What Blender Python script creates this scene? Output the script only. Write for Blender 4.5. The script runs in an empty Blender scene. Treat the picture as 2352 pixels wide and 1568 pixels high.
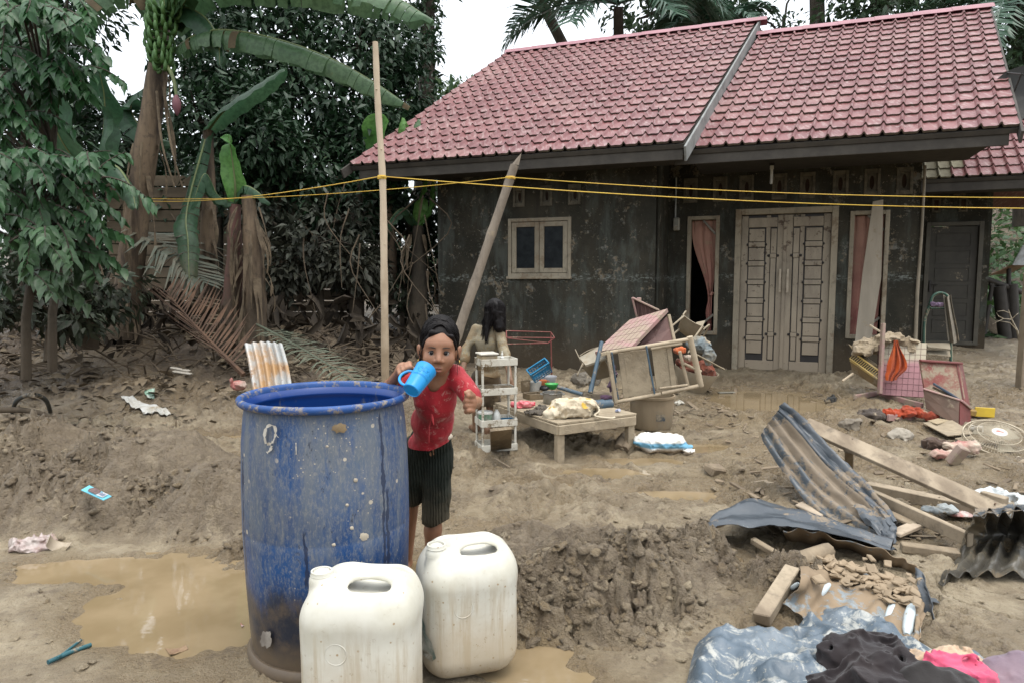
import bpy, math, random
import numpy as np
from mathutils import Vector, Matrix
random.seed(7); RNG = np.random.default_rng(11)
SC = bpy.context.scene; COL = SC.collection
# ---------------------------------------------------------------- camera, sky, sun, exposure
CAM_H = 1.32; FOC = 1568.0; PITCH = math.atan(139 / FOC)
cd = bpy.data.cameras.new('camera'); cam = bpy.data.objects.new('camera', cd); COL.objects.link(cam)
cd.lens = 24; cd.sensor_width = 36; cd.sensor_fit = 'HORIZONTAL'; cd.clip_start = .05; cd.clip_end = 600
cam.location = (0, 0, CAM_H); cam.rotation_euler = (math.radians(90) - PITCH, 0, 0); SC.camera = cam
SKY = 2.2
SUN_EL, SUN_AZ = math.radians(74), math.radians(-40)
w = bpy.data.worlds.new('World'); SC.world = w; w.use_nodes = True
nt = w.node_tree; nt.nodes.clear()
wo = nt.nodes.new('ShaderNodeOutputWorld'); b1 = nt.nodes.new('ShaderNodeBackground'); b2 = nt.nodes.new('ShaderNodeBackground')
ad = nt.nodes.new('ShaderNodeAddShader'); sk = nt.nodes.new('ShaderNodeTexSky')
sk.sky_type = 'NISHITA'; sk.sun_disc = False; sk.sun_elevation = SUN_EL; sk.sun_rotation = SUN_AZ + math.pi; sk.dust_density = 4
b1.inputs[1].default_value = .05
b2.inputs[0].default_value = (.95, .98, 1, 1)     # the even white overcast
# overcast: three times brighter overhead than at the horizon (CIE overcast sky)
tc_ = nt.nodes.new('ShaderNodeTexCoord'); sx_ = nt.nodes.new('ShaderNodeSeparateXYZ'); mr_ = nt.nodes.new('ShaderNodeMapRange')
mr_.inputs[1].default_value = 0; mr_.inputs[2].default_value = 1; mr_.inputs[3].default_value = SKY / 3; mr_.inputs[4].default_value = SKY
nt.links.new(tc_.outputs['Generated'], sx_.inputs[0]); nt.links.new(sx_.outputs[2], mr_.inputs[0]); nt.links.new(mr_.outputs[0], b2.inputs[1])
nt.links.new(sk.outputs[0], b1.inputs[0]); nt.links.new(b1.outputs[0], ad.inputs[0]); nt.links.new(b2.outputs[0], ad.inputs[1])
nt.links.new(ad.outputs[0], wo.inputs[0])
sl = bpy.data.lights.new('sun', 'SUN'); sl.energy = 1.5; sl.angle = math.radians(30); sl.color = (1, .96, .9)
so = bpy.data.objects.new('sun', sl); COL.objects.link(so)
so.rotation_euler = (math.radians(90) - SUN_EL, 0, -SUN_AZ)
SC.view_settings.view_transform = 'Standard'; SC.view_settings.look = 'None'; SC.view_settings.gamma = 1
SC.view_settings.exposure = 0.24; SC.view_settings.use_curve_mapping = False
SC.cycles.use_denoising = True; SC.cycles.max_bounces = 6; SC.cycles.transparent_max_bounces = 8
SC.cycles.diffuse_bounces = 1; SC.cycles.glossy_bounces = 3; SC.cycles.caustics_reflective = False; SC.cycles.caustics_refractive = False

# ---------------------------------------------------------------- helpers
V = Vector
def ray(u, v):
    x = (u - 1176) / FOC; y = (784 - v) / FOC
    return V((x, math.cos(PITCH) + y * math.sin(PITCH), -math.sin(PITCH) + y * math.cos(PITCH)))
def at(u, v, Y): d = ray(u, v); return V((0, 0, CAM_H)) + d * (Y / d.y)
def gnd(u, v, z=0): d = ray(u, v); return V((0, 0, CAM_H)) + d * ((z - CAM_H) / d.z)

def smooth(a, b, x):
    t = np.clip((np.asarray(x, float) - a) / (b - a), 0, 1); return t * t * (3 - 2 * t)
def hash2(i, j, s=0):
    i = i.astype(np.int64); j = j.astype(np.int64)
    n = (i * 374761393 + j * 668265263 + s * 1442695041) & 0x7fffffff
    n = ((n ^ (n >> 13)) * 1274126177) & 0x7fffffff
    n = ((n ^ (n >> 15)) * 2246822519) & 0x7fffffff
    return ((n ^ (n >> 16)) & 0xfffff) / float(0xfffff)
def vnoise(x, y, s=0):
    xi = np.floor(x); yi = np.floor(y); fx = x - xi; fy = y - yi
    fx = fx * fx * (3 - 2 * fx); fy = fy * fy * (3 - 2 * fy)
    a = hash2(xi, yi, s); b = hash2(xi + 1, yi, s); c = hash2(xi, yi + 1, s); d = hash2(xi + 1, yi + 1, s)
    return (a * (1 - fx) + b * fx) * (1 - fy) + (c * (1 - fx) + d * fx) * fy
def fbm(x, y, o=4, s=0, g=.5):
    r = 0; a = 1; t = 0
    for k in range(o):
        r = r + a * vnoise(x * 2 ** k + 17.3 * k, y * 2 ** k - 9.1 * k, s + k); t += a; a *= g
    return r / t
def worley(x, y, s=0, ids=False):
    xi = np.floor(x); yi = np.floor(y); f1 = np.full(x.shape, 9.); f2 = np.full(x.shape, 9.); cid = np.zeros(x.shape)
    for i in (-1, 0, 1):
        for j in (-1, 0, 1):
            cx = xi + i; cy = yi + j
            d = np.hypot(cx + hash2(cx, cy, s) - x, cy + hash2(cx, cy, s + 5) - y)
            f2 = np.where(d < f1, f1, np.minimum(f2, d)); cid = np.where(d < f1, hash2(cx, cy, s + 9), cid); f1 = np.minimum(f1, d)
    return (f1, f2, cid) if ids else (f1, f2)
def n3(P, f, s=0):     # cheap 3-d noise for arrays (...,3)
    Q = np.asarray(P, float) * f; I = np.floor(Q); F = Q - I; F = F * F * (3 - 2 * F); r = 0
    for i in (0, 1):
        for j in (0, 1):
            for k in (0, 1):
                r = r + hash2(I[..., 0] + i + 57 * (I[..., 2] + k), I[..., 1] + j - 131 * (I[..., 2] + k), s) * (F[..., 0] if i else 1 - F[..., 0]) * (F[..., 1] if j else 1 - F[..., 1]) * (F[..., 2] if k else 1 - F[..., 2])
    return r

def wloc(o):
    l = V((0, 0, 0))
    while o is not None: l = l + o.location; o = o.parent
    return l
def mobj(name, verts, faces, mat, parent=None, smooth_=False, auto=None):
    me = bpy.data.meshes.new(name)
    vs = np.asarray(verts, dtype=np.float64).reshape(-1, 3)
    if parent is not None: vs = vs - np.array(wloc(parent))
    if isinstance(faces, np.ndarray):
        n, k = faces.shape
        me.vertices.add(len(vs)); me.vertices.foreach_set('co', vs.astype(np.float32).ravel())
        me.loops.add(n * k); me.loops.foreach_set('vertex_index', faces.astype(np.int32).ravel())
        me.polygons.add(n); me.polygons.foreach_set('loop_start', np.arange(0, n * k, k, dtype=np.int32))
        me.update(calc_edges=True)
    else:
        me.from_pydata([tuple(v) for v in vs], [], faces)
    if smooth_: me.polygons.foreach_set('use_smooth', np.ones(len(me.polygons), dtype=bool))
    if auto is not None:
        me.polygons.foreach_set('use_smooth', np.ones(len(me.polygons), dtype=bool)); me.set_sharp_from_angle(angle=math.radians(auto))
    me.materials.append(mat)
    o = bpy.data.objects.new(name, me); COL.objects.link(o); o.parent = parent
    return o
def tag(o, label=None, cat=None, group=None, kind=None):
    if label: o['label'] = label
    if cat: o['category'] = cat
    if group: o['group'] = group
    if kind: o['kind'] = kind
    return o
def thing(name, label, cat, loc=(0, 0, 0), group=None):
    o = bpy.data.objects.new(name, None); o.empty_display_size = .1; COL.objects.link(o); o.location = loc
    return tag(o, label, cat, group)
def frame(d, up=V((0, 0, 1))):
    d = V(d).normalized(); s = d.cross(V(up))
    if s.length < 1e-4: s = d.cross(V((0, 1, 0)))
    s.normalize(); return d, s, s.cross(d)

class MB:
    def __init__(s): s.v = []; s.f = []
    def add(s, vs, fs):
        o = len(s.v); s.v += [V(x) for x in vs]; s.f += [tuple(i + o for i in f) for f in fs]
    def box(s, c, size, R=None, bev=0.0, jit=0.0):
        c = V(c); hx, hy, hz = [q / 2 for q in size]
        b = min(bev, hx * .8, hy * .8, hz * .8)
        R = R if R is not None else Matrix.Identity(3)
        jj = lambda: V((random.uniform(-jit, jit), random.uniform(-jit, jit), random.uniform(-jit, jit)))
        if b <= 0:
            vs = [V((x * hx, y * hy, z * hz)) for x in (-1, 1) for y in (-1, 1) for z in (-1, 1)]
            fs = [(0, 1, 3, 2), (4, 6, 7, 5), (0, 4, 5, 1), (2, 3, 7, 6), (0, 2, 6, 4), (1, 5, 7, 3)]
        else:
            vs = []; idx = {}
            for x in (-1, 1):
                for y in (-1, 1):
                    for z in (-1, 1):
                        j = jj()
                        for a in range(3):
                            p = [x * hx, y * hy, z * hz]; sg = (x, y, z)
                            for q in range(3):
                                if q != a: p[q] -= sg[q] * b
                            idx[(x, y, z, a)] = len(vs); vs.append(V(p) + j)
            fs = []
            I = lambda x, y, z, a: idx[(x, y, z, a)]
            for q in (-1, 1):
                f = [I(q, -1, -1, 0), I(q, 1, -1, 0), I(q, 1, 1, 0), I(q, -1, 1, 0)]; fs.append(f if q > 0 else f[::-1])
                f = [I(-1, q, -1, 1), I(-1, q, 1, 1), I(1, q, 1, 1), I(1, q, -1, 1)]; fs.append(f if q > 0 else f[::-1])
                f = [I(-1, -1, q, 2), I(1, -1, q, 2), I(1, 1, q, 2), I(-1, 1, q, 2)]; fs.append(f if q > 0 else f[::-1])
            for p in (-1, 1):
                for q in (-1, 1):
                    f = [I(-1, p, q, 1), I(1, p, q, 1), I(1, p, q, 2), I(-1, p, q, 2)]; fs.append(f if p * q < 0 else f[::-1])
                    f = [I(p, -1, q, 0), I(p, 1, q, 0), I(p, 1, q, 2), I(p, -1, q, 2)]; fs.append(f if p * q > 0 else f[::-1])
                    f = [I(p, q, -1, 0), I(p, q, 1, 0), I(p, q, 1, 1), I(p, q, -1, 1)]; fs.append(f if p * q < 0 else f[::-1])
                    for r in (-1, 1):
                        f = [I(p, q, r, 0), I(p, q, r, 1), I(p, q, r, 2)]; fs.append(f if p * q * r > 0 else f[::-1])
        s.add([c + R @ v for v in vs], fs); return s
    def beam(s, a, b, w, t, up=(0, 0, 1), bev=.004, jit=0):
        a, b = V(a), V(b); d, sd, u = frame(b - a, V(up))
        R = Matrix((d, sd, u)).transposed()
        return s.box((a + b) / 2, ((b - a).length, w, t), R, bev, jit)
    def tube(s, pts, r, n=8, cap=True, up=(0, 0, 1)):
        pts = [V(p) for p in pts]; m = len(pts)
        if not hasattr(r, '__len__'): r = [r] * m
        o = len(s.v); pu = V(up)
        for i, p in enumerate(pts):
            d = pts[min(i + 1, m - 1)] - pts[max(i - 1, 0)]
            d, sd, u = frame(d, pu if abs(d.normalized().dot(pu)) < .98 else V((0, 1, 0)))
            if i and sd.dot(psd) < 0: sd, u = -sd, -u
            psd = sd
            for k in range(n):
                a = 2 * math.pi * k / n; s.v.append(p + (sd * math.cos(a) + u * math.sin(a)) * r[i])
        for i in range(m - 1):
            for k in range(n):
                k2 = (k + 1) % n; s.f.append((o + i * n + k, o + i * n + k2, o + (i + 1) * n + k2, o + (i + 1) * n + k))
        if cap: s.f.append(tuple(o + k for k in range(n))[::-1]); s.f.append(tuple(o + (m - 1) * n + k for k in range(n)))
        return s
    def lathe(s, c, prof, n=32, R=None, sx=1, sy=1, a0=0, a1=2 * math.pi):
        c = V(c); R = R if R is not None else Matrix.Identity(3); o = len(s.v); full = abs(a1 - a0 - 2 * math.pi) < 1e-6
        nn = n if full else n + 1
        for (r, z) in prof:
            for k in range(nn):
                a = a0 + (a1 - a0) * k / n; s.v.append(c + R @ V((r * math.cos(a) * sx, r * math.sin(a) * sy, z)))
        for i in range(len(prof) - 1):
            for k in range(n):
                k2 = (k + 1) % nn; s.f.append((o + i * nn + k, o + i * nn + k2, o + (i + 1) * nn + k2, o + (i + 1) * nn + k))
        return s
    def grid(s, P, closed=False):      # P: list of rows of points
        o = len(s.v); n = len(P[0])
        for row in P: s.v += [V(p) for p in row]
        for i in range(len(P) - 1):
            for k in range(n - 1 + (1 if closed else 0)):
                k2 = (k + 1) % n; s.f.append((o + i * n + k, o + i * n + k2, o + (i + 1) * n + k2, o + (i + 1) * n + k))
        return s
    def slab(s, P, th):                # thick sheet: a grid offset along its normals
        A = np.array([[tuple(p) for p in r] for r in P]); gu = np.gradient(A, axis=0); gv = np.gradient(A, axis=1)
        N = np.cross(gv, gu); N /= np.linalg.norm(N, axis=2, keepdims=True) + 1e-9
        B = A - N * th; m, n = A.shape[:2]; o = len(s.v)
        s.v += [V(p) for p in A.reshape(-1, 3)] + [V(p) for p in B.reshape(-1, 3)]
        q = m * n
        for i in range(m - 1):
            for k in range(n - 1):
                a, b, c, d = o + i * n + k, o + i * n + k + 1, o + (i + 1) * n + k + 1, o + (i + 1) * n + k
                s.f.append((a, b, c, d)); s.f.append((a + q, d + q, c + q, b + q))
        for i in range(m - 1):
            for k, fl in ((0, 0), (n - 1, 1)):
                a, d = o + i * n + k, o + (i + 1) * n + k; f = (a, d, d + q, a + q); s.f.append(f if not fl else f[::-1])
        for k in range(n - 1):
            for i, fl in ((0, 1), (m - 1, 0)):
                a, b = o + i * n + k, o + i * n + k + 1; f = (a, b, b + q, a + q); s.f.append(f[::-1] if not fl else f)
        return s
    def build(s, name, mat, parent=None, sm=None):
        return mobj(name, [tuple(v) for v in s.v], s.f, mat, parent, auto=sm)

def rotz(a): return Matrix.Rotation(a, 3, 'Z')
def rot(x, y, z): return Matrix.Rotation(z, 3, 'Z') @ Matrix.Rotation(y, 3, 'Y') @ Matrix.Rotation(x, 3, 'X')
def bez(pts, n):                        # catmull-rom through points (any dimension)
    P = np.array([tuple(p) for p in pts], float); P = np.vstack([2 * P[0] - P[1], P, 2 * P[-1] - P[-2]]); m = len(P) - 3; out = []
    for q in np.linspace(0, m - 1e-6, n):
        i = int(q); t = q - i; a, b, c, d = P[i], P[i + 1], P[i + 2], P[i + 3]
        out.append(.5 * (2 * b + (c - a) * t + (2 * a - 5 * b + 4 * c - d) * t * t + (3 * b - 3 * c + d - a) * t ** 3))
    return np.array(out)

def relax_edge(vs, f, it=6):           # evens out the cut border of a sheet
    k = f.shape[1]; e = np.sort(np.concatenate([np.stack([f[:, i], f[:, (i + 1) % k]], -1) for i in range(k)]), 1); u, c = np.unique(e, axis=0, return_counts=True); b = u[c == 1]; vs = vs.copy()
    for _ in range(it):
        s = np.zeros_like(vs); n = np.zeros(len(vs)); np.add.at(s, b[:, 0], vs[b[:, 1]]); np.add.at(s, b[:, 1], vs[b[:, 0]]); np.add.at(n, b[:, 0], 1); np.add.at(n, b[:, 1], 1); m = n > 0; vs[m] = .4 * vs[m] + .6 * s[m] / n[m][:, None]
    return vs
# ---- signed distance volumes turned into meshes (surface nets)
class Vol:
    def __init__(s, lo, hi, h):
        s.lo = np.array(lo, float); s.h = h; s.n = np.ceil((np.array(hi) - s.lo) / h).astype(int) + 1
        s.ax = [(s.lo[i] + h * np.arange(s.n[i])).astype(np.float32) for i in range(3)]
        s.d = np.full(s.n, 1.0, np.float32)
    def sub(s, lo, hi):
        a = np.clip(np.floor((np.array(lo) - s.lo) / s.h).astype(int), 0, s.n - 1); b = np.clip(np.ceil((np.array(hi) - s.lo) / s.h).astype(int) + 1, 1, s.n)
        sl = tuple(slice(a[i], b[i]) for i in range(3))
        return sl, np.stack(np.meshgrid(s.ax[0][sl[0]], s.ax[1][sl[1]], s.ax[2][sl[2]], indexing='ij'), -1)
    def comb(s, sl, b, k, op):
        a = s.d[sl]
        if op == 'u':
            h = np.clip(.5 + .5 * (a - b) / k, 0, 1); s.d[sl] = a * (1 - h) + b * h - k * h * (1 - h)
        elif op == 's':
            b = -b; h = np.clip(.5 - .5 * (a - b) / k, 0, 1); s.d[sl] = a * (1 - h) + b * h + k * h * (1 - h)
        else:
            h = np.clip(.5 - .5 * (a - b) / k, 0, 1); s.d[sl] = a * (1 - h) + b * h + k * h * (1 - h)
    def cap(s, a, b, ra, rb=None, k=.012, op='u', sq=None):
        a, b = np.array(a, float), np.array(b, float); rb = ra if rb is None else rb; m = max(ra, rb) + k + 3 * s.h
        if sq: m = max(ra, rb) * max(1, 1 / min(sq)) * max(sq) + k + 3 * s.h + .03
        sl, P = s.sub(np.minimum(a, b) - m, np.maximum(a, b) + m)
        if sq: P = P / np.array(sq, np.float32); a = a / np.array(sq); b = b / np.array(sq)
        ba = b - a; t = np.clip(((P - a) @ ba) / (ba @ ba + 1e-12), 0, 1)
        d = np.linalg.norm(P - a - t[..., None] * ba, axis=-1) - (ra + (rb - ra) * t)
        s.comb(sl, d, k, op); return s
    def ell(s, c, r, R=None, k=.012, op='u'):
        c = np.array(c, float); r = np.array(r, float); m = r.max() + k + 3 * s.h
        sl, P = s.sub(c - m, c + m); Q = P - c
        if R is not None: Q = Q @ np.array(R)
        k0 = np.linalg.norm(Q / r, axis=-1); k1 = np.linalg.norm(Q / (r * r), axis=-1) + 1e-9
        s.comb(sl, (k0 * (k0 - 1) / k1).astype(np.float32), k, op); return s
    def box(s, c, hs, rad, R=None, k=.01, op='u'):
        c = np.array(c, float); hs = np.array(hs, float); m = np.linalg.norm(hs) + k + 3 * s.h
        sl, P = s.sub(c - m, c + m); Q = P - c
        if R is not None: Q = Q @ np.array(R)
        q = np.abs(Q) - (hs - rad)
        d = np.linalg.norm(np.maximum(q, 0), axis=-1) + np.minimum(q.max(-1), 0) - rad
        s.comb(sl, d.astype(np.float32), k, op); return s
    def noise(s, amp, f, seed=0, band=.06):
        P = np.stack(np.meshgrid(*s.ax, indexing='ij'), -1); m = np.abs(s.d) < band
        Q = P[m]; s.d[m] += amp * (n3(Q, f, seed) - .5) * 2; return s
    def mesh(s):
        d = s.d; S = d < 0; c = np.zeros(np.array(d.shape) - 1, np.int8)
        offs = [(i, j, k) for i in (0, 1) for j in (0, 1) for k in (0, 1)]
        nx, ny, nz = c.shape
        for (i, j, k) in offs: c += S[i:i + nx, j:j + ny, k:k + nz]
        mix = (c > 0) & (c < 8); I, J, K = np.nonzero(mix); n = len(I); idx = -np.ones(c.shape, np.int64); idx[mix] = np.arange(n)
        acc = np.zeros((n, 3)); cn = np.zeros(n)
        for a in offs:
            for axx in range(3):
                if a[axx] == 0:
                    b = list(a); b[axx] = 1
                    da = d[I + a[0], J + a[1], K + a[2]]; db = d[I + b[0], J + b[1], K + b[2]]
                    m = (da < 0) != (db < 0); t = np.where(m, da / np.where(m, da - db, 1), 0)
                    p = np.tile(np.array(a, float), (n, 1)); p[:, axx] += t; acc[m] += p[m]; cn[m] += 1
        vs = s.lo + s.h * (np.stack([I, J, K], -1) + acc / cn[:, None])
        F = []
        for axx in range(3):
            o1, o2 = (axx + 1) % 3, (axx + 2) % 3
            A = np.moveaxis(S, (axx, o1, o2), (0, 1, 2)); X = np.moveaxis(idx, (axx, o1, o2), (0, 1, 2))
            e = A[:-1, 1:-1, 1:-1] != A[1:, 1:-1, 1:-1]; i, j, k = np.nonzero(e); ins = A[i, j + 1, k + 1]
            q = np.stack([X[i, j, k], X[i, j + 1, k], X[i, j + 1, k + 1], X[i, j, k + 1]], -1)
            q[~ins] = q[~ins][:, ::-1]; F.append(q)
        return vs, np.concatenate(F)
    def build(s, name, mat, parent=None, keep=None):
        vs, f = s.mesh()
        if keep is not None:
            k = keep(vs); f = f[k[f].all(1)]
            used = np.unique(f); rm = -np.ones(len(vs), int); rm[used] = np.arange(len(used)); vs = vs[used]; f = rm[f]; vs = relax_edge(vs, f)
        return mobj(name, vs, f, mat, parent, smooth_=True)

# ---------------------------------------------------------------- materials
class NT:
    def __init__(s, name):
        s.m = bpy.data.materials.new(name); s.m.use_nodes = True; s.t = s.m.node_tree; s.t.nodes.clear()
        s.out = s.t.nodes.new('ShaderNodeOutputMaterial'); s.b = s.n('ShaderNodeBsdfPrincipled'); s.l(s.b.outputs[0], s.out.inputs[0])
        s.co = s.n('ShaderNodeTexCoord').outputs['Object']; g = s.n('ShaderNodeNewGeometry'); s.pos = g.outputs['Position']; s.geo = g
    def n(s, k, **kw):
        x = s.t.nodes.new(k)
        for a, b in kw.items(): setattr(x, a, b)
        return x
    def l(s, a, b): s.t.links.new(a, b)
    def inp(s, sock, v):
        if hasattr(v, 'is_output') or isinstance(v, bpy.types.NodeSocket): s.l(v, sock)
        else:
            if isinstance(v, (tuple, list)) and len(v) == 3 and sock.type == 'RGBA': v = (*v, 1)
            sock.default_value = v
    def noise(s, scale, detail=5, rough=.6, co=None, st=None, dist=0.0):
        c = co if co is not None else s.co
        if st: mp = s.n('ShaderNodeMapping'); s.l(c, mp.inputs[0]); mp.inputs['Scale'].default_value = st; c = mp.outputs[0]
        x = s.n('ShaderNodeTexNoise'); s.l(c, x.inputs['Vector']); x.inputs['Scale'].default_value = scale; x.inputs['Detail'].default_value = detail
        x.inputs['Roughness'].default_value = rough; x.inputs['Distortion'].default_value = dist; return x.outputs['Fac']
    def vor(s, scale, feat='F1', co=None, rnd=1.0):
        x = s.n('ShaderNodeTexVoronoi', feature=feat); s.l(co if co is not None else s.co, x.inputs['Vector']); x.inputs['Scale'].default_value = scale
        x.inputs['Randomness'].default_value = rnd; return x.outputs['Distance']
    def ramp(s, v, a, b, lo=0., hi=1.):
        x = s.n('ShaderNodeMapRange', interpolation_type='SMOOTHSTEP'); s.inp(x.inputs[0], v); x.inputs[1].default_value = a; x.inputs[2].default_value = b
        x.inputs[3].default_value = lo; x.inputs[4].default_value = hi; return x.outputs[0]
    def math(s, op, a, b=0.):
        x = s.n('ShaderNodeMath', operation=op); s.inp(x.inputs[0], a); s.inp(x.inputs[1], b); return x.outputs[0]
    def mix(s, f, a, b, bt='MIX'):
        x = s.n('ShaderNodeMix', data_type='RGBA', blend_type=bt); s.inp(x.inputs['Factor'], f); s.inp(x.inputs[6], a); s.inp(x.inputs[7], b); return x.outputs[2]
    def xyz(s, c=None):
        x = s.n('ShaderNodeSeparateXYZ'); s.l(c if c is not None else s.co, x.inputs[0]); return x.outputs
    def bump(s, h, st=.4, dist=.01, nrm=None):
        x = s.n('ShaderNodeBump'); s.inp(x.inputs['Height'], h); x.inputs['Strength'].default_value = st; x.inputs['Distance'].default_value = dist
        if nrm is not None: s.l(nrm, x.inputs['Normal'])
        return x.outputs[0]
    def attr(s, n): return s.n('ShaderNodeAttribute', attribute_name=n).outputs['Fac']
    def rnd(s): return s.n('ShaderNodeObjectInfo').outputs['Random']
    def fin(s, col, rough=.7, nrm=None, spec=.5, **kw):
        s.inp(s.b.inputs['Base Color'], col); s.inp(s.b.inputs['Roughness'], rough); s.b.inputs['Specular IOR Level'].default_value = spec
        if nrm is not None: s.l(nrm, s.b.inputs['Normal'])
        for k, v in kw.items(): s.inp(s.b.inputs[k.replace('_', ' ')], v)
        return s.m
MUD = (.33, .27, .19)
def M(name, c1, c2=None, rough=.65, ns=7, st=None, mud=0., ms=4, mudcol=MUD, bump=.3, bs=45, bd=.004, zm=None, vary=0., spec=.4, grime=.0, metal=0.):
    """painted or plain surface with uneven colour, dried mud splashes and fine relief"""
    t = NT(name); c2 = c2 or tuple(q * .7 for q in c1)
    col = t.mix(t.ramp(t.noise(ns, 6, .65, st=st), .35, .68), c1, c2); r = rough
    if grime: col = t.mix(t.ramp(t.noise(ns * 2.3, 6, .7), .5, .72, 0, grime), col, (.05, .04, .03))
    f = None
    if mud:
        f = t.ramp(t.math('ADD', t.math('MULTIPLY', t.noise(ms, 7, .68), .75), t.math('MULTIPLY', t.noise(ms * 9, 3, .6), .25)), .62 - mud * .34, .70 - mud * .30)
    if zm:
        z = t.xyz(t.pos)[2]; fz = t.ramp(t.math('ADD', z, t.math('MULTIPLY', t.math('SUBTRACT', t.noise(ms * 1.5, 5), .5), (zm[1] - zm[0]) * 1.4)), zm[0], zm[1], 1, 0)
        f = fz if f is None else t.math('MAXIMUM', f, fz)
    if f is not None:
        col = t.mix(f, col, t.mix(t.noise(ms * 5, 5), mudcol, tuple(q * .66 for q in mudcol)))
        r = t.ramp(f, 0, 1, rough, .8)
    if vary: col = t.mix(t.ramp(t.rnd(), 0, 1, 0, vary), col, tuple(q * .45 for q in c1))
    h = t.math('ADD', t.noise(bs, 6, .7, st=st), t.math('MULTIPLY', f, .6) if f is not None else 0.)
    return t.fin(col, r, t.bump(h, bump, bd) if bump else None, spec, Metallic=metal)
def cloth_mat(name, c1, c2=None, mud=.2, weave=420, rough=.9, mudcol=MUD):
    t = NT(name); c2 = c2 or tuple(q * .75 for q in c1)
    col = t.mix(t.ramp(t.noise(6, 5, .6), .35, .7), c1, c2)
    if mud: col = t.mix(t.ramp(t.noise(5, 7, .7), .66 - mud * .3, .74 - mud * .25), col, mudcol)
    h = t.math('ADD', t.noise(weave, 2), t.math('MULTIPLY', t.noise(22, 4), 2.5))
    return t.fin(col, rough, t.bump(h, .35, .006), .15, Sheen_Weight=.15)
# ---------------------------------------------------------------- ground: flood mud, heaps, footprints, puddles
PUD = [(-1.28, 2.70, .46, .36), (-1.82, 3.05, .46, .16), (2.72, 7.05, .66, .72), (.62, 4.62, .34, .12), (.16, 4.3, .34, .10), (1.0, 4.12, .30, .10),
       (.06, 2.22, .2, .14), (-.33, 3.02, .22, .13), (.95, 4.95, .3, .1), (-1.15, 3.55, .16, .1), (1.55, 5.35, .28, .15), (-2.0, 5.6, .5, .16)]
HEAP = [(-3.5, 4.75, 1.1, .62, .24), (-2.35, 4.36, .8, .6, .30), (-1.62, 3.76, .46, .42, .24), (-2.7, 3.74, .95, .40, .19), (-1.25, 3.15, .24, .2, .12),
        (.36, 2.88, .56, .50, .19), (.70, 3.02, .34, .34, .12), (.06, 2.62, .22, .22, .12), (.05, 3.3, .25, .25, .07), (1.2, 2.9, .2, .14, .05), (-4.6, 3.9, .8, .8, .2)]
def base_z(x, y):
    x = np.asarray(x, float); y = np.asarray(y, float)
    L = smooth(-.3, -2.4, x) if False else 1 - smooth(-2.4, -.3, x)
    zl = .72 * smooth(5.0, 9.6, y); zr = .14 * smooth(5.6, 8.4, y) + .2 * smooth(8.6, 11.8, y)
    z = zl * L + zr * (1 - L)
    z = z + 7.5 * smooth(11.5, 30, y) * smooth(6.0, 13, x) + 2.2 * smooth(12, 30, y) * (1 - smooth(-6, 2, x))
    return z
PLEV = [float(base_z(p[0], p[1])) - .004 - .0012 * k for k, p in enumerate(PUD)]
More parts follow.
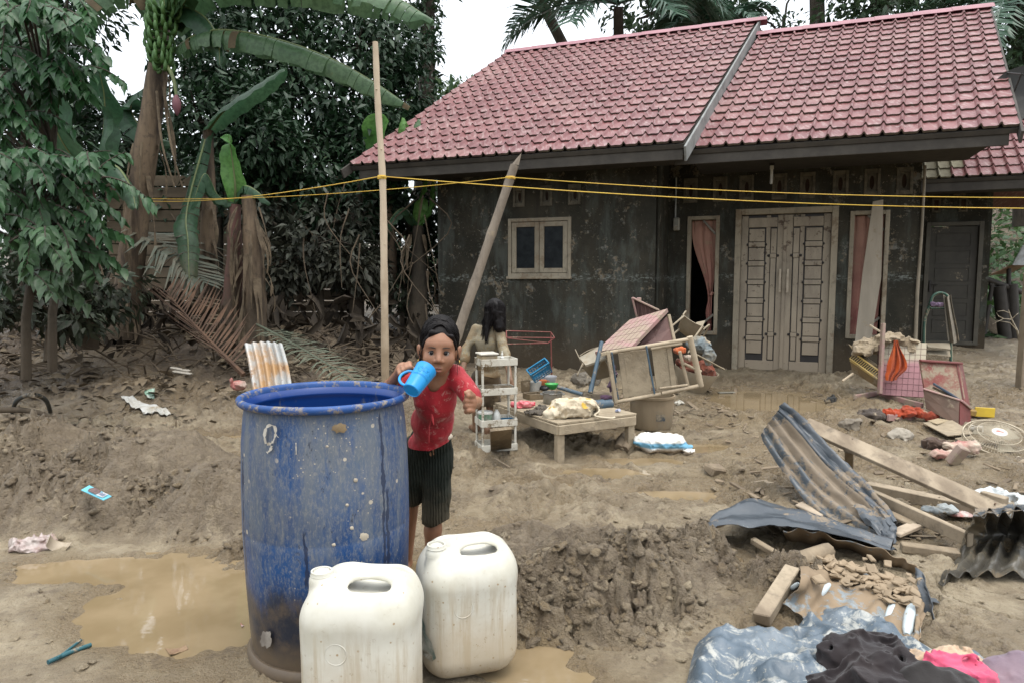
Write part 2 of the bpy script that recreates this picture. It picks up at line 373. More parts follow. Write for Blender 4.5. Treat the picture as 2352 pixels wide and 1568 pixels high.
def ground_parts(x, y, fine=True):
    x = np.asarray(x, float); y = np.asarray(y, float); z = base_z(x, y)
    wx = x + .12 * (fbm(x * 3, y * 3, 3, 3) - .5); wy = y + .12 * (fbm(x * 3, y * 3, 3, 9) - .5)
    heap = np.zeros_like(z); hm = np.zeros_like(z)
    for (a, b, rx, ry, h) in HEAP:
        q = np.sqrt(((wx - a) / rx) ** 2 + ((wy - b) / ry) ** 2); g = 1 - smooth(.25, 1.05, q)
        heap = np.maximum(heap, h * g); hm = np.maximum(hm, 1 - smooth(.75, 1.1, q))
    z = z + heap * (.75 + .5 * fbm(x * 2.5, y * 2.5, 3, 4))
    rough = np.clip(hm, 0, 1)
    pm = np.zeros_like(z)
    px = x + .26 * (fbm(x * 4, y * 4, 4, 21, .6) - .5); py = y + .26 * (fbm(x * 4, y * 4, 4, 25, .6) - .5)
    pud = []
    for (a, b, rx, ry), lv in zip(PUD, PLEV):
        q = np.sqrt(((px - a) / rx) ** 2 + ((py - b) / ry) ** 2); g = 1 - smooth(.60, 1.32, q); pud.append((g, lv)); g2 = 1 - smooth(1.1, 2.2, q); z = z * (1 - g2) + (lv + .012) * g2 * (1) + heap * 0; pm = np.maximum(pm, 1 - smooth(1., 1.5, q))
    mid = smooth(3.3, 4.1, y) * (1 - smooth(8.5, 10, y)) * (.25 + .75 * smooth(.42, .62, fbm(x * 1.1, y * 1.1, 3, 40)))
    wetx = np.clip(pm + .75 * smooth(.40, .62, fbm(x * 1.4 + 3, y * 1.4, 4, 51)) * smooth(3.2, 4., y) * (1 - smooth(7, 8.2, y)) * (1 - rough) + .5 * smooth(.5, .7, fbm(x * .9 + 5, y * .9, 4, 50)) * (1 - rough), 0, 1)
    if fine:
        jx = x + .07 * (fbm(x * 13, y * 13, 3, 60) - .5) + .16 * (fbm(x * 2.5, y * 2.5, 2, 62) - .5); jy = y + .07 * (fbm(x * 13, y * 13, 3, 61) - .5) + .16 * (fbm(x * 2.5, y * 2.5, 2, 63) - .5)
        a1, b1w, i1 = worley(jx * 7.5, jy * 7.5, 1, True); a2, b2, i2 = worley(jx * 17, jy * 17, 2, True); a3, _ = worley(jx * 41, jy * 41, 3)
        dome = lambda d, r: np.sqrt(np.clip(1 - (d / r) ** 2, 0, 1))
        rf = sum(.55 ** k * (1 - np.abs(2 * vnoise(jx * 5.5 * 2 ** k + 3.1 * k, jy * 5.5 * 2 ** k, 200 + k) - 1)) ** 1.6 for k in range(4)) / 2.0
        clod = .15 * (rf - .5) + .03 * (dome(a1, .85) - .55) + .040 * (dome(a2, .8) - .5) * (.4 + 1.2 * vnoise(x * 5, y * 5, 8)) + .018 * (dome(a3, .8) - .5) * (.3 + 1.3 * vnoise(x * 9, y * 9, 7)) + .05 * (fbm(x * 5, y * 5, 3, 66) - .5) + .016 * (i1 - .5) + .016 * (i2 - .5) - .016 * (1 - smooth(0, .16, b1w - a1)) - .014 * (1 - smooth(0, .2, b2 - a2))
        z = z + 1.0 * clod * rough * (.5 + 1.0 * smooth(.36, .62, fbm(x * 2.6, y * 2.6, 3, 70)))
        f1, _ = worley(jx * 4.2, jy * 4.2, 14)
        z = z + (.042 * (dome(f1, .9) - .6) + .036 * (dome(a1, .85) - .6) + .020 * (dome(a2, .8) - .5) + .008 * (dome(a3, .8) - .5) + .030 * (i1 - .5) + .014 * (i2 - .5)) * mid * (1 - rough) * 1.25 + .075 * (rf - .5) * (.35 + .65 * mid) * (1 - rough) * smooth(2.6, 3.4, y) * (1 - smooth(8, 9, y))
        sp = smooth(.50, .64, fbm(x * 4.5, y * 4.5, 3, 90)) * (1 - rough)
        z = z + sp * (.026 * (dome(a2, .8) - .4) + .014 * (dome(a3, .8) - .4) + .012 * (i2 - .5))
        z = z + .012 * (fbm(x * 2.2, y * 2.2, 4, 80) - .5) + .004 * (fbm(x * 22, y * 22, 2, 81) - .5)
        cr = smooth(1.25, 1.7, x) * (1 - smooth(3.5, 4.2, y)); c1, c2 = worley(jx * 2.6 + .25 * (fbm(x * 6, y * 6, 2, 33) - .5), jy * 2.6, 31)
        crk = (1 - smooth(0, .035, c2 - c1)) * smooth(.35, .6, fbm(x * 1.6, y * 1.6, 2, 37)) * cr
        z = z - .03 * crk
        ru = np.abs(fbm(x * 1.1 + 7, y * 2.0, 3, 97) - .5); z = z - .035 * (1 - smooth(.0, .03, ru)) * (1 - rough) * smooth(3.0, 3.8, y) * (1 - smooth(7.5, 8.5, y))
        mh = smooth(6.5, 7.6, y) * (1 - smooth(8.8, 9.4, y)) * (1 - smooth(-.5, .3, x)); z = z + .03 * (fbm(x * 6, y * 6, 3, 55) - .5) * mh
    zq = z
    for g, lv in pud: z = z * (1 - g) + (lv - .022 + .35 * (zq - zq.mean() * 0 - lv)) * g if False else z * (1 - g) + (lv - .024 + .014 * (fbm(x * 9, y * 9, 3, 71) - .5)) * g
    return z, rough, wetx
GRID = {}
def gz(x, y):             # height of the finished mud under a point
    ys, xs, Z = GRID['ys'], GRID['xs'], GRID['z']; y = min(max(y, ys[0]), ys[-1]); i = int(np.clip(np.searchsorted(ys, y) - 1, 0, len(ys) - 2)); q = (x / y - xs[0]) / (xs[1] - xs[0]); j = int(np.clip(q, 0, len(xs) - 2)); g = min(max(q - j, 0), 1); f = (y - ys[i]) / (ys[i + 1] - ys[i])
    return float((Z[i, j] * (1 - g) + Z[i, j + 1] * g) * (1 - f) + (Z[i + 1, j] * (1 - g) + Z[i + 1, j + 1] * g) * f)
def on(u, v, dz=0.):      # where a pixel's line of sight meets the mud
    z = 0.
    for _ in range(6): p = gnd(u, v, z); z = .5 * z + .5 * gz(p.x, p.y)
    return gnd(u, v, z + dz)

t = NT('wet_flood_mud'); t.co = t.pos
wet, rgh, soil = t.attr('wet'), t.attr('rough'), t.attr('soil')
n1 = t.noise(1.3, 7, .62); n2 = t.noise(9, 7, .7); n3_ = t.noise(60, 5, .7)
col = t.mix(t.ramp(n2, .35, .68), (.44, .36, .24), (.31, .24, .148))
col = t.mix(t.ramp(n1, .42, .62, 0, .75), col, (.235, .175, .105))
col = t.mix(t.math('MULTIPLY', rgh, t.ramp(t.noise(14, 6, .7), .3, .6, .35, 1.)), col, (.20, .152, .096))
col = t.mix(t.math('MULTIPLY', t.ramp(t.noise(2.3, 6, .66), .46, .58), .55), col, (.17, .125, .074))
col = t.mix(t.math('MULTIPLY', wet, .8), col, (.25, .185, .105))
col = t.mix(soil, col, t.mix(t.ramp(n2, .4, .65), (.14, .10, .062), (.085, .06, .038)))
col = t.mix(t.ramp(t.noise(38, 4, .75), .60, .70, 0, .6), col, (.085, .062, .04)); col = t.mix(t.ramp(t.noise(5.5, 7, .75), .55, .63, 0, .6), col, (.145, .105, .066))
rr = t.ramp(t.math('ADD', t.math('MULTIPLY', wet, .55), t.math('MULTIPLY', t.ramp(n1, .42, .6), .55)), 0, 1, .55, .13)
rr = t.math('MAXIMUM', rr, t.math('MULTIPLY', t.math('MAXIMUM', rgh, soil), .5))
hh = t.math('ADD', t.math('MULTIPLY', n2, 2.0), t.math('ADD', t.math('MULTIPLY', n3_, .8), t.math('MULTIPLY', t.noise(170, 3, .7), .35)))
MUDMAT = t.fin(col, rr, t.bump(hh, 1.0, .032), .75)

def make_ground():
    ys = np.concatenate([np.exp(np.linspace(math.log(1.25), math.log(2.2), 110)), np.exp(np.linspace(math.log(2.206), math.log(7.5), 520)), np.exp(np.linspace(math.log(7.53), math.log(13), 110)), np.exp(np.linspace(math.log(13.2), math.log(90), 50))])
    xs = np.linspace(-1.0, 1.0, 800); X = ys[:, None] * xs[None, :]; Y = np.repeat(ys[:, None], len(xs), 1)
    z, rough, wet = ground_parts(X.ravel(), Y.ravel())
    n, m = X.shape; GRID.update(ys=ys, xs=xs, z=z.reshape(X.shape)); I = np.arange(n * m).reshape(n, m)
    F = np.stack([I[:-1, :-1], I[:-1, 1:], I[1:, 1:], I[1:, :-1]], -1).reshape(-1, 4)
    o = mobj('ground', np.stack([X.ravel(), Y.ravel(), z], -1), F, MUDMAT, smooth_=True)
    x, y = X.ravel(), Y.ravel()
    soil = np.clip(smooth(5.6, 7.2, y - .25 * np.minimum(x + 1, 0) * 0) * (1 - smooth(-1.2, .6, x)) + smooth(10.5, 12, y), 0, 1) * (.55 + .45 * smooth(.35, .6, fbm(x * 1.7, y * 1.7, 3, 12)))
    for nm, a in (('wet', wet), ('rough', rough), ('soil', soil)):
        at_ = o.data.attributes.new(nm, 'FLOAT', 'POINT'); at_.data.foreach_set('value', a.astype(np.float32))
    tag(o, kind='structure')
make_ground()
mb = MB(); mb.grid([[(x, y, -.35) for x in (-400, -60, 0, 60, 400)] for y in (-60, 60, 450)])
tag(mb.build('terrain', M('far_soil', (.12, .09, .055), (.07, .06, .035), ns=.3)), kind='structure')
t = NT('muddy_water'); t.co = t.pos
t.fin(t.mix(t.ramp(t.noise(3, 4), .35, .65), (.20, .148, .082), (.25, .188, .11)), .025, t.bump(t.noise(26, 3, .5, st=(1, 1.6, 1)), .04, .004), .6, IOR=1.5)
WATER = t.m
for k, ((a, b, rx, ry), lv) in enumerate(zip(PUD, PLEV)):
    mb = MB(); c = V((a, b, lv))
    mb.grid([[c + V((math.cos(q) * rx * r * 1.25, math.sin(q) * ry * r * 1.25, 0)) for q in np.linspace(0, 2 * math.pi, 41)] for r in (.001, .5, 1)])
    tag(mb.build('puddle', WATER), kind='structure')

# loose clods heaped over the mounds: broken lumps with real undersides and crevices
import bmesh
def ico(n):
    bm = bmesh.new(); bmesh.ops.create_icosphere(bm, subdivisions=n, radius=1); v = np.array([tuple(q.co) for q in bm.verts]); f = np.array([[w.index for w in q.verts] for q in bm.faces]); bm.free(); return v, f
def norm_(a): return a / np.linalg.norm(a, axis=-1, keepdims=True)
def clods():
    r = np.random.default_rng(5); VS = []; FS = []; off = 0; T = {k: ico(k) for k in (1, 2, 3)}; lst = []
    for (a, b, rx, ry, h) in HEAP:
        if a < -4.2: continue
        for _ in range(int(1000 * rx * ry / .2 * (1.5 if a > 0 else 1))):
            q, ang = np.sqrt(r.random()) * 1.08, r.random() * 6.283; x, y = a + rx * q * np.cos(ang), b + ry * q * np.sin(ang)
            if fbm(np.array([x * 2.6]), np.array([y * 2.6]), 3, 70)[0] < .40 + .1 * r.random(): continue
            lst.append((x, y, .004 + .020 * r.random() ** 3.2))
    for _ in range(900):
        x = r.uniform(-3.6, 3.2); y = r.uniform(2.0, 6.4)
        if fbm(np.array([x * 1.3]), np.array([y * 1.3]), 3, 44)[0] > .5: lst.append((x, y, .005 + .016 * r.random() ** 3))
    for (x, y, s) in lst:
        v, f = T[3 if s > .04 else 2 if s > .02 else 1]; sd = r.integers(0, 999); N = norm_(r.normal(size=(9, 3))); pl = .7 + .4 * r.random(9); d = np.minimum(1.05, (pl[None] / np.maximum(v @ N.T, .12)).min(1)); d = d * (.65 + .7 * n3(v + sd, 2.0, 8)) + (.30 * (n3(v + sd, 5.1, 4) - .5) if s > .016 else 0)
        q = v * d[:, None] * np.array([1 + .5 * r.random(), 1 + .3 * r.random(), .62 + .3 * r.random()]) * s; a = r.random() * 6.283; c, n_ = np.cos(a), np.sin(a); tl = r.uniform(-.5, .5)
        q = np.stack([q[:, 0] * c - q[:, 1] * n_, q[:, 0] * n_ + q[:, 1] * c, q[:, 2] + tl * q[:, 0]], -1); z = gz(x, y)
        if min(abs(z - lv) for lv in PLEV) < .02 and any(((x - p[0]) / p[2]) ** 2 + ((y - p[1]) / p[3]) ** 2 < 1.4 for p in PUD): continue
        VS.append(q + np.array([x, y, z - s * r.uniform(.15, .75)])); FS.append(f + off); off += len(v)
    o = mobj('broken_clods', np.concatenate(VS), np.concatenate(FS), MUDMAT, smooth_=True); n = off
    rv = np.concatenate([np.full(len(q), r.random() * 1.15 - .1) for q in VS]); wv_ = np.concatenate([np.full(len(q), .8 * (r.random() < .45)) for q in VS])
    for nm, val in (('wet', wv_), ('rough', np.clip(rv, 0, 1)), ('soil', np.clip(rv * .5 - .2, 0, 1))): at_ = o.data.attributes.new(nm, 'FLOAT', 'POINT'); at_.data.foreach_set('value', val.astype(np.float32))
    tag(o, 'broken lumps of dug mud heaped on the mounds', kind='stuff'); print('clods', len(lst))
clods()
# ---------------------------------------------------------------- the house
HO = V((3.531, 8.8, 0)); HA = math.atan(2.6); E1 = V((math.sin(HA), -math.cos(HA), 0)); E2 = V((math.cos(HA), math.sin(HA), 0))
def hp(s, t, z): return HO + E1 * s + E2 * t + V((0, 0, z))
HR = Matrix((E1, E2, V((0, 0, 1)))).transposed()
def hbox(mb, s0, s1, t0, t1, z0, z1, bev=.004): return mb.box(hp((s0 + s1) / 2, (t0 + t1) / 2, (z0 + z1) / 2), (abs(s1 - s0), abs(t1 - t0), abs(z1 - z0)), HR, bev)

t = NT('stained_plaster'); t.co = t.pos                       # once pale blue-green render, black with mould and river mud
z = t.xyz()[2]
base = t.mix(t.ramp(t.noise(2.2, 6, .65), .38, .66), (.024, .023, .017), (.046, .041, .029))
base = t.mix(t.ramp(t.noise(3.1, 6, .7, st=(1, 1, .3)), .47, .64, 0, .75), base, (.075, .083, .072))
flk = t.ramp(t.math('ADD', t.math('MULTIPLY', t.noise(3.4, 8, .75), .7), t.math('MULTIPLY', t.noise(21, 5, .75), .3)), .545, .60)
base = t.mix(t.math('MULTIPLY', flk, .75), base, t.mix(t.ramp(t.noise(15, 4), .4, .6), (.19, .19, .17), (.21, .165, .11)))
fl2 = t.ramp(t.noise(30, 6, .8, dist=.4), .615, .67); base = t.mix(t.math('MULTIPLY', fl2, t.ramp(t.noise(1.3, 3), .38, .58)), base, (.36, .31, .24))
fl3 = t.math('MULTIPLY', t.ramp(t.math('ABSOLUTE', t.math('SUBTRACT', t.math('ADD', z, t.math('MULTIPLY', t.noise(3, 4), .12)), 1.42)), .0, .075, 1, 0), t.ramp(t.noise(17, 6, .78, st=(1, 1, 2.2)), .50, .58)); base = t.mix(t.math('MULTIPLY', fl3, .7), base, (.22, .24, .22))
strk = t.ramp(t.noise(16, 4, .6, st=(1, 1, .07)), .52, .7, 0, .6); base = t.mix(strk, base, (.03, .027, .022))
low = t.ramp(t.math('ADD', z, t.math('MULTIPLY', t.noise(2.5, 5), .5)), .55, 1.05, 1, 0)
base = t.mix(t.math('MULTIPLY', low, .8), base, (.07, .052, .033))
PLASTER = t.fin(base, .85, t.bump(t.math('ADD', t.noise(28, 7, .7), t.math('MULTIPLY', flk, -.6)), .5, .012), .25)
FRAMEW = M('muddy_window_wood', (.31, .27, .20), (.22, .19, .14), rough=.75, ns=5, st=(1, 1, .25), mud=.35, ms=3, bump=.4, bs=60, grime=.4, mudcol=(.24, .185, .125))
FASCIA = M('weathered_fascia', (.045, .04, .034), (.07, .062, .052), rough=.85, ns=4, bump=.4, bs=30)
BARGE = M('grey_bargeboard', (.24, .245, .235), (.14, .145, .14), rough=.8, ns=5, st=(1, 1, 1), bump=.4, bs=25)
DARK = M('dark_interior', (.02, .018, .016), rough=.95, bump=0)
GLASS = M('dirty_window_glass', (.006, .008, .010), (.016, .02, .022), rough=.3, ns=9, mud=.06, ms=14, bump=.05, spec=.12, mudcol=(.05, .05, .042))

house = thing('brick_house', 'flood stained plaster house with pink metal tile roofs and double door', 'house', hp(0, 0, 0))
def wallmesh(s0, s1, z0, z1, t0, th, holes):
    S = sorted({s0, s1, *[q for h in holes for q in h[:2]]}); Z = sorted({z0, z1, *[q for h in holes for q in h[2:]]}); mb = MB()
    for i in range(len(S) - 1):
        for j in range(len(Z) - 1):
            cs, cz = (S[i] + S[i + 1]) / 2, (Z[j] + Z[j + 1]) / 2
            if any(h[0] < cs < h[1] and h[2] < cz < h[3] for h in holes): continue
            a = [(S[i], Z[j]), (S[i + 1], Z[j]), (S[i + 1], Z[j + 1]), (S[i], Z[j + 1])]
            mb.add([hp(q[0], t0, q[1]) for q in a], [(0, 1, 2, 3)]); mb.add([hp(q[0], t0 + th, q[1]) for q in a], [(3, 2, 1, 0)])
    for (a, b, c, d) in holes + [(s0, s1, z0, z1)]:
        r = [(a, c), (b, c), (b, d), (a, d)]
        for k in range(4):
            p, q = r[k], r[(k + 1) % 4]; mb.add([hp(p[0], t0, p[1]), hp(q[0], t0, q[1]), hp(q[0], t0 + th, q[1]), hp(p[0], t0 + th, p[1])], [(0, 1, 2, 3)])
    return mb
TL = -1.0; WIN = (-3.445, -2.592, 1.376, 2.125)
VENTL = [(-3.36 + .375 * k, -3.24 + .375 * k, 2.30, 2.515) for k in range(3)]
VENTR = [(-1.30 + .358 * k + (0, .02, -.01, .03, .0, .02, .01, .0)[k], -1.165 + .358 * k + (0, .02, -.01, .03, .0, .02, .01, .0)[k], 2.375, 2.655) for k in range(8)]
D0, D1, DZ0, DZ1 = -.595, .515, .085, 2.19
W1 = (-1.262, -.845, .60, 2.175); W2 = (.70, 1.135, .60, 2.175)
wallmesh(-4.49, -1.52, -.2, 3.3, TL, .14, [WIN] + VENTL).build('wall', PLASTER, house)
wallmesh(-1.517, 1.45, -.2, 3.3, 0, .14, [(D0, D1, DZ0, DZ1), W1, W2] + VENTR).build('wall', PLASTER, house)
m_ = MB(); m_.add([hp(-1.52, TL, -.2), hp(-1.52, .137, -.2), hp(-1.52, .137, 3.4), hp(-1.52, TL, 3.4)], [(0, 1, 2, 3)]); m_.build('return_wall', PLASTER, house)
m_ = MB()
for (s, ta, tb, zt) in ((-4.49, -.999, 6, 3.3), (1.45, .001, 5, 3.3)): m_.add([hp(s, ta, -.2), hp(s, tb, -.2), hp(s, tb, zt), hp(s, (ta + tb) / 2, zt + 1.2), hp(s, ta, zt)], [(0, 1, 2, 3, 4)])
m_.build('side_wall', PLASTER, house)
m_ = MB(); m_.add([hp(-4.49, 5.9, -.2), hp(1.45, 4.9, -.2), hp(1.45, 4.9, 3.3), hp(-4.49, 5.9, 3.3)], [(0, 1, 2, 3)]); m_.build('back_wall', PLASTER, house)
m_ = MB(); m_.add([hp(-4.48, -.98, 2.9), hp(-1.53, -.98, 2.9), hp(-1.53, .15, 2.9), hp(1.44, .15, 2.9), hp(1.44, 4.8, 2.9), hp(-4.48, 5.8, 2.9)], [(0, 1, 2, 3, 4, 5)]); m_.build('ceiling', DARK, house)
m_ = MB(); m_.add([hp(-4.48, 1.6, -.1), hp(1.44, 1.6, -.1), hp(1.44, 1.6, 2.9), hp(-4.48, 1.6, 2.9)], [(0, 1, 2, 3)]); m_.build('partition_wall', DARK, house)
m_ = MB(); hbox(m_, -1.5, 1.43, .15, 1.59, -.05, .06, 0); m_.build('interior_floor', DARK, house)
m_ = MB(); hbox(m_, -.75, .7, -.16, .002, -.2, .075, .012); m_.build('door_step', M('muddy_concrete', (.26, .2, .135), (.19, .145, .095), ns=6, mud=.4, bs=30), house)
# ventilation blocks
VB = M('vent_block', (.13, .115, .085), (.07, .062, .046), rough=.9, ns=12, bump=.5, bs=40); VH = M('vent_hole', (.05, .03, .02), rough=1, bump=0)
for (a, b, c, d), tt in [(v, TL) for v in VENTL] + [(v, 0) for v in VENTR]:
    mb = MB(); q = .022
    hbox(mb, a - q, a + .012, tt - .018, tt + .05, c - q, d + q); hbox(mb, b - .012, b + q, tt - .0181, tt + .05, c - q, d + q)
    hbox(mb, a + .0125, b - .0125, tt - .0175, tt + .05, c - q, c + .03); hbox(mb, a + .0125, b - .0125, tt - .0175, tt + .05, d - .03, d + q)
    vo = mb.build('vent_block', VB, house)
    mb = MB(); cs, cz = (a + b) / 2, (c + d) / 2; hw, hh2 = (b - a) * .5 - .006, (d - c) * .5 - .025      # plate with an oval slot
    n = 20; outer = []; inner = []
    for k in range(n):
        an = 2 * math.pi * k / n; x, y = math.cos(an), math.sin(an); m = max(abs(x), abs(y)); outer.append((cs + x / m * hw, cz + y / m * hh2)); inner.append((cs + x * hw * .42, cz + y * hh2 * .74))
    for k in range(n):
        k2 = (k + 1) % n
        mb.add([hp(outer[k][0], tt + .02, outer[k][1]), hp(outer[k2][0], tt + .02, outer[k2][1]), hp(inner[k2][0], tt + .02, inner[k2][1]), hp(inner[k][0], tt + .02, inner[k][1])], [(0, 1, 2, 3)])
        mb.add([hp(inner[k][0], tt + .02, inner[k][1]), hp(inner[k2][0], tt + .02, inner[k2][1]), hp(inner[k2][0], tt + .05, inner[k2][1]), hp(inner[k][0], tt + .05, inner[k][1])], [(0, 1, 2, 3)])
    mb.build('slot_plate', VB, vo)
    mb = MB(); hbox(mb, a, b, tt + .052, tt + .06, c, d, 0); mb.build('slot_back', VH, vo)
# casement window
def rect_frame(mb, a, b, c, d, w, t0, t1, bev=.004):
    hbox(mb, a, a + w, t0, t1, c, d, bev); hbox(mb, b - w, b, t0, t1, c, d, bev); hbox(mb, a + w, b - w, t0 + .001, t1, c, c + w, bev); hbox(mb, a + w, b - w, t0 + .001, t1, d - w, d, bev)
a, b, c, d = WIN; mb = MB(); rect_frame(mb, a - .005, b + .005, c - .005, d + .005, .045, TL - .02, TL + .07); wn = mb.build('window', FRAMEW, house)
mid = (a + b) / 2
for (x0, x1) in ((a + .045, mid - .003), (mid + .003, b - .045)):
    mb = MB(); rect_frame(mb, x0, x1, c + .045, d - .045, .062, TL - .006, TL + .04); sh = mb.build('casement', FRAMEW, wn)
    mb = MB(); hbox(mb, x0 + .055, x1 - .055, TL + .016, TL + .022, c + .1, d - .1, 0); mb.build('pane', GLASS, wn)
mb = MB(); hbox(mb, a - .02, b + .02, TL - .045, TL - .021, c - .035, c + .002); mb.build('sill', FRAMEW, wn)
# side windows with torn curtains
CURT = NT('torn_pink_curtain'); q = CURT
cc = q.mix(q.ramp(q.noise(4, 5), .4, .65), (.42, .20, .165), (.30, .125, .11)); cc = q.mix(q.ramp(q.xyz(q.pos)[2], .8, 1.9, 0, .55), cc, (.36, .235, .17)); cc = q.mix(q.ramp(q.noise(9, 6, .7), .56, .66, 0, .6), cc, (.33, .25, .17))
CURT = q.fin(cc, .9, q.bump(q.noise(120, 3), .2, .003), .15)
for k, W in enumerate((W1, W2)):
    a, b, c, d = W; mb = MB(); rect_frame(mb, a, b, c, d, .05, -.025, .09); wn = mb.build('window', FRAMEW, house)
    mb = MB(); mb.beam(hp(b - .055, .02, d - .24), hp(a + .2, .025, d - .055), .028, .02, E2); mb.beam(hp(b - .055, .02, c + .27), hp(b - .3, .025, c + .05), .03, .025, E2); mb.build('corner_strut', M('grey_strut' + str(k), (.22, .20, .165), ns=6), wn)
    P = []
    for i in range(26):
        f = i / 25; row = []
        if k == 0:
            zz = d - .055 - f * (d - c - .1); lf = a + .055 + smooth(.10, .72, f) * .225 + (.05 * math.sin(f * 5) if f > .72 else 0); rt = b - .055 - smooth(.45, .74, f) * .03
            if f > .72: lf = rt - .045 - .03 * abs(math.sin((f - .72) * 14))
        else:
            zz = d - .055 - f * (d - c - .1); lf = a + .052; rt = b - .052 - .02 * smooth(.5, 1, f)
        for j in range(15):
            g = j / 14; sx = lf + (rt - lf) * g; row.append(hp(sx, .075 + .014 * math.sin(g * 17 + f * 1.5) * (1 if k else .8) + .01 * math.sin(g * 31 + f * 4), zz))
        P.append(row)
    mb = MB(); mb.slab(P, .002); mb.build('curtain', CURT, wn, sm=60)
    if k == 0: mb = MB(); mb.tube([hp(b - .1, .05, 1.12), hp(b - .085, .06, 1.16), hp(b - .06, .05, 1.15)], [.02, .028, .015], 8); mb.build('curtain_knot', CURT, wn, sm=60)
# double door
DOORM = NT('mud_caked_door'); q = DOORM; q.co = q.pos; zz = q.xyz()[2]
cc = q.mix(q.ramp(q.noise(7, 6, .65, st=(1, 1, .3)), .36, .66), (.33, .285, .22), (.24, .205, .16))
cc = q.mix(q.ramp(q.math('ADD', q.noise(9, 7, .72), q.math('MULTIPLY', q.ramp(zz, .3, 2.2), .08)), .63, .72), cc, (.11, .08, .06))
cc = q.mix(q.ramp(zz, .3, 1.3, .75, 0), cc, (.32, .26, .19)); cc = q.mix(q.ramp(q.noise(22, 5, .75), .62, .68, 0, .8), cc, (.12, .085, .06))
DOORM = q.fin(cc, .8, q.bump(q.noise(55, 6, .7, st=(1, 1, .25)), .4, .005), .25)
IRON = M('dark_iron_stud', (.03, .026, .024), rough=.6, mud=.1)
mb = MB(); w_ = .075
hbox(mb, D0 - w_ + .02, D0 + .02, -.03, .1, .03, DZ1 + .055); hbox(mb, D1 - .02, D1 - .02 + w_, -.03, .1, .03, DZ1 + .055); hbox(mb, D0 + .0205, D1 - .0205, -.029, .1, DZ1 - .02, DZ1 + .055)
door = mb.build('double_door', FRAMEW, house)
dm = (D0 + D1) / 2
for k, (x0, x1, sg) in enumerate(((D0 + .021, dm - .012, 1), (dm + .012, D1 - .021, -1))):
    mb = MB(); hbox(mb, x0, x1, .045, .07, .13, DZ1 - .022); leaf = mb.build('door_leaf', IRON, door)
    W = x1 - x0; o0 = x0 if sg > 0 else x1                     # measured from the hinge side
    X = lambda f: o0 + sg * f * W
    def piece(f0, f1, z0, z1, pr, nm='door_panel'):
        m2 = MB(); aa, bb = sorted((X(f0), X(f1))); hbox(m2, aa, bb, .03 - pr, .0455, z0, z1, .004); m2.build(nm, DOORM, leaf)
    H0, H1 = .13, DZ1 - .03; HH = H1 - H0
    for (fa, fb_) in ((0, .165), (.585, .685), (.845, 1)): piece(fa, fb_, H0, H1, -.002, 'stile')
    piece(.17, .84, H0 + .925 * HH, H0 + .985 * HH, .018, 'rail'); piece(.17, .84, H0 + .012 * HH, H0 + .075 * HH, .006, 'rail')
    top, bot = H0 + .918 * HH, H0 + .082 * HH; n = 7; step = (top - bot) / n
    for i in range(n):
        z1 = top - i * step; piece(.19, .55, z1 - step + .075, z1 - .006, .008)
        if i < n - 1:
            piece(.18, .56, z1 - step + .004, z1 - step + .066, .02, 'cross_bar')
            for f in (.16, .58):
                m2 = MB(); m2.lathe(hp(X(f), .028, z1 - step + .035), [(0, .022), (.012, .018), (.018, .0)], 10, HR @ Matrix.Rotation(math.pi / 2, 3, 'X')); m2.build('stud', IRON, leaf)
    hs = [(top, .23), (.685 * HH + H0, .54), (H0 + .12 * HH, 0)]
    za = H0 + .745 * HH; zb = H0 + .245 * HH
    piece(.70, .83, za + .03, top - .006, .012, 'stile'); piece(.69, .83, za - .03, za + .026, .022, 'cross_bar'); piece(.70, .82, zb + .03, za - .034, .012, 'stile'); piece(.69, .83, zb - .03, zb + .026, .022, 'cross_bar'); piece(.70, .82, bot, zb - .034, .012, 'stile')
    for zq in (za, zb):
        for f in (.655, .865):
            m2 = MB(); m2.lathe(hp(X(f), .028, zq), [(0, .022), (.012, .018), (.018, .0)], 10, HR @ Matrix.Rotation(math.pi / 2, 3, 'X')); m2.build('stud', IRON, leaf)
    m2 = MB(); zc = 1.32; xs = X(.935)
    m2.tube([hp(xs, .03, zc - .1), hp(xs, -.035, zc - .1)], .008, 6); m2.tube([hp(xs, .03, zc + .1), hp(xs, -.035, zc + .1)], .008, 6); hbox(m2, xs - .014, xs + .014, -.05, -.03, zc - .15, zc + .15); m2.build('handle', M('pale_handle' + str(k), (.42, .36, .28), ns=9, mud=.2), leaf)
mb = MB(); hbox(mb, dm - .022, dm + .022, .012, .0295, .06, DZ1 - .03); mb.build('astragal', DOORM, door)
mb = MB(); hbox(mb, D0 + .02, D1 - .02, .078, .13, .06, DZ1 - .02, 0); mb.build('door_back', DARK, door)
# roofs: every tile a piece with its roll, ripples and stepped lip
t = NT('pink_metal_tile'); rn = t.rnd()
c = t.mix(t.ramp(t.noise(2.1, 5, .6, co=t.pos), .35, .65), (.20, .076, .074), (.14, .052, .053)); c = t.mix(t.ramp(rn, 0, 1, 0, .3), c, (.16, .052, .058))
dust = t.ramp(t.noise(26, 5, .65, co=t.pos, st=(1, .25, .25)), .48, .68); c = t.mix(t.math('MULTIPLY', dust, .6), c, (.36, .265, .25))
c = t.mix(t.ramp(t.noise(1.1, 4, .6, co=t.pos), .52, .68, 0, .35), c, (.34, .20, .18))
c = t.mix(t.ramp(t.noise(40, 5, .7, co=t.pos), .58, .69, 0, .65), c, (.11, .075, .055))
TILE = t.fin(c, .5, t.bump(t.noise(70, 4, co=t.pos, st=(1, .3, .3)), .15, .003), .4)
TILEG = M('moss_grey_tile', (.20, .18, .12), (.13, .115, .075), rough=.8, ns=14, vary=.3, grime=.4)
LIPM = M('dark_tile_lip', (.07, .045, .04), (.10, .085, .06), rough=.9)  # dirty cut edges, coloured darker still to strengthen the step shadow lines
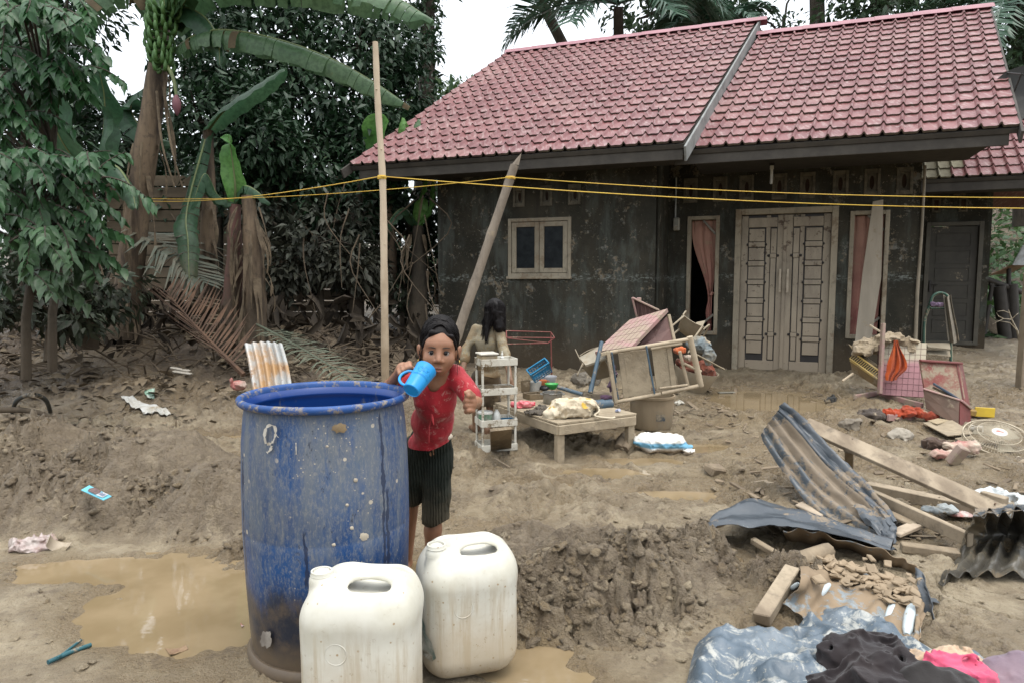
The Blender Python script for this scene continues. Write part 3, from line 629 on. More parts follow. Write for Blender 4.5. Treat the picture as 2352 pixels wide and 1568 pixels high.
def tile_mesh(wv, rv, nv, name):
    prof = [(0, .010), (.05, .026), (.11, .038), (.17, .030), (.23, .008), (.30, .0), (.55, .0035), (.80, .0), (.93, .002), (1.0, .010)]; n = len(prof)
    vs = []; fs = []
    for (y, dz) in ((0, .025), (1.06, .002)):
        for f, zz in prof: vs.append(wv * f + rv * y + nv * (zz + dz))
    for f, zz in prof: vs.append(wv * f + rv * .012 + nv * (zz + .0))
    for i in range(n - 1):
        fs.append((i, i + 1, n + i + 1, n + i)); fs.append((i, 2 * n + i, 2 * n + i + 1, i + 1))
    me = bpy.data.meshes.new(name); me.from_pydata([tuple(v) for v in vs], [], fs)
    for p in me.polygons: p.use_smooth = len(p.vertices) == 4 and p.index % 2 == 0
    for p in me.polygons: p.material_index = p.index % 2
    me.set_sharp_from_angle(angle=math.radians(50)); return me
def roof(name, e0, e1, vv, cols, rows, single, mats, skip=0):
    Ev = e1 - e0; wv = Ev / cols; rv = vv / rows; nv = Ev.cross(vv).normalized()
    mb = MB(); u = nv * -.012
    mb.add([e0 + u, e1 + u, e1 + vv + u, e0 + vv + u, e0 + u - nv * .05, e1 + u - nv * .05, e1 + vv + u - nv * .05, e0 + vv + u - nv * .05], [(0, 1, 2, 3), (7, 6, 5, 4), (0, 4, 5, 1), (1, 5, 6, 2), (2, 6, 7, 3), (3, 7, 4, 0)])
    base = mb.build(name, FASCIA, house); tm = tile_mesh(wv, rv, nv, 'tile')
    if single:
        for r in range(rows):
            for q in range(cols):
                me = tm
                mt = mats(q, r)
                if mt is not mats(99, 99):
                    me = tile_g.get((name, mt.name))
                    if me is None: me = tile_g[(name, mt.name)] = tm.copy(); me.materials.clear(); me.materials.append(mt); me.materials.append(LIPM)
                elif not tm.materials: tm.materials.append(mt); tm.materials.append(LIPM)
                o = bpy.data.objects.new('roof_tile', me); COL.objects.link(o); o.parent = base
                o.location = e0 + wv * q + rv * r + nv * random.uniform(0, .004) - wloc(base)
    else:
        A = np.array([tuple(v.co) for v in tm.vertices]); F0 = [tuple(p.vertices) for p in tm.polygons]; vs = []; fs = []
        for r in range(rows):
            for q in range(cols):
                off = e0 + wv * q + rv * r + nv * random.uniform(0, .004); o_ = len(A) * (r * cols + q); vs.append(A + np.array(off)); fs.append(np.array(F0) + o_)
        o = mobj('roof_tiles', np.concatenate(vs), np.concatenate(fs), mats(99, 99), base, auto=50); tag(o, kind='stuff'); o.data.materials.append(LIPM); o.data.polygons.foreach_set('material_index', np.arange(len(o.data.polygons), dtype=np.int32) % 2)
    return base, nv
tile_g = {}
RLV = E1 * .55 + E2 * 4.2 + V((0, 0, 2.6)); RLE0, RLE1 = hp(-5.34, -1.8, 2.80), hp(-1.1, -1.8, 2.80)
rl, nl = roof('roof_left', RLE0, RLE1, RLV, 25, 18, False, lambda q, r: TILE); rl.name = 'roof'
RRV = E1 * .55 + E2 * 3.7 + V((0, 0, 2.33)); RRE0, RRE1 = hp(-1.05, -1.5, 2.785), hp(1.99, -1.5, 2.785)
rr_, nr = roof('roof_right', RRE0, RRE1, RRV, 18, 17, True, lambda q, r: TILE); rr_.name = 'roof'
RIDGE = M('pink_ridge_cap', (.30, .13, .15), (.24, .10, .115), rough=.45, ns=4, mud=.06)
def ridge(a, b, par, n):
    for i in range(n):
        p, q = a + (b - a) * (i / n), a + (b - a) * ((i + 1.04) / n); P = []
        for (tt, zz) in ((-.13, -.075), (-.06, -.01), (0, .02), (.06, -.01), (.13, -.075)): P.append([p + E2 * tt + V((0, 0, zz + .006)), q + E2 * tt + V((0, 0, zz))])
        mb = MB(); mb.slab(P, .004); mb.build('ridge_cap', RIDGE, par, sm=40)
ridge(RLE0 + RLV + V((0, 0, .06)) - E1 * .02, RLE1 + RLV + V((0, 0, .06)) + E1 * .14, rl, 9)
ridge(RRE0 + RRV + V((0, 0, .06)) - E1 * .35, RRE1 + RRV + V((0, 0, .06)) + E1 * .02, rr_, 7)
# back slopes, so the roof is whole from other sides
for (e0, e1, v) in ((RLE0, RLE1, RLV), (RRE0, RRE1, RRV)):
    mb = MB(); bk = E2 * 3.6 + V((0, 0, -2.3)); mb.add([e0 + v, e1 + v, e1 + v + bk, e0 + v + bk], [(0, 3, 2, 1)]); mb.build('back_slope', TILE, rl)
# fascias, bargeboards, soffits
def fascia(e0, e1, par, h=.17):
    mb = MB(); mb.beam(e0 + E2 * .06 - V((0, 0, .03 + h / 2)), e1 + E2 * .06 - V((0, 0, .03 + h / 2)), .025, h); mb.build('fascia', FASCIA, par)
fascia(RLE0 + E1 * .1, RLE1 - E1 * .02, rl, .14); fascia(RRE0 - E1 * .2, RRE1 - E1 * .06, rr_, .13)
def barge(e, v, par, h, off, m):
    mb = MB(); d = v.normalized(); mb.beam(e - d * .18 + E1 * off - nl * (h / 2 - .03), e + v + d * .02 + E1 * off - nl * (h / 2 - .03), .024, h, nl); mb.build('bargeboard', m, par)
barge(RLE1, RLV, rl, .17, .045, BARGE); barge(RLE0, RLV, rl, .12, -.015, FASCIA); barge(RRE1, RRV, rr_, .12, .012, FASCIA)
SOFF = M('dark_soffit', (.045, .04, .034), rough=.95)  # soffit boards in one even dark brown
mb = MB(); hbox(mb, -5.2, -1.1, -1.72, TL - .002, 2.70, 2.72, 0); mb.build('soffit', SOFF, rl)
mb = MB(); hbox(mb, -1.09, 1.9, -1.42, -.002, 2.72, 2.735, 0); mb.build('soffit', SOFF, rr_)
mb = MB()
for k in range(22): p = RRE0 - E1 * .12 + RRV * (k / 22.) + E1 * random.uniform(-.02, .03); mb.box(p + nr * .03, (.12, .2, .07), HR @ rot(.53, random.uniform(-.3, .3), random.uniform(-.4, .4)), .02)
mb.build('valley_litter', M('leaf_litter_in_valley', (.12, .09, .055), (.05, .04, .025), ns=20), rr_)
# electric: bulb under the eave, conduit, meter box
mb = MB(); mb.lathe(hp(-.22, -.78, 2.45), [(0, .22), (.022, .22), (.024, .17), (.016, .165), (.017, .01), (.012, 0), (0, 0)], 12); bl = mb.build('light_bulb', M('cold_bulb', (.62, .62, .58), ns=3, rough=.3), house)
mb = MB(); mb.lathe(hp(-.22, -.78, 2.66), [(0, .03), (.03, .03), (.028, 0), (0, 0)], 12); mb.build('bulb_socket', DARK, bl)
PIPEW = M('pale_conduit', (.40, .42, .41), rough=.5, mud=.1)
mb = MB(); mb.tube([hp(-1.42, -.03, 2.69), hp(-1.42, -.03, 2.18), hp(-1.425, -.03, 2.06)], .011, 8); mb.build('conduit', PIPEW, house)
mb = MB(); hbox(mb, -1.445, -1.36, -.075, -.001, 1.99, 2.16, .012); mt = mb.build('meter_box', M('meter_grey', (.33, .32, .27), ns=8, mud=.3), house)
mb = MB(); hbox(mb, -1.43, -1.375, -.082, -.0755, 2.06, 2.145, .003); mb.build('meter_cover', M('meter_lid', (.25, .25, .215), ns=8, mud=.2), mt)
# the pale downpipe on the right corner
mb = MB(); mb.tube([hp(1.475, -.03, 2.68), hp(1.475, -.03, 1.9), hp(1.462, -.03, 1.2), hp(1.472, -.03, .2)], [.016, .016, .02, .022], 8); mb.build('corner_pipe', M('muddy_pipe', (.27, .23, .17), ns=4), house)
# rear wing
wing = thing('rear_wing', 'darker wing of the house with a panelled side door behind a green ladder', 'house wing', hp(2.2, 3, 0))
TW = 3.0; WD = (2.08, 2.79, .34, 2.19)
wallmesh(1.46, 2.92, -.2, 3.2, TW, .14, [WD]).build('wall', PLASTER, wing)
m_ = MB(); m_.add([hp(2.92, TW + .003, -.2), hp(2.92, TW + 3, -.2), hp(2.92, TW + 3, 3.1), hp(2.92, TW + .003, 3.1)], [(0, 1, 2, 3)]); m_.build('side_wall', PLASTER, wing)
WDM = M('shaded_grey_door', (.06, .056, .046), (.042, .039, .033), rough=.75, ns=3, mud=.1)  # the wing's weaker light is darkened into the door and frame colours
mb = MB(); rect_frame(mb, WD[0] - .03, WD[1] + .03, WD[2] - .02, WD[3] + .04, .06, TW - .03, TW + .08); wd = mb.build('door_frame', M('shaded_door_frame', (.09, .082, .063), ns=5), wing)
mb = MB(); hbox(mb, WD[0] + .031, WD[1] - .031, TW + .02, TW + .06, WD[2] + .03, WD[3] - .03); dl = mb.build('side_door', WDM, wing)
for k in range(6): z0 = WD[2] + .16 + k * .27; mb = MB(); rect_frame(mb, WD[0] + .12, WD[1] - .12, z0, z0 + .21, .012, TW + .012, TW + .0195, .002); mb.build('door_panel', WDM, dl)
mb = MB(); hbox(mb, WD[0] + .05, WD[0] + .08, TW - .01, TW + .0195, 1.15, 1.32); mb.tube([hp(WD[0] + .065, TW - .005, 1.26), hp(WD[0] + .16, TW - .02, 1.26)], .008, 6); mb.build('handle', IRON, dl)
house_ = house; house = wing
WRV = E1 * .2 + E2 * 1.75 + V((0, 0, 1.1)); WE0, WE1 = hp(1.47, 2.0, 2.775), hp(4.35, 2.0, 2.775)
def wm(q, r): return TILEG if q < 5 and (q < 4 or r % 3) else TILE
rw, _ = roof('roof_wing', WE0, WE1, WRV, 17, 7, True, wm); rw.name = 'roof'
house = house_
ridge(WE0 + WRV + V((0, 0, .06)), WE1 + WRV + V((0, 0, .06)), rw, 5)
mb = MB(); bk = E2 * 2.2 - V((0, 0, 1.2)); mb.add([WE0 + WRV, WE1 + WRV, WE1 + WRV + bk, WE0 + WRV + bk], [(0, 3, 2, 1)]); mb.build('back_slope', TILE, rw)
fascia(WE0, WE1, rw, .15)
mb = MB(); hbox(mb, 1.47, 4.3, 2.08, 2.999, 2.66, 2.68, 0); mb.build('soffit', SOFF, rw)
VBs = [(1.75 + .36 * k, 1.87 + .36 * k) for k in range(3)]
for (a, b) in VBs:
    mb = MB(); rect_frame(mb, a, b, 2.38, 2.6, .03, TW - .02, TW - .002); vo = mb.build('vent_block', VB, wing); mb = MB(); hbox(mb, a + .03, b - .03, TW - .008, TW - .003, 2.41, 2.57, 0); mb.build('slot_back', VH, vo)
# ---------------------------------------------------------------- plants
def leafmat(name, c1, c2, muddy=(1.0, 2.3), mudamt=.85, trans=.28, rough=.42, mc=(.17, .145, .10)):
    t = NT(name); t.co = t.pos
    col = t.mix(t.ramp(t.noise(1.7, 3), .38, .62), c1, c2); col = t.mix(t.ramp(t.noise(23, 2), .35, .7, 0, .55), col, tuple(q * .45 for q in c1))
    col = t.mix(t.ramp(t.noise(11, 3), .66, .75, 0, .35), col, (.16, .15, .06))
    if muddy:
        f = t.ramp(t.math('ADD', t.xyz(t.pos)[2], t.math('MULTIPLY', t.math('SUBTRACT', t.noise(1.9, 5), .5), 1.6)), muddy[0], muddy[1], mudamt, 0)
        f = t.math('MULTIPLY', f, t.ramp(t.noise(30, 4, .7), .3, .55, .35, 1)); col = t.mix(f, col, mc)
    t.fin(col, rough, t.bump(t.noise(60, 2), .2, .004), .35)
    tr = t.n('ShaderNodeBsdfTranslucent'); t.l(col, tr.inputs[0]); mx = t.n('ShaderNodeMixShader'); mx.inputs[0].default_value = trans
    t.l(t.b.outputs[0], mx.inputs[1]); t.l(tr.outputs[0], mx.inputs[2]); t.l(mx.outputs[0], t.out.inputs[0]); return t.m
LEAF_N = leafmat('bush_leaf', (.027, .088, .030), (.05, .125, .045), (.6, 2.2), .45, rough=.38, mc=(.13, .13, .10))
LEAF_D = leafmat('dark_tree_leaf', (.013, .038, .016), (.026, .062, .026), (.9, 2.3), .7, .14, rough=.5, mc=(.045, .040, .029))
LEAF_F = leafmat('far_tree_leaf', (.035, .07, .035), (.065, .115, .05), None, trans=.25)
LEAF_B = leafmat('banana_leaf', (.08, .16, .075), (.12, .20, .10), (1.2, 2.6), .9, .35, rough=.4)
LEAF_BD = leafmat('dark_banana_leaf', (.04, .10, .05), (.06, .13, .065), (.9, 2.2), .75, .35, rough=.4)
LEAF_BR = leafmat('bright_leaf', (.10, .26, .06), (.15, .32, .09), (.4, 1.2), .5, .4)
LEAF_P = leafmat('palm_leaf', (.035, .09, .055), (.06, .125, .075), None, trans=.2, rough=.38)
DRY = M('dry_leaf', (.17, .128, .082), (.075, .054, .034), rough=.9, ns=9, bump=.4, vary=.3); DRYR = M('rusty_dry_frond', (.11, .062, .037), (.05, .03, .02), rough=.9, ns=6)
BARK = M('muddy_bark', (.06, .05, .036), (.03, .025, .019), rough=.95, ns=8, st=(1, 1, .4), bump=.8, bs=25, bd=.02, zm=(.6, 1.5), mudcol=(.09, .068, .045))
STICK = M('muddy_stick', (.11, .083, .055), (.06, .045, .03), rough=.95, ns=10, bump=.6, bs=40)
LT = (np.array([(0, 0, 0), (0, .33, -.03), (0, .68, -.04), (0, 1, -.14), (-.21, .27, .06), (-.17, .62, .03), (.21, .24, .06), (.18, .60, .04)], float),
      np.array([(0, 1, 4), (1, 2, 5), (1, 5, 4), (2, 3, 5), (0, 6, 1), (1, 7, 2), (1, 6, 7), (2, 7, 3)]))
LM = (np.array([(0, 0, 0), (0, .5, -.035), (0, 1, -.13), (-.19, .44, .05), (.2, .40, .06)], float), np.array([(0, 1, 3), (1, 2, 3), (0, 4, 1), (1, 4, 2)]))
LS = (np.array([(0, 0, 0), (-.22, .45, .05), (.22, .45, .05), (0, 1, -.06)], float), np.array([(0, 2, 1), (1, 2, 3)]))
def norm(a): return a / (np.linalg.norm(a, axis=-1, keepdims=True) + 1e-9)
def leaves(pos, d, n, size, tpl):
    d = norm(d); s = norm(np.cross(d, n)); n = np.cross(s, d); T, F = tpl; k = len(T); size = np.asarray(size).reshape(-1, 1, 1)
    W = pos[:, None, :] + size * (T[None, :, :1] * s[:, None, :] + T[None, :, 1:2] * d[:, None, :] + T[None, :, 2:] * n[:, None, :])
    return W.reshape(-1, 3), (F[None] + k * np.arange(len(pos))[:, None, None]).reshape(-1, 3)
def blob_leaves(cl, n, size, droop=.5, shell=.45, rng=RNG):
    """leaves spread through lumpy clusters: cl = [(centre, (rx,ry,rz))]"""
    P, D, N = [], [], []; vol = np.array([r[0] * r[2] for c, r in cl]); cnt = (n * vol / vol.sum()).astype(int)
    for (c, r), m in zip(cl, cnt):
        q = norm(rng.normal(size=(m, 3))); rad = rng.random(m) ** shell; lump = .72 + .56 * n3(q * 1.0 + np.array(tuple(c)) * 3.1, 2.3, 5); p = np.array(tuple(c)) + q * (rad * lump)[:, None] * np.array(r)
        keep = n3(p, 2.6, 9) > .34; p, q = p[keep], q[keep]
        d = q * .7 + rng.normal(size=p.shape) * .55; d[:, 2] -= droop; nn = rng.normal(size=p.shape) * .5 + q * .5; nn[:, 2] += .8
        P.append(p); D.append(d); N.append(nn)
    P = np.concatenate(P); return P, np.concatenate(D), np.concatenate(N), size * (.65 + .7 * rng.random(len(P)))
def tree(label, cl, n, size, mat, trunk, tpl=LM, droop=.5, name='leafy_tree', group=None, r0=.12, limbs=True, shell=.45):
    b = trunk[0]; o = thing(name, label, 'tree', b, group)
    mb = MB(); mb.tube(trunk, list(np.linspace(r0, r0 * .45, len(trunk))), 8); mb.build('trunk', BARK, o, sm=60)
    if limbs:
        mb = MB()
        for c, r in cl:
            a = V(trunk[-1]) * .6 + V(trunk[max(len(trunk) - 2, 0)]) * .4; c = V(c); m = (a + c) / 2 + V((random.uniform(-.2, .2), random.uniform(-.2, .2), .15)); mb.tube(bez([a, m, c, c + (c - a) * .15], 7), list(np.linspace(r0 * .4, .012, 7)), 5)
            for _ in range(4): e = c + V((random.uniform(-1, 1) * r[0], random.uniform(-1, 1) * r[1], random.uniform(-1, 1) * r[2])) * .8; mb.tube([(a + c) / 2 * .3 + c * .7, (c + e) / 2 + V((0, 0, .05)), e], [.018, .012, .006], 4)
        mb.build('limbs', BARK, o)
    vs, f = leaves(*blob_leaves(cl, n, size, droop, shell), tpl); cr = mobj('crown', vs, f, mat, o); return o
C = lambda u, v, Y, rx, ry, rz: (at(u, v, Y), (rx, ry, rz))
# dark trees closing the yard on the left
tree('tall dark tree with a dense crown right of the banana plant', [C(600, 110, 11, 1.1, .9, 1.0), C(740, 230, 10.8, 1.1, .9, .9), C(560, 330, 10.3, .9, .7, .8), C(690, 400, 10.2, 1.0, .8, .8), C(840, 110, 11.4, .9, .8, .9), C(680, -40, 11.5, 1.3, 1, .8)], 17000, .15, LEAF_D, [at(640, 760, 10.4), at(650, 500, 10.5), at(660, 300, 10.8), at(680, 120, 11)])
tree('broad tree with glossy leaves behind the tall bare pole', [C(850, 330, 10.6, .8, .7, .8), C(800, 480, 10.0, .8, .7, .6), C(920, 250, 11.6, .7, .6, .8), C(900, 90, 12, .7, .6, .7), C(880, 420, 10.6, .6, .5, .5)], 10500, .14, LEAF_D, [at(815, 780, 9.9), at(805, 560, 10.1), at(850, 330, 10.8)], r0=.1)
tree('slim tree wrapped in climbing leaves at the edge of the open sky', [C(975, 20, 13, .35, .35, .5), C(985, 110, 13, .3, .3, .5), C(978, 200, 13, .3, .3, .5), C(970, 290, 13, .4, .4, .5), C(1000, -70, 13, .6, .5, .5)], 2600, .13, LEAF_F, [at(975, 480, 13), at(980, 240, 13), at(985, -120, 13)], r0=.22, limbs=False, shell=.8)
tree('pale green bushy tree above the left end of the roof', [C(1000, 250, 14, .8, .7, .6), C(930, 300, 14, .8, .7, .6), C(1060, 215, 15, .5, .5, .35), C(960, 190, 14.5, .5, .5, .5)], 3000, .13, leafmat('hedge_leaf', (.07, .13, .04), (.11, .18, .06), None), [at(990, 430, 14), at(990, 260, 14)], tpl=LS)
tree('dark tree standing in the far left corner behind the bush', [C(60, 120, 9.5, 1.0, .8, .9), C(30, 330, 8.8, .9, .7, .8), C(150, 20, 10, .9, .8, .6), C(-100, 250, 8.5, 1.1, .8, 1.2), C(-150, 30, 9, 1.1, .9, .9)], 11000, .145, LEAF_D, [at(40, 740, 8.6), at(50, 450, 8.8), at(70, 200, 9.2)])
tree('thin tree with hanging compound leaves beside the banana flower', [C(450, 270, 9.6, .55, .5, .5), C(500, 180, 10, .55, .5, .5), C(560, 250, 9.8, .6, .5, .5), C(430, 140, 10.4, .5, .5, .4), C(520, 400, 9.4, .5, .4, .5), C(610, 320, 9.5, .5, .5, .5)], 5200, .14, LEAF_D, [at(500, 760, 9.5), at(505, 500, 9.6), at(510, 250, 10)], r0=.07)
tree('low tree with mud coated leaves in front of the plank wall', [C(720, 560, 9.3, .75, .5, .4), C(650, 620, 9.1, .5, .4, .35), C(800, 610, 9.2, .55, .4, .4), C(770, 500, 9.4, .6, .4, .35), C(600, 500, 9.5, .45, .4, .35)], 4800, .14, leafmat('mud_coated_leaf', (.025, .042, .028), (.04, .055, .036), (1.2, 3.4), .75, .1, rough=.55, mc=(.055, .049, .036)), [at(740, 790, 9.2), at(735, 650, 9.3), at(720, 540, 9.4)], r0=.06)
tree('small dark tree with a flared foot right of the drooping dead leaves', [C(830, 500, 9.6, .3, .3, .3), C(870, 440, 10, .4, .4, .3)], 500, .15, LEAF_D, [at(822, 775, 9.4), at(815, 690, 9.4), at(800, 560, 9.5), at(830, 420, 9.8)], r0=.11)
tree('dark shrubby tree filling the gap beside the left house corner', [C(930, 470, 10.6, .55, .5, .5), C(900, 580, 10.3, .5, .4, .45), C(960, 600, 10.5, .45, .4, .5), C(985, 500, 11, .5, .4, .5), C(850, 640, 10, .5, .4, .4), C(940, 690, 10, .5, .4, .3)], 4200, .13, LEAF_D, [at(925, 770, 10.2), at(930, 620, 10.4), at(940, 480, 10.6)], r0=.06)
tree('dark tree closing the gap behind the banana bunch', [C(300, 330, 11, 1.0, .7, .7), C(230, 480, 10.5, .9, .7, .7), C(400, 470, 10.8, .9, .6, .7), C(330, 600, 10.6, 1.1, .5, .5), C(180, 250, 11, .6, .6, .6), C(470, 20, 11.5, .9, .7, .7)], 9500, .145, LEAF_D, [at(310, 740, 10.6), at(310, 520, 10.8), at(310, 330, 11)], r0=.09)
# trees and palms beyond the house
tree('dark broad tree behind the middle of the roof ridge', [C(1560, 0, 17, 1.7, 1, 1.0), C(1480, 40, 17, 1.0, .8, .6), C(1640, -40, 18, 1.5, 1, 1.0), C(1250, -80, 18, 1.2, 1, .8)], 3800, .2, LEAF_F, [at(1570, 420, 17), at(1575, 150, 17), at(1590, -60, 17.5)], tpl=LS, r0=.2)
tree('dark tree behind the right roof ridge', [C(2020, 0, 17, 1.5, 1, 1.2), C(1960, 60, 17, .7, .7, .6), C(2120, -30, 18, 1.3, 1, 1.0), C(1990, -120, 18, 1.6, 1, .8)], 3800, .2, LEAF_F, [at(2030, 420, 17), at(2030, 150, 17), at(2030, -60, 17.5)], tpl=LS, r0=.2)
tree('tall hedge like tree past the right gable end', [C(2330, 60, 15, .9, .8, 1.6), C(2400, 180, 14.5, 1.0, .8, 1.4), C(2290, 160, 16, .6, .6, .9), C(2250, -60, 16, 1.4, 1, .8)], 3600, .19, LEAF_F, [at(2350, 520, 15), at(2350, 250, 15), at(2340, -60, 15)], tpl=LS, r0=.2)
tree('airy tree with sparse twigs against the sky over the roof valley', [C(1720, 40, 19, .8, .6, .35), C(1800, 60, 19, .7, .6, .35), C(1850, -60, 20, .9, .7, .6)], 700, .16, LEAF_F, [at(1790, 420, 19), at(1800, 180, 19), at(1800, 40, 19)], tpl=LS, r0=.1)
def frond(p0, d, length, droop, nl, ll, mat, parent, name='frond', fold=.35, up=V((0, 0, 1)), hang=.5, rach=.016, wide=.045):
    d = V(d).normalized(); pts = []; p = V(p0); dd = V(d); m = 16
    for i in range(m + 1): pts.append(p.copy()); dd = (dd + V((0, 0, -droop / m * (.4 + 1.4 * i / m)))).normalized(); p = p + dd * (length / m)
    mb = MB(); mb.tube(pts, list(np.linspace(rach, .004, m + 1)), 5)
    A = np.array([tuple(q) for q in pts]); tt = np.linspace(.14, .985, nl)
    for k, q in enumerate(tt):
        x = q * m; i = min(int(x), m - 1); c = V(A[i] + (A[i + 1] - A[i]) * (x - i)); tg = V(A[i + 1] - A[i]).normalized(); sd = tg.cross(up)
        if sd.length < .1: sd = V((1, 0, 0))
        sd.normalize(); l = ll * (.45 + .8 * math.sin(math.pi * min(1, (q * .92 + .08))) ** .7) * random.uniform(.85, 1.1)
        for s in (-1, 1):
            dv = (sd * s + tg * (.45 + .5 * q) + up * fold * .6 + V((random.uniform(-1, 1), random.uniform(-1, 1), random.uniform(-1, 1))) * .16).normalized(); e1 = c + dv * l * .5; e2 = e1 + (dv + V((0, 0, -hang * random.uniform(.6, 1.3)))).normalized() * l * .5; wv = tg * wide * .5
            mb.add([c - wv * .5, c + wv * .5, e1 + wv, e1 - wv, e2], [(0, 1, 2, 3), (3, 2, 4)])
    return mb.build(name, mat, parent)
def palm(label, base, top, fr, mat, r=.13, nl=46, ll=.6):
    o = thing('palm_tree', label, 'palm tree', base); mb = MB(); mb.tube(bez([base, (V(base) + V(top)) / 2 + V((.1, 0, 0)), top], 10), list(np.linspace(r * 1.15, r * .8, 10)), 10); mb.build('trunk', BARK, o, sm=60)
    for (az, el, L, dr) in fr: frond(V(top) + V((0, 0, .1)), (math.cos(el) * math.cos(az), math.cos(el) * math.sin(az), math.sin(el)), L, dr, nl, ll, mat, o, hang=.7, rach=.03, wide=.07)
    return o
R_ = math.radians
palm('palm with broad drooping fronds over the left roof ridge', at(1400, 420, 15), at(1420, 20, 15), [(R_(180), .15, 2.6, 1.1), (R_(205), .5, 2.4, 1.2), (R_(160), .45, 2.6, 1.3), (R_(0), .3, 2.6, 1.2), (R_(330), .25, 2.4, 1.2), (R_(25), .7, 2.6, 1.2), (R_(260), .35, 2.0, 1.2), (R_(90), .9, 2.6, 1), (R_(230), -.1, 2.0, .9), (R_(300), -.05, 2.0, .9), (R_(120), 1.1, 2.6, .9)], LEAF_P, ll=.85, nl=38)
palm('tall palm whose grey trunk rises behind the right roof ridge', at(1865, 420, 18), at(1872, -170, 18), [(k * 2 * math.pi / 9, .35 + .3 * (k % 3), 3.4, 1.5) for k in range(9)], LEAF_P, r=.2, ll=.7)
palm('palm with feathery fronds behind the dish at the right edge', at(2370, 420, 16), at(2330, 30, 15.5), [(k * 2 * math.pi / 10 + .2, .1 + .35 * (k % 3), 3.0, 1.6) for k in range(10)], LEAF_P, r=.18, ll=.6)
palm('palm leaning in from above the open sky', at(1440, 420, 19), at(1140, -190, 16.5), [(R_(270), .0, 2.0, 1.4), (R_(350), .1, 2.4, 1.5), (R_(200), .2, 2.2, 1.4), (R_(90), .4, 2.4, 1.4), (R_(310), -.2, 2.0, 1.2)], LEAF_P, r=.14, ll=.5)
palm('small palm peeping over the ridge in the roof middle', at(1630, 420, 16), at(1640, 90, 16), [(k * 2 * math.pi / 8 + .4, .5 + .3 * (k % 2), 1.5, 1.5) for k in range(8)], LEAF_P, r=.09, ll=.45)
# a dark wood closing the view far behind
cl = [(V((x, y, z)), (2.0, 1.2, 1.4)) for x in np.arange(-24, 1.5, 1.7) for (y, z) in ((17 + (x % 3), 2.0), (18 + (x % 2), 4.2))] + [(V((x, y, z)), (2.0, 1.2, 1.5)) for x in np.arange(5.5, 26, 1.9) for (y, z) in ((25, 6), (24, 8))]
vs, f = leaves(*blob_leaves(cl, 26000, .34, .4), LS); tag(mobj('distant_wood', vs, f, LEAF_F), 'dark mass of trees closing the view behind the yard', kind='stuff')
# undergrowth on the hillside at the right edge
n = 9000; x = RNG.uniform(6.2, 15, n); y = RNG.uniform(11.5, 22, n); P = np.stack([x, y, base_z(x, y) + RNG.random(n) ** 2 * .7], -1); D = RNG.normal(size=(n, 3)); D[:, 2] = np.abs(D[:, 2]) * .6; N = RNG.normal(size=(n, 3)) * .5 + np.array([0, -.6, .8])
vs, f = leaves(P, D, N, .16 + .14 * RNG.random(n), LS); tag(mobj('hillside_undergrowth', vs, f, leafmat('undergrowth_leaf', (.05, .11, .035), (.085, .15, .05), None)), 'green undergrowth on the slope at the right edge', kind='stuff')
# ---- near bush: leaves hang along drooping twigs, the largest are single pieces
def bush(label, root, twigs, nlf, size, nsingle, mat, rr=.05):
    o = thing('leafy_bush', label, 'bush', root); mb = MB(); tw = MB(); L = []
    for (p, d, ln) in twigs:
        p = V(p); d = V(d).normalized(); pts = []; q = p.copy(); dd = d.copy()
        for i in range(9): pts.append(q.copy()); dd = (dd + V((random.uniform(-.08, .08), random.uniform(-.08, .08), -.14))).normalized(); q = q + dd * ln / 8
        tw.tube(pts, list(np.linspace(.009, .003, 9)), 4, cap=False)
        for k in range(nlf):
            x = (k + .5 + random.uniform(-.3, .3)) / nlf * 7.9; i = min(int(x), 7); c = pts[i].lerp(pts[i + 1], x - i); tg = (pts[i + 1] - pts[i]).normalized(); sd = tg.cross(V((0, 0, 1))).normalized() * (1 if k % 2 else -1)
            dv = (tg * .7 + sd * .8 + V((random.uniform(-.3, .3), random.uniform(-.4, .1), random.uniform(-1.3, -.3)))); nn = V((random.uniform(-.4, .4), random.uniform(-.9, .1), random.uniform(.3, 1)))
            L.append((c, dv, nn, size * random.uniform(.6, 1.25)))
    mb.tube([root, V(root) + V((.05, -.03, .5)), V(root) + V((.12, .05, 1.1)), V(root) + V((.05, .1, 1.9))], [rr * .8, rr * .7, rr * .7, rr * .4], 7)
    for (p, d, ln) in twigs[::3]: a = V(root) + V((.1, .04, min(1.9, max(.5, (p[2] - root[2]) * .7)))); mb.tube(bez([a, (a + V(p)) / 2 + V((0, 0, .08)), p], 6), list(np.linspace(rr * .35, .009, 6)), 5)
    mb.build('trunk', BARK, o, sm=60); tw.build('twigs', BARK, o)
    T, F = LT; protos = []
    for k in range(4):
        T2 = T.copy(); T2[:, 2] *= (.6, 1.2, 1.8, 1.)[k]; T2[:, 0] *= (1, .85, 1.1, 1.2)[k]; T2[3, 0] += (.05, -.06, .03, 0)[k]
        me = bpy.data.meshes.new('leaf'); me.from_pydata([tuple(q) for q in T2], [], [tuple(q) for q in F.tolist()]); me.materials.append(mat); [setattr(pp, 'use_smooth', True) for pp in me.polygons]; protos.append(me)
    L.sort(key=lambda a: (V(a[0]) - cam.location).length / a[3]); ol = V(o.location)
    for i, (c, dv, nn, s) in enumerate(L[:nsingle]):
        d, sd, up = frame(dv, nn); m = Matrix((sd, d, up)).transposed().to_4x4(); m = Matrix.Translation(c - ol) @ m @ Matrix.Scale(s, 4)
        q = bpy.data.objects.new('leaf', protos[i % 4]); COL.objects.link(q); q.parent = o; q.matrix_local = m
    if len(L) > nsingle:
        R = L[nsingle:]; vs, f = leaves(np.array([tuple(a[0]) for a in R]), np.array([tuple(a[1]) for a in R]), np.array([tuple(a[2]) for a in R]), np.array([a[3] for a in R]), LT)
        tag(mobj('foliage', vs, f, mat, o), kind='stuff')
    return o
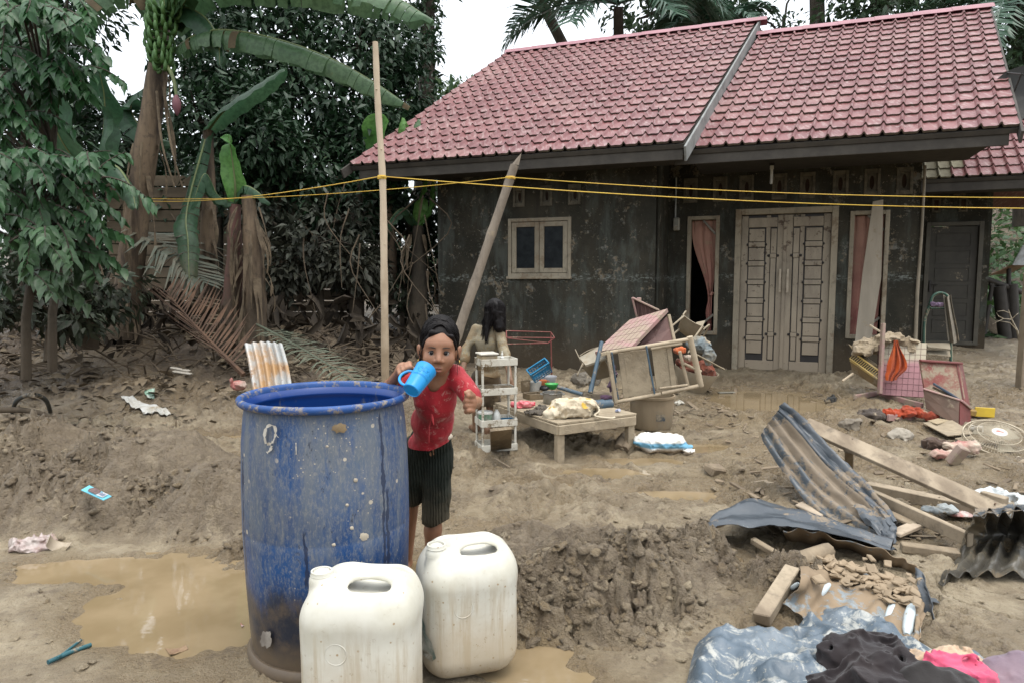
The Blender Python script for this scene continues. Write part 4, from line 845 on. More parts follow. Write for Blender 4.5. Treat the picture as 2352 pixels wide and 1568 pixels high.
def twig_set(regs, n):
    out = []
    for (u0, u1, v0, v1, Y0, Y1, k) in regs:
        for _ in range(k): p = at(random.uniform(u0, u1), random.uniform(v0, v1), random.uniform(Y0, Y1)); out.append((p, V((random.uniform(.1, 1.0), random.uniform(-.7, .2), random.uniform(-.3, .35))), random.uniform(.3, .55)))
    return out
bush('tall bush with drooping green leaves in the upper left corner', at(120, 850, 6.0), twig_set([(-60, 170, -40, 120, 5.4, 6.2, 26), (20, 180, 90, 210, 5.4, 6.2, 18), (-60, 60, 120, 300, 5.3, 6, 16), (40, 130, -30, 60, 5.2, 5.7, 8)], 0), 22, .125, 300, LEAF_N)
bush('dense lower bush with mud dusted leaves at the left edge', at(60, 870, 5.6), twig_set([(-60, 150, 350, 520, 5.0, 5.7, 34), (60, 240, 340, 430, 5.1, 5.8, 16), (-60, 120, 500, 640, 4.9, 5.5, 20), (110, 200, 430, 600, 5.1, 5.6, 14)], 0), 22, .12, 300, LEAF_N)
tree('low dark shrub at the foot of the left bushes', [C(60, 690, 6.6, .5, .4, .35), C(170, 720, 6.9, .45, .4, .3), C(250, 660, 7.2, .4, .4, .4), C(-40, 720, 6.3, .5, .4, .35), C(120, 620, 7.0, .5, .4, .35)], 2400, .13, LEAF_D, [at(110, 830, 6.6), at(112, 760, 6.7), at(115, 690, 6.8)], r0=.04, name='leafy_bush')
# ---- bananas
def stem_mat(name, c1, c2): return M(name, c1, c2, rough=.8, ns=6, st=(1, 1, .18), bump=.7, bs=14, bd=.02, grime=.7, zm=(.5, 1.5), mudcol=(.10, .075, .05))
STEM = stem_mat('banana_stem', (.19, .135, .085), (.03, .021, .016)); STEMR = stem_mat('red_banana_stem', (.13, .062, .05), (.075, .06, .04)); PET = M('petiole', (.16, .20, .08), (.12, .14, .06), rough=.5, ns=5)
def banana_leaf(spine, width, parent, mat, tear=.3, fold=.5, up=V((0, 0, 1)), rib=PET, nseg=22, dry=None):
    """spine points from petiole tip to leaf tip; half blades fold down from the midrib and are torn into strips"""
    S = bez(spine, nseg + 1); mb = MB(); mb.tube(S, list(np.linspace(.018, .003, nseg + 1)), 5); lf = mb.build('leaf', rib, parent, sm=60)
    for s in (-1, 1):
        mb = MB(); i = 0; dmb = MB()
        while i < nseg:
            run = 1 + int(random.expovariate(tear * 1.6)) if tear else nseg; j = min(nseg, i + max(1, run)); P = []
            sag = random.uniform(-.1, .25) * (1 if tear else 0); sh = random.uniform(.82, 1.0) if tear else 1
            for a in range(i, j + 1):
                q = a / nseg; tg = V(S[min(a + 1, nseg)] - S[max(a - 1, 0)]).normalized(); sd = tg.cross(up); sd = sd.normalized() if sd.length > .05 else V((1, 0, 0)); un = sd.cross(tg).normalized()
                wd = width * (math.sin(math.pi * min(1, q * .86 + .10)) ** .55) * (1 if q < .96 else .55); row = []
                gap = .10 if (a == j and j < nseg and tear) else 0; c = V(S[a]) - tg * gap * (V(S[a]) - V(S[a - 1])).length if a else V(S[a])
                for k in range(5):
                    f = k / 4; ff = fold + sag; row.append(c + sd * s * wd * f * sh * math.cos(ff * (.4 + .6 * f)) + un * (.02 * math.sin(f * 3) - wd * f * math.sin(ff * (.4 + .8 * f))) + tg * wd * f * .12 + un * .012 * math.sin(a * 1.9) * f)
                P.append(row)
            mb = MB(); mb.grid(P); wth = dry and random.random() < dry * (1.5 if i > nseg * .6 else .6); mb.build('blade_strip' if tear else 'blade', DRYY if wth else mat, lf, sm=70); i = j
    return lf
DRYY = leafmat('withered_banana_strip', (.17, .13, .07), (.10, .07, .035), None, trans=.3, rough=.7)
def stem(o, pts, r, mat, n=12):
    P = bez(pts, 14); mb = MB(); rr = np.interp(np.linspace(0, 1, 14), np.linspace(0, 1, len(r)), r) * (1 + .05 * np.sin(np.arange(14) * 2.1)); mb.tube(P, list(rr), n); return mb.build('stem', mat, o, sm=60), P
def strips(o, P, r, n, mat, ln=(.3, .9), name='dead_sheath'):
    for _ in range(n):
        k = random.randint(2, len(P) - 2); a = random.uniform(math.pi * 1.0, math.pi * 2.0); c = V(P[k]) + V((math.cos(a), math.sin(a), 0)) * (r * 1.05); L = random.uniform(*ln); w = random.uniform(.008, .028); Q = []
        ox, oy = math.cos(a), math.sin(a)
        for i in range(8): f = i / 7; tw = a + math.pi / 2 + math.sin(f * 4 + k) * .9; e = c + V((ox * .10 * math.sin(f * 2.2), oy * .10 * math.sin(f * 2.2), -L * f)) ; wv = V((math.cos(tw), math.sin(tw), 0)) * w * (1.1 - .6 * f) * (1 + .4 * math.sin(f * 9 + k)) * (1 if i < 7 else .2); Q.append([e - wv, e + V((ox, oy, 0)) * .008, e + wv])
        mb = MB(); mb.slab(Q, .003); mb.build(name, mat, o, sm=60)
ban = thing('banana_plant', 'tall banana plant with a green bunch and hanging purple flower', 'banana plant', at(280, 775, 8.2))
_, BP = stem(ban, [at(280, 775, 8.2), at(292, 680, 8.2), at(318, 470, 8.2), at(345, 280, 8.2), at(362, 165, 8.2), at(372, 60, 8.2)], [.20, .15, .135, .125, .11, .08], STEM)
strips(ban, BP, .13, 12, DRY, (.4, 1.1))
mb = MB()
for k in (1, 3): q = bez([at(352 + 8 * k, 215 - k * 5, 8.05 + .03 * k), at(362 + 10 * k, 330, 7.95), at(372 + 9 * k + (k % 2) * 20, 430, 7.95)], 9); mb.tube(q, list(np.linspace(.016, .01, 9)), 5)
mb.build('dead_petiole', DRY, ban, sm=60)
tp = at(385, 60, 8.1)
banana_leaf([at(395, 120, 8.05), at(450, 82, 7.9), at(520, 70, 7.75), at(640, 92, 7.6), at(760, 135, 7.5), at(860, 190, 7.45), at(942, 246, 7.4)], .22, ban, LEAF_B, tear=.9, fold=1.15, dry=.14, nseg=36)
banana_leaf([tp, at(470, -40, 7.8), at(620, -60, 7.5), at(780, -45, 7.3), at(900, -10, 7.2), at(995, 48, 7.1)], .32, ban, LEAF_B, tear=.5, fold=.8, dry=.02, nseg=28)
banana_leaf([tp, at(420, 20, 8.0), at(470, 40, 7.9), at(500, 90, 7.8), at(505, 150, 7.75)], .2, ban, LEAF_BD, tear=.2, fold=.9)
banana_leaf([tp, at(330, -30, 8), at(250, -40, 7.9), at(190, 10, 7.8), at(150, 80, 7.8)], .28, ban, LEAF_B, tear=.5, fold=.9, dry=.2)
banana_leaf([tp, at(390, -120, 8.2), at(420, -260, 8.3), at(480, -380, 8.2)], .32, ban, LEAF_B, tear=.3, fold=.3)
banana_leaf([tp, at(340, -140, 8.0), at(250, -240, 7.6), at(120, -260, 7.2)], .32, ban, LEAF_B, tear=.4, fold=.6)
banana_leaf([tp, at(440, -100, 7.6), at(540, -200, 7.0), at(640, -240, 6.4), at(700, -210, 6.0)], .32, ban, LEAF_B, tear=.4, fold=.6)
banana_leaf([at(352, 190, 8.3), at(300, 240, 8.4), at(330, 300, 8.4), at(400, 330, 8.4)], .2, ban, LEAF_BD, tear=.3, fold=.7)
GRB = M('unripe_banana', (.075, .16, .045), (.05, .115, .035), rough=.5, ns=14, bump=.2)
bunch = thing('banana_bunch', 'green unripe banana bunch hanging from the tall plant', 'bananas', at(372, 50, 7.9))
mb = MB(); mb.tube(bez([at(385, 20, 8.0), at(372, 60, 7.95), at(368, 130, 7.92), at(392, 165, 7.88), at(402, 200, 7.86), at(405, 228, 7.86)], 16), list(np.linspace(.035, .014, 16)), 7); mb.build('stalk', PET, bunch, sm=60)
for hnd in range(5):
    u, v = (380, 372, 366, 368, 374)[hnd], (22, 58, 92, 122, 143)[hnd]; c = at(u, v, 7.93); rad = .145 - .012 * hnd; nb = 10 - hnd
    ho = None
    for row in (0, 1):
        for k in range(nb - row * 2):
            a = -math.pi * (1.18 - 1.36 * k / (nb - 1 - row * 2)) ; o_ = V((math.cos(a), math.sin(a), 0)); s = .85 + .25 * random.random(); dn = -.075 * row
            pts = [c + o_ * rad * .25 + V((0, 0, dn)), c + o_ * rad * .8 + V((0, 0, dn - .035)), c + o_ * rad * 1.12 * s + V((0, 0, dn + .01)), c + o_ * rad * 1.17 * s + V((0, 0, dn + .055)), c + o_ * rad * 1.08 * s + V((0, 0, dn + .10 * s))]
            mb = MB(); mb.tube(bez(pts, 7), [.012, .017, .022, .024, .021, .014, .005], 6)
            if ho is None: ho = mb.build('hand', GRB, bunch, sm=70)
            else: mb.build('banana', GRB, ho, sm=70)
mb = MB(); bud = at(405, 222, 7.86); mb.lathe(bud, [(.012, .02), (.035, -.02), (.048, -.07), (.045, -.12), (.03, -.17), (.008, -.21), (0, -.215)], 14); mb.build('flower_bud', M('banana_flower', (.20, .075, .09), (.14, .06, .075), rough=.55, ns=9, mud=.1), bunch, sm=70)
def banana_plant(label, base, top, r, lv, sm=STEM, ns=4, mat=LEAF_BD):
    o = thing('banana_plant', label, 'banana plant', base); _, P = stem(o, [base, V(base).lerp(V(top), .5) + V((.03, 0, 0)), top], [r * 1.3, r, r * .6], sm, 10); strips(o, P, r, ns, DRY)
    for (sp, wd, tear, fold, m) in lv: banana_leaf([top] + sp, wd, o, m or mat, tear, fold)
    return o
banana_plant('banana plant with a broad dark leaf showing through the left bushes', at(200, 800, 7.4), at(205, 420, 7.4), .085, [([at(180, 380, 7.3), at(130, 300, 7.1), at(110, 200, 7.0)], .28, 0, .15, None), ([at(235, 330, 7.4), at(240, 230, 7.4), at(225, 150, 7.3)], .17, .1, .6, None), ([at(260, 380, 7.3), at(300, 430, 7.2), at(312, 480, 7.1)], .16, .2, .8, None), ([at(150, 300, 7.5), at(90, 260, 7.5), at(30, 300, 7.5)], .25, .2, .6, None)], STEMR)
banana_plant('young banana plant with one upright green leaf beside the plank wall', at(522, 800, 7.9), at(540, 470, 7.9), .10, [([at(540, 420, 7.85), at(530, 340, 7.8), at(524, 310, 7.8)], .14, 0, .35, LEAF_BR), ([at(560, 430, 7.85), at(590, 440, 7.8), at(620, 470, 7.8)], .1, .1, .8, None), ([at(500, 450, 7.8), at(470, 400, 7.7), at(440, 480, 7.6)], .1, .3, .9, None)], STEMR, 9)
banana_plant('dead banana stem with ragged brown sheaths left of the bare pole', at(585, 800, 7.8), at(570, 450, 7.8), .12, [], STEM, 26)
banana_plant('banana plant with bright upright leaves by the left house corner', at(955, 790, 9.6), at(960, 520, 9.7), .12, [([at(965, 470, 9.6), at(972, 430, 9.6), at(980, 410, 9.6)], .12, 0, .3, LEAF_BR), ([at(985, 480, 9.7), at(990, 440, 9.7), at(995, 415, 9.7)], .1, 0, .5, LEAF_BR), ([at(930, 480, 9.5), at(900, 500, 9.4), at(885, 540, 9.4)], .12, .2, .8, None)], BARK, 10)
banana_plant('banana plant behind the left gable with a large pale leaf', at(890, 700, 9.95), at(890, 430, 9.95), .1, [([at(880, 360, 9.9), at(870, 300, 9.85), at(866, 262, 9.8)], .26, 0, .35, LEAF_BR), ([at(905, 350, 9.9), at(915, 300, 9.9), at(925, 272, 9.9)], .2, 0, .6, LEAF_BR), ([at(915, 360, 9.95), at(945, 300, 9.95), at(962, 275, 9.95)], .17, .1, .6, LEAF_B)], ns=0)
banana_plant('banana plant with a single round leaf above the sloping roof edge', at(1010, 700, 11.7), at(1020, 420, 11.7), .1, [([at(1026, 300, 11.6), at(1032, 225, 11.6), at(1036, 172, 11.6)], .22, 0, .2, LEAF_B), ([at(990, 330, 11.6), at(970, 290, 11.5), at(960, 262, 11.5)], .16, 0, .5, LEAF_B)], ns=0)
banana_plant('dark banana plant whose leaf points at the bare pole', at(470, 760, 8.8), at(478, 300, 8.8), .1, [([at(520, 250, 8.5), at(600, 195, 8.3), at(655, 160, 8.2)], .2, .05, .4, LEAF_BD), ([at(430, 480, 8.4), at(432, 560, 8.2), at(436, 690, 8.0)], .15, .35, .3, LEAF_BD)], STEM, 8)
# fallen fronds
o = thing('fallen_frond', 'fallen rust brown palm frond leaning across the muddy bank', 'palm frond', at(540, 850, 6.7)); frond(on(560, 860, .05), at(330, 640, 7.6) - at(560, 860, 6.7), 1.55, -.15, 30, .5, DRYR, o, hang=-.1, rach=.028, fold=1.0, up=V((.35, -.2, 1)).normalized(), wide=.035)
o = thing('fallen_frond', 'grey green feathery frond lying left of the bare pole', 'palm frond', on(600, 755)); frond(at(590, 745, 7.6), at(900, 900, 5.6) - at(590, 745, 7.6), 2.6, .1, 40, .28, M('greygreen_frond', (.10, .115, .08), (.07, .08, .05), ns=5), o, hang=.4, rach=.014, wide=.025)
o = thing('fallen_frond', 'dusty pleated frond hanging behind the leaning red stem', 'palm frond', at(330, 560, 8.6)); frond(at(310, 520, 8.6), V((.8, -.3, -.35)), 1.3, .5, 26, .7, M('dusty_frond', (.07, .085, .062), (.11, .10, .07), ns=5), o, hang=.5, wide=.05)
# board wall behind the plants, each board its own piece
BOARD = M('grey_board', (.17, .135, .092), (.10, .08, .056), rough=.9, ns=5, st=(.3, 1, 1), bump=.6, bs=22, vary=.45, zm=(.9, 1.9), mudcol=(.19, .145, .095))
pw = thing('board_wall', 'wall of weathered boards half hidden behind the banana stems', 'wall', (-4.2, 10.2, .3))
for k in range(15):
    for (x0, x1) in ((-5.9, -4.3), (-4.28, -2.2)):
        mb = MB(); zz = .45 + k * .165; mb.box(((x0 + x1) / 2, 10.2 + .02 * x0 + random.uniform(-.01, .01), zz), (x1 - x0, .022, .15), rot(random.uniform(-.05, .02), random.uniform(-.008, .008), .02), .004); mb.build('board', BOARD, pw)
mb = MB()
for x in (-5.85, -4.3, -2.25): mb.box((x, 10.26 + .02 * x, 1.4), (.07, .07, 2.6), None, .005); 
mb.build('post', BOARD, pw)
bp = thing('board_pile', 'collapsed pale boards leaning in a heap behind the rust frond', 'boards', at(510, 770, 8.3))
for k in range(8):
    v = 690 + k * 13; a = at(430 + random.uniform(-10, 15), v + random.uniform(-8, 8) - 8 * (k < 3), 8.45 - .04 * k); b = at(590 - 6 * k * (k > 4), v + (24 if k < 3 else 4) + random.uniform(-5, 5), 8.3 - .04 * k); mb = MB(); mb.beam(a, b, .03, .12, V((0, -.5, 1)), .004); mb.build('board', BOARD, bp)
# litter: dead leaves, sticks
def lit(n, reg, s, seed):
    r = np.random.default_rng(seed); u = r.uniform(reg[0], reg[1], n); v = r.uniform(reg[2], reg[3], n); P = np.array([tuple(gnd(a, b, .25 if b < 900 else .1)) for a, b in zip(u, v)])
    keep = fbm(P[:, 0] * 1.3, P[:, 1] * 1.3, 3, seed) > .42; P = P[keep]; P[:, 2] = ground_parts(P[:, 0], P[:, 1])[0] + .012; m = len(P)
    D = r.normal(size=(m, 3)); D[:, 2] *= .3; N = r.normal(size=(m, 3)) * .45; N[:, 2] += 1; return P, D, N, s * (.5 + r.random(m) * .9)
A = [lit(1500, (-150, 900, 800, 905), .13, 1), lit(450, (-100, 620, 890, 1010), .10, 2), lit(300, (640, 1010, 770, 880), .12, 4)]
vs, f = leaves(*[np.concatenate([a[k] for a in A]) for k in range(4)], LT); tag(mobj('leaf_litter', vs, f, M('litter_leaf', (.20, .155, .10), (.06, .045, .03), rough=.85, ns=4, bump=.3)), 'dead leaves scattered over the muddy bank', kind='stuff')
mb = MB()
for k in range(230):
    u, v = random.uniform(-60, 1010), random.uniform(745, 870); p = on(u, v); a = random.uniform(0, 6.3); L = random.uniform(.15, .7); e = p + V((math.cos(a) * L, math.sin(a) * L * .6, random.uniform(0, .25))); mb.tube([p + V((0, 0, .02)), (p + e) / 2 + V((random.uniform(-.04, .04), 0, .05)), e], [random.uniform(.006, .016), .009, .004], 5)
for k in range(40):
    u = random.uniform(380, 1000); p = at(u, random.uniform(420, 700), random.uniform(8.6, 9.6)); mb.tube(bez([p, p + V((random.uniform(-.3, .3), -.1, -.4)), p + V((random.uniform(-.5, .5), -.2, -1.0))], 8), list(np.linspace(.012, .004, 8)), 4)
tag(mb.build('fallen_sticks', STICK, sm=60), 'tangle of broken sticks and vines at the foot of the trees', kind='stuff')
n = 420; x = RNG.uniform(-6.5, -1.0, n); y = RNG.uniform(7.6, 9.8, n); P = np.stack([x, y, ground_parts(x, y)[0] + RNG.random(n) * .55], -1); D = RNG.normal(size=(n, 3)) * .5; D[:, 2] -= .7; N = RNG.normal(size=(n, 3)); N[:, 1] -= .8
vs, f = leaves(P, D, N, .16 + .25 * RNG.random(n), (LT[0] * np.array([.6, 1, 2.5]), LT[1])); tag(mobj('dead_foliage', vs, f, M('grey_dead_leaf', (.06, .046, .031), (.03, .023, .017), rough=.95, ns=6)), 'withered muddy leaves heaped along the back of the yard', kind='stuff')
for (lb, a, b, c, r) in (('curved grey branch lying over the left mud heap', (-20, 940), (80, 945), (175, 985), .028), ('second grey branch lying below the curved one', (-20, 992), (90, 985), (172, 975), .022)):
    p, q, s = on(*a, .1), on(*b, .1), on(*c, .02); mb = MB(); mb.tube(bez([p, q, s], 12), list(np.linspace(r, r * .55, 12)), 8); tag(mb.build('fallen_branch', STICK, sm=60), lb, 'branch')
# ---------------------------------------------------------------- blue drum
DC = V((-.664, 2.40, .012)); drum = thing('water_drum', 'open blue plastic drum caked with grey mud beside the drinking child', 'drum', DC)
t = NT('mud_filmed_blue_plastic'); X, Y_, Z = t.xyz(); an = t.math('ARCTAN2', Y_, X)
col = t.mix(t.ramp(t.noise(5, 5, .6), .35, .65), (.004, .038, .135), (.008, .058, .185))
film = t.math('ADD', t.math('MULTIPLY', t.noise(9, 7, .72, st=(1, 1, .28)), .62), t.math('MULTIPLY', t.noise(34, 5, .7, st=(1, 1, .12)), .38))
fz = t.math('ADD', film, t.ramp(Z, .25, .62, -.12, .02)); film = t.ramp(fz, .36, .62)
col = t.mix(t.math('MULTIPLY', film, .68), col, t.mix(t.noise(12, 4), (.11, .14, .155), (.22, .21, .18)))
gr = t.ramp(t.noise(120, 5, .8, st=(1, 1, .45)), .46, .64); col = t.mix(t.math('MULTIPLY', gr, .42), col, (.25, .24, .215)); dk = t.ramp(t.noise(27, 7, .8, st=(1, 1, .5)), .60, .66); col = t.mix(t.math('MULTIPLY', dk, .75), col, (.012, .018, .035))
spot = t.ramp(t.math('ADD', t.vor(19), t.math('MULTIPLY', t.noise(40, 3), .12)), .17, .22, 1, 0); spot = t.math('MULTIPLY', spot, t.ramp(t.noise(4, 3), .44, .60)); col = t.mix(spot, col, (.47, .41, .32))
sp2 = t.math('MULTIPLY', t.ramp(t.vor(62), .12, .17, 1, 0), t.ramp(t.noise(6, 3), .47, .6)); col = t.mix(sp2, col, (.42, .37, .29))
drk = t.ramp(t.math('ADD', Z, t.math('MULTIPLY', t.noise(7, 5, .7, st=(1, 1, .3)), .36)), .38, .52, 1, 0); col = t.mix(t.math('MULTIPLY', drk, .92), col, t.mix(t.ramp(t.noise(14, 5, .7), .4, .66), (.016, .018, .024), (.075, .055, .036)))
low = t.ramp(t.math('ADD', Z, t.math('MULTIPLY', t.noise(11, 5), .12)), .10, .22, 1, 0); col = t.mix(t.math('MULTIPLY', low, .75), col, (.13, .095, .06))
for (a0, w0, z0, z1) in ((-.62, .020, .26, .86), (-.56, .026, .26, .60), (-2.55, .03, .3, .72), (-1.55, .02, .32, .5)):      # water runs washed through the dried film
    wob = t.math('MULTIPLY', t.math('SUBTRACT', t.noise(7, 3, st=(0, 0, 1)), .5), .16); dd = t.math('ABSOLUTE', t.math('SUBTRACT', t.math('ADD', an, wob), a0))
    wd = t.ramp(t.noise(13, 3, st=(0, 0, 1)), .4, .7, w0 * .5, w0 * 2.2); m = t.math('LESS_THAN', dd, wd); m = t.math('MULTIPLY', m, t.math('MULTIPLY', t.ramp(Z, z0, z0 + .02), t.ramp(Z, z1, z1 + .02, 1, 0))); col = t.mix(t.math('MULTIPLY', m, .85), col, (.012, .02, .05))
DRUM = t.fin(col, t.ramp(film, 0, 1, .38, .75), t.bump(t.math('ADD', t.noise(30, 6, .7), t.math('MULTIPLY', film, .5)), .25, .004), .4)
mb = MB(); mb.lathe(DC, [(0, .02), (.255, .02), (.268, .03), (.272, .06), (.276, .12), (.283, .25), (.2885, .42), (.2895, .455), (.2885, .46), (.2895, .465), (.2885, .62), (.284, .76), (.276, .845), (.272, .868), (.272, .885)], 80); mb.build('body', DRUM, drum, sm=40)
mb = MB(); mb.lathe(DC, [(.266, -.01), (.286, .0), (.288, .018), (.276, .034), (.268, .034)], 80); mb.build('base_ring', DRUM, drum, sm=50)
t = NT('drum_rim_paint'); col = t.mix(t.ramp(t.noise(5, 4), .4, .6), (.010, .05, .18), (.016, .07, .24)); col = t.mix(t.ramp(t.noise(19, 7, .8), .49, .60), col, t.mix(t.noise(40, 3), (.30, .275, .23), (.16, .11, .06)))
RIMM = t.fin(col, .5, t.bump(t.noise(60, 4), .3, .004), .4)
mb = MB(); mb.lathe(DC, [(.2725, .885), (.290, .889), (.2955, .896), (.2965, .904), (.2935, .911), (.286, .915), (.279, .913), (.2745, .905), (.2735, .893)], 80); mb.build('rim', RIMM, drum, sm=60)
t = NT('drum_inner_plastic'); col = t.mix(t.ramp(t.noise(9, 6, .7, st=(1, 1, .4)), .54, .64), (.007, .04, .19), (.14, .15, .155)); INN = t.fin(col, .3, None, .5)
mb = MB(); mb.lathe(DC, [(.2735, .893), (.268, .885), (.262, .872), (.2615, .866), (.266, .860), (.2685, .845), (.278, .70), (.28, .5), (.275, .3), (0, .3)], 80); mb.build('inner_wall', INN, drum, sm=60)
mb = MB(); mb.lathe(DC, [(.2745, .42), (.15, .4202), (.001, .4203)], 48); mb.build('water', WATER, drum)
def dpx(u, v, r=.2898):                     # a point on the drum wall
    d = ray(u, v); o = V((0, 0, CAM_H)) - DC; a = d.x ** 2 + d.y ** 2; b = 2 * (d.x * o.x + d.y * o.y); c = o.x ** 2 + o.y ** 2 - r * r; k = (-b - math.sqrt(max(b * b - 4 * a * c, 0))) / (2 * a); return V((0, 0, CAM_H)) + d * k
def dcrop(x, y): return ((900 + x / 1.224) / 1.7415, (1450 + y / 1.224) / 1.7415)
PAINT = M('old_white_paint', (.52, .49, .43), (.36, .33, .28), ns=40, mud=.15, ms=20)
for pts, w_ in (([(200, 395), (193, 360), (200, 322), (218, 305), (243, 312), (247, 345), (240, 372), (228, 392), (205, 398)], 6), ([(228, 405), (222, 425), (205, 440)], 7), ([(243, 345), (262, 365)], 4), ([(347, 390), (349, 448)], 3)):
    Q = bez([(*p, 0) for p in pts], len(pts) * 3); P = []
    for i, q in enumerate(Q): tg = Q[min(i + 1, len(Q) - 1)] - Q[max(i - 1, 0)]; nn = np.array([-tg[1], tg[0], 0]); nn /= np.linalg.norm(nn) + 1e-6; ww = w_ * (.25 + 1.1 * random.random()); P.append([dpx(*dcrop(*(q + nn * ww)[:2])), dpx(*dcrop(*(q - nn * ww)[:2]))])
    mb = MB(); mb.grid(P); mb.build('paint_mark', PAINT, drum)
def drum_patch(cx, cy, rx, ry, mat, nm, seed):
    random.seed(seed); n = 22; mb = MB(); rim = [dpx(*dcrop(cx + math.cos(k * 6.283 / n) * rx * (f := random.uniform(.72, 1.1)), cy + math.sin(k * 6.283 / n) * ry * f)) for k in range(n)]; c = dpx(*dcrop(cx, cy), .2935)
    mb.add([c] + rim, [(0, 1 + k, 1 + (k + 1) % n) for k in range(n)]); mb.build(nm, mat, drum, sm=80)
drum_patch(562, 320, 40, 26, M('tan_mud_lump', (.24, .175, .095), (.17, .12, .07), bs=80), 'mud_patch', 3); drum_patch(200, 1350, 30, 46, M('grey_mud_lump', (.30, .275, .24), (.16, .14, .12), bs=60), 'mud_patch', 5)
for (x, y, r) in ((640, 573, 13), (620, 808, 12), (598, 695, 9), (533, 890, 11), (680, 850, 24), (500, 408, 8)): drum_patch(x, y, r, r * .85, M('splash%d' % x, (.44, .385, .30), (.36, .31, .24)), 'mud_splash', x)
random.seed(21)
# ---------------------------------------------------------------- jerrycans
def canmat(name, dirt, zlow):
    t = NT(name); Z = t.xyz()[2]; col = t.mix(t.ramp(t.noise(6, 4), .4, .65), (.60, .585, .515), (.52, .50, .42))
    st = t.math('MULTIPLY', t.ramp(t.noise(26, 6, .72, st=(1, 1, .07)), .47, .62), t.ramp(Z, .25, .40, 1, 0)); col = t.mix(t.math('MULTIPLY', st, dirt * .55), col, (.38, .30, .19))
    low = t.ramp(t.math('ADD', Z, t.math('MULTIPLY', t.noise(13, 6, .7), .22)), .20, .42, 1, 0); col = t.mix(t.math('MULTIPLY', low, dirt * .62), col, (.42, .33, .22))
    sp = t.math('MULTIPLY', t.ramp(t.math('ADD', t.vor(33), t.math('MULTIPLY', t.noise(70, 3), .1)), .13, .19, 1, 0), t.ramp(t.noise(7, 3), .44, .55)); col = t.mix(t.math('MULTIPLY', sp, .9), col, (.33, .235, .13))
    s3 = t.ramp(t.noise(48, 6, .78), .60, .66); col = t.mix(t.math('MULTIPLY', s3, t.ramp(Z, .1, .42, .9, .15)), col, (.27, .19, .11))
    return t.fin(col, .42, t.bump(t.noise(24, 4), .12, .004), .4, Subsurface_Weight=.18, Subsurface_Radius=(.03, .028, .025), Subsurface_Scale=1.)
def jerrycan(label, c, yaw, W, D, H, mat, spx, spy):
    o = thing('jerrycan', label, 'jerrycan', c); R = np.array(rotz(yaw)); v = Vol((c[0] - .26, c[1] - .26, c[2] - .02), (c[0] + .26, c[1] + .26, c[2] + H + .06), .0055)
    q = lambda x, y, z: np.array(tuple(c)) + R @ np.array([x, y, z])
    v.box(q(0, 0, H * .46), (W / 2, D / 2, H * .46), .088, R, k=.002); v.box(q(.02, 0, H * .84), (W * .38, D * .40, H * .16), .07, R, k=.07)
    v.ell(q(.035, .058, H + .002), (W * .36, .042, .062), R, k=.016, op='s'); v.ell(q(.035, -.068, H + .010), (W * .34, .036, .050), R, k=.016, op='s')
    v.ell(q(.035, -.005, H - .036), (W * .25, .07, .020), R, k=.01, op='s'); v.ell(q(-W * .41, spy, H + .03), (.07, .06, .062), R, k=.03, op='s')
    v.cap(q(-W * .33, spy, H - .05), q(-W * .33, spy, H - .024), .036, .036, k=.012)
    v.noise(.0022, 9, 3); v.build('body', mat, o)
    mb = MB(); sc = V(q(-W * .33, spy, H - .026)); mb.lathe(sc, [(.036, -.012), (.036, 0), (.031, .002), (.031, .008), (.034, .011), (.031, .014), (.031, .020), (.033, .023), (.031, .026), (.031, .034), (.026, .034), (.025, -.012), (0, -.012)], 28); mb.build('spout', mat, o, sm=50)
    mb = MB(); mb.lathe(V(q(-W * .12, -D / 2 + .001, H * .60)), [(.028, 0), (.0305, .0018), (.033, 0)], 26, rotz(yaw) @ Matrix.Rotation(math.pi / 2, 3, 'X')); mb.build('moulded_ring', mat, o, sm=60)
    return o
jerrycan('nearer white plastic jerrycan in front of the blue drum', V((-.445, 1.955, .0)), R_(-3), .335, .275, .47, canmat('can_white', .9, -.1), 0, -.03)
jc = jerrycan('white plastic jerrycan with a torn green label right of the drum', V((-.160, 2.265, .0)), R_(17), .325, .285, .445, canmat('can_stained', 1.0, .02), 0, -.04)
LABG = M('torn_green_label', (.03, .13, .12), (.45, .43, .37), ns=13, mud=.35, ms=9, rough=.5)
Rq = rotz(R_(17)); mb = MB(); P = []
for i in range(9):
    zz = .10 + i * .021; w1 = (.13, .15, .14, .13, .10, .10, .08, .05, .03)[i]; P.append([V((-.160, 2.265, 0)) + Rq @ (V((-.1645, .05 - (w1 + .05) * k / 6, zz)) if .05 - (w1 + .05) * k / 6 > -.085 else V((-.1645 + (abs(.05 - (w1 + .05) * k / 6) - .085) * .5, .05 - (w1 + .05) * k / 6, zz))) for k in range(7)])
mb.grid(P); mb.build('label', LABG, jc)
if 0: mb = MB(); P = [[V((-.165, 2.42, 0)) + Rq @ V((-.09 + .02 * k + .012 * math.sin(i + k), -.150 - .004 * i, .13 - .016 * i)) for k in range(4)] for i in range(8)]; mb.slab(P, .001); mb.build('loose_label', M('grey_plastic_film', (.30, .28, .25), (.2, .18, .15), rough=.3, mud=.3), jc, sm=60)
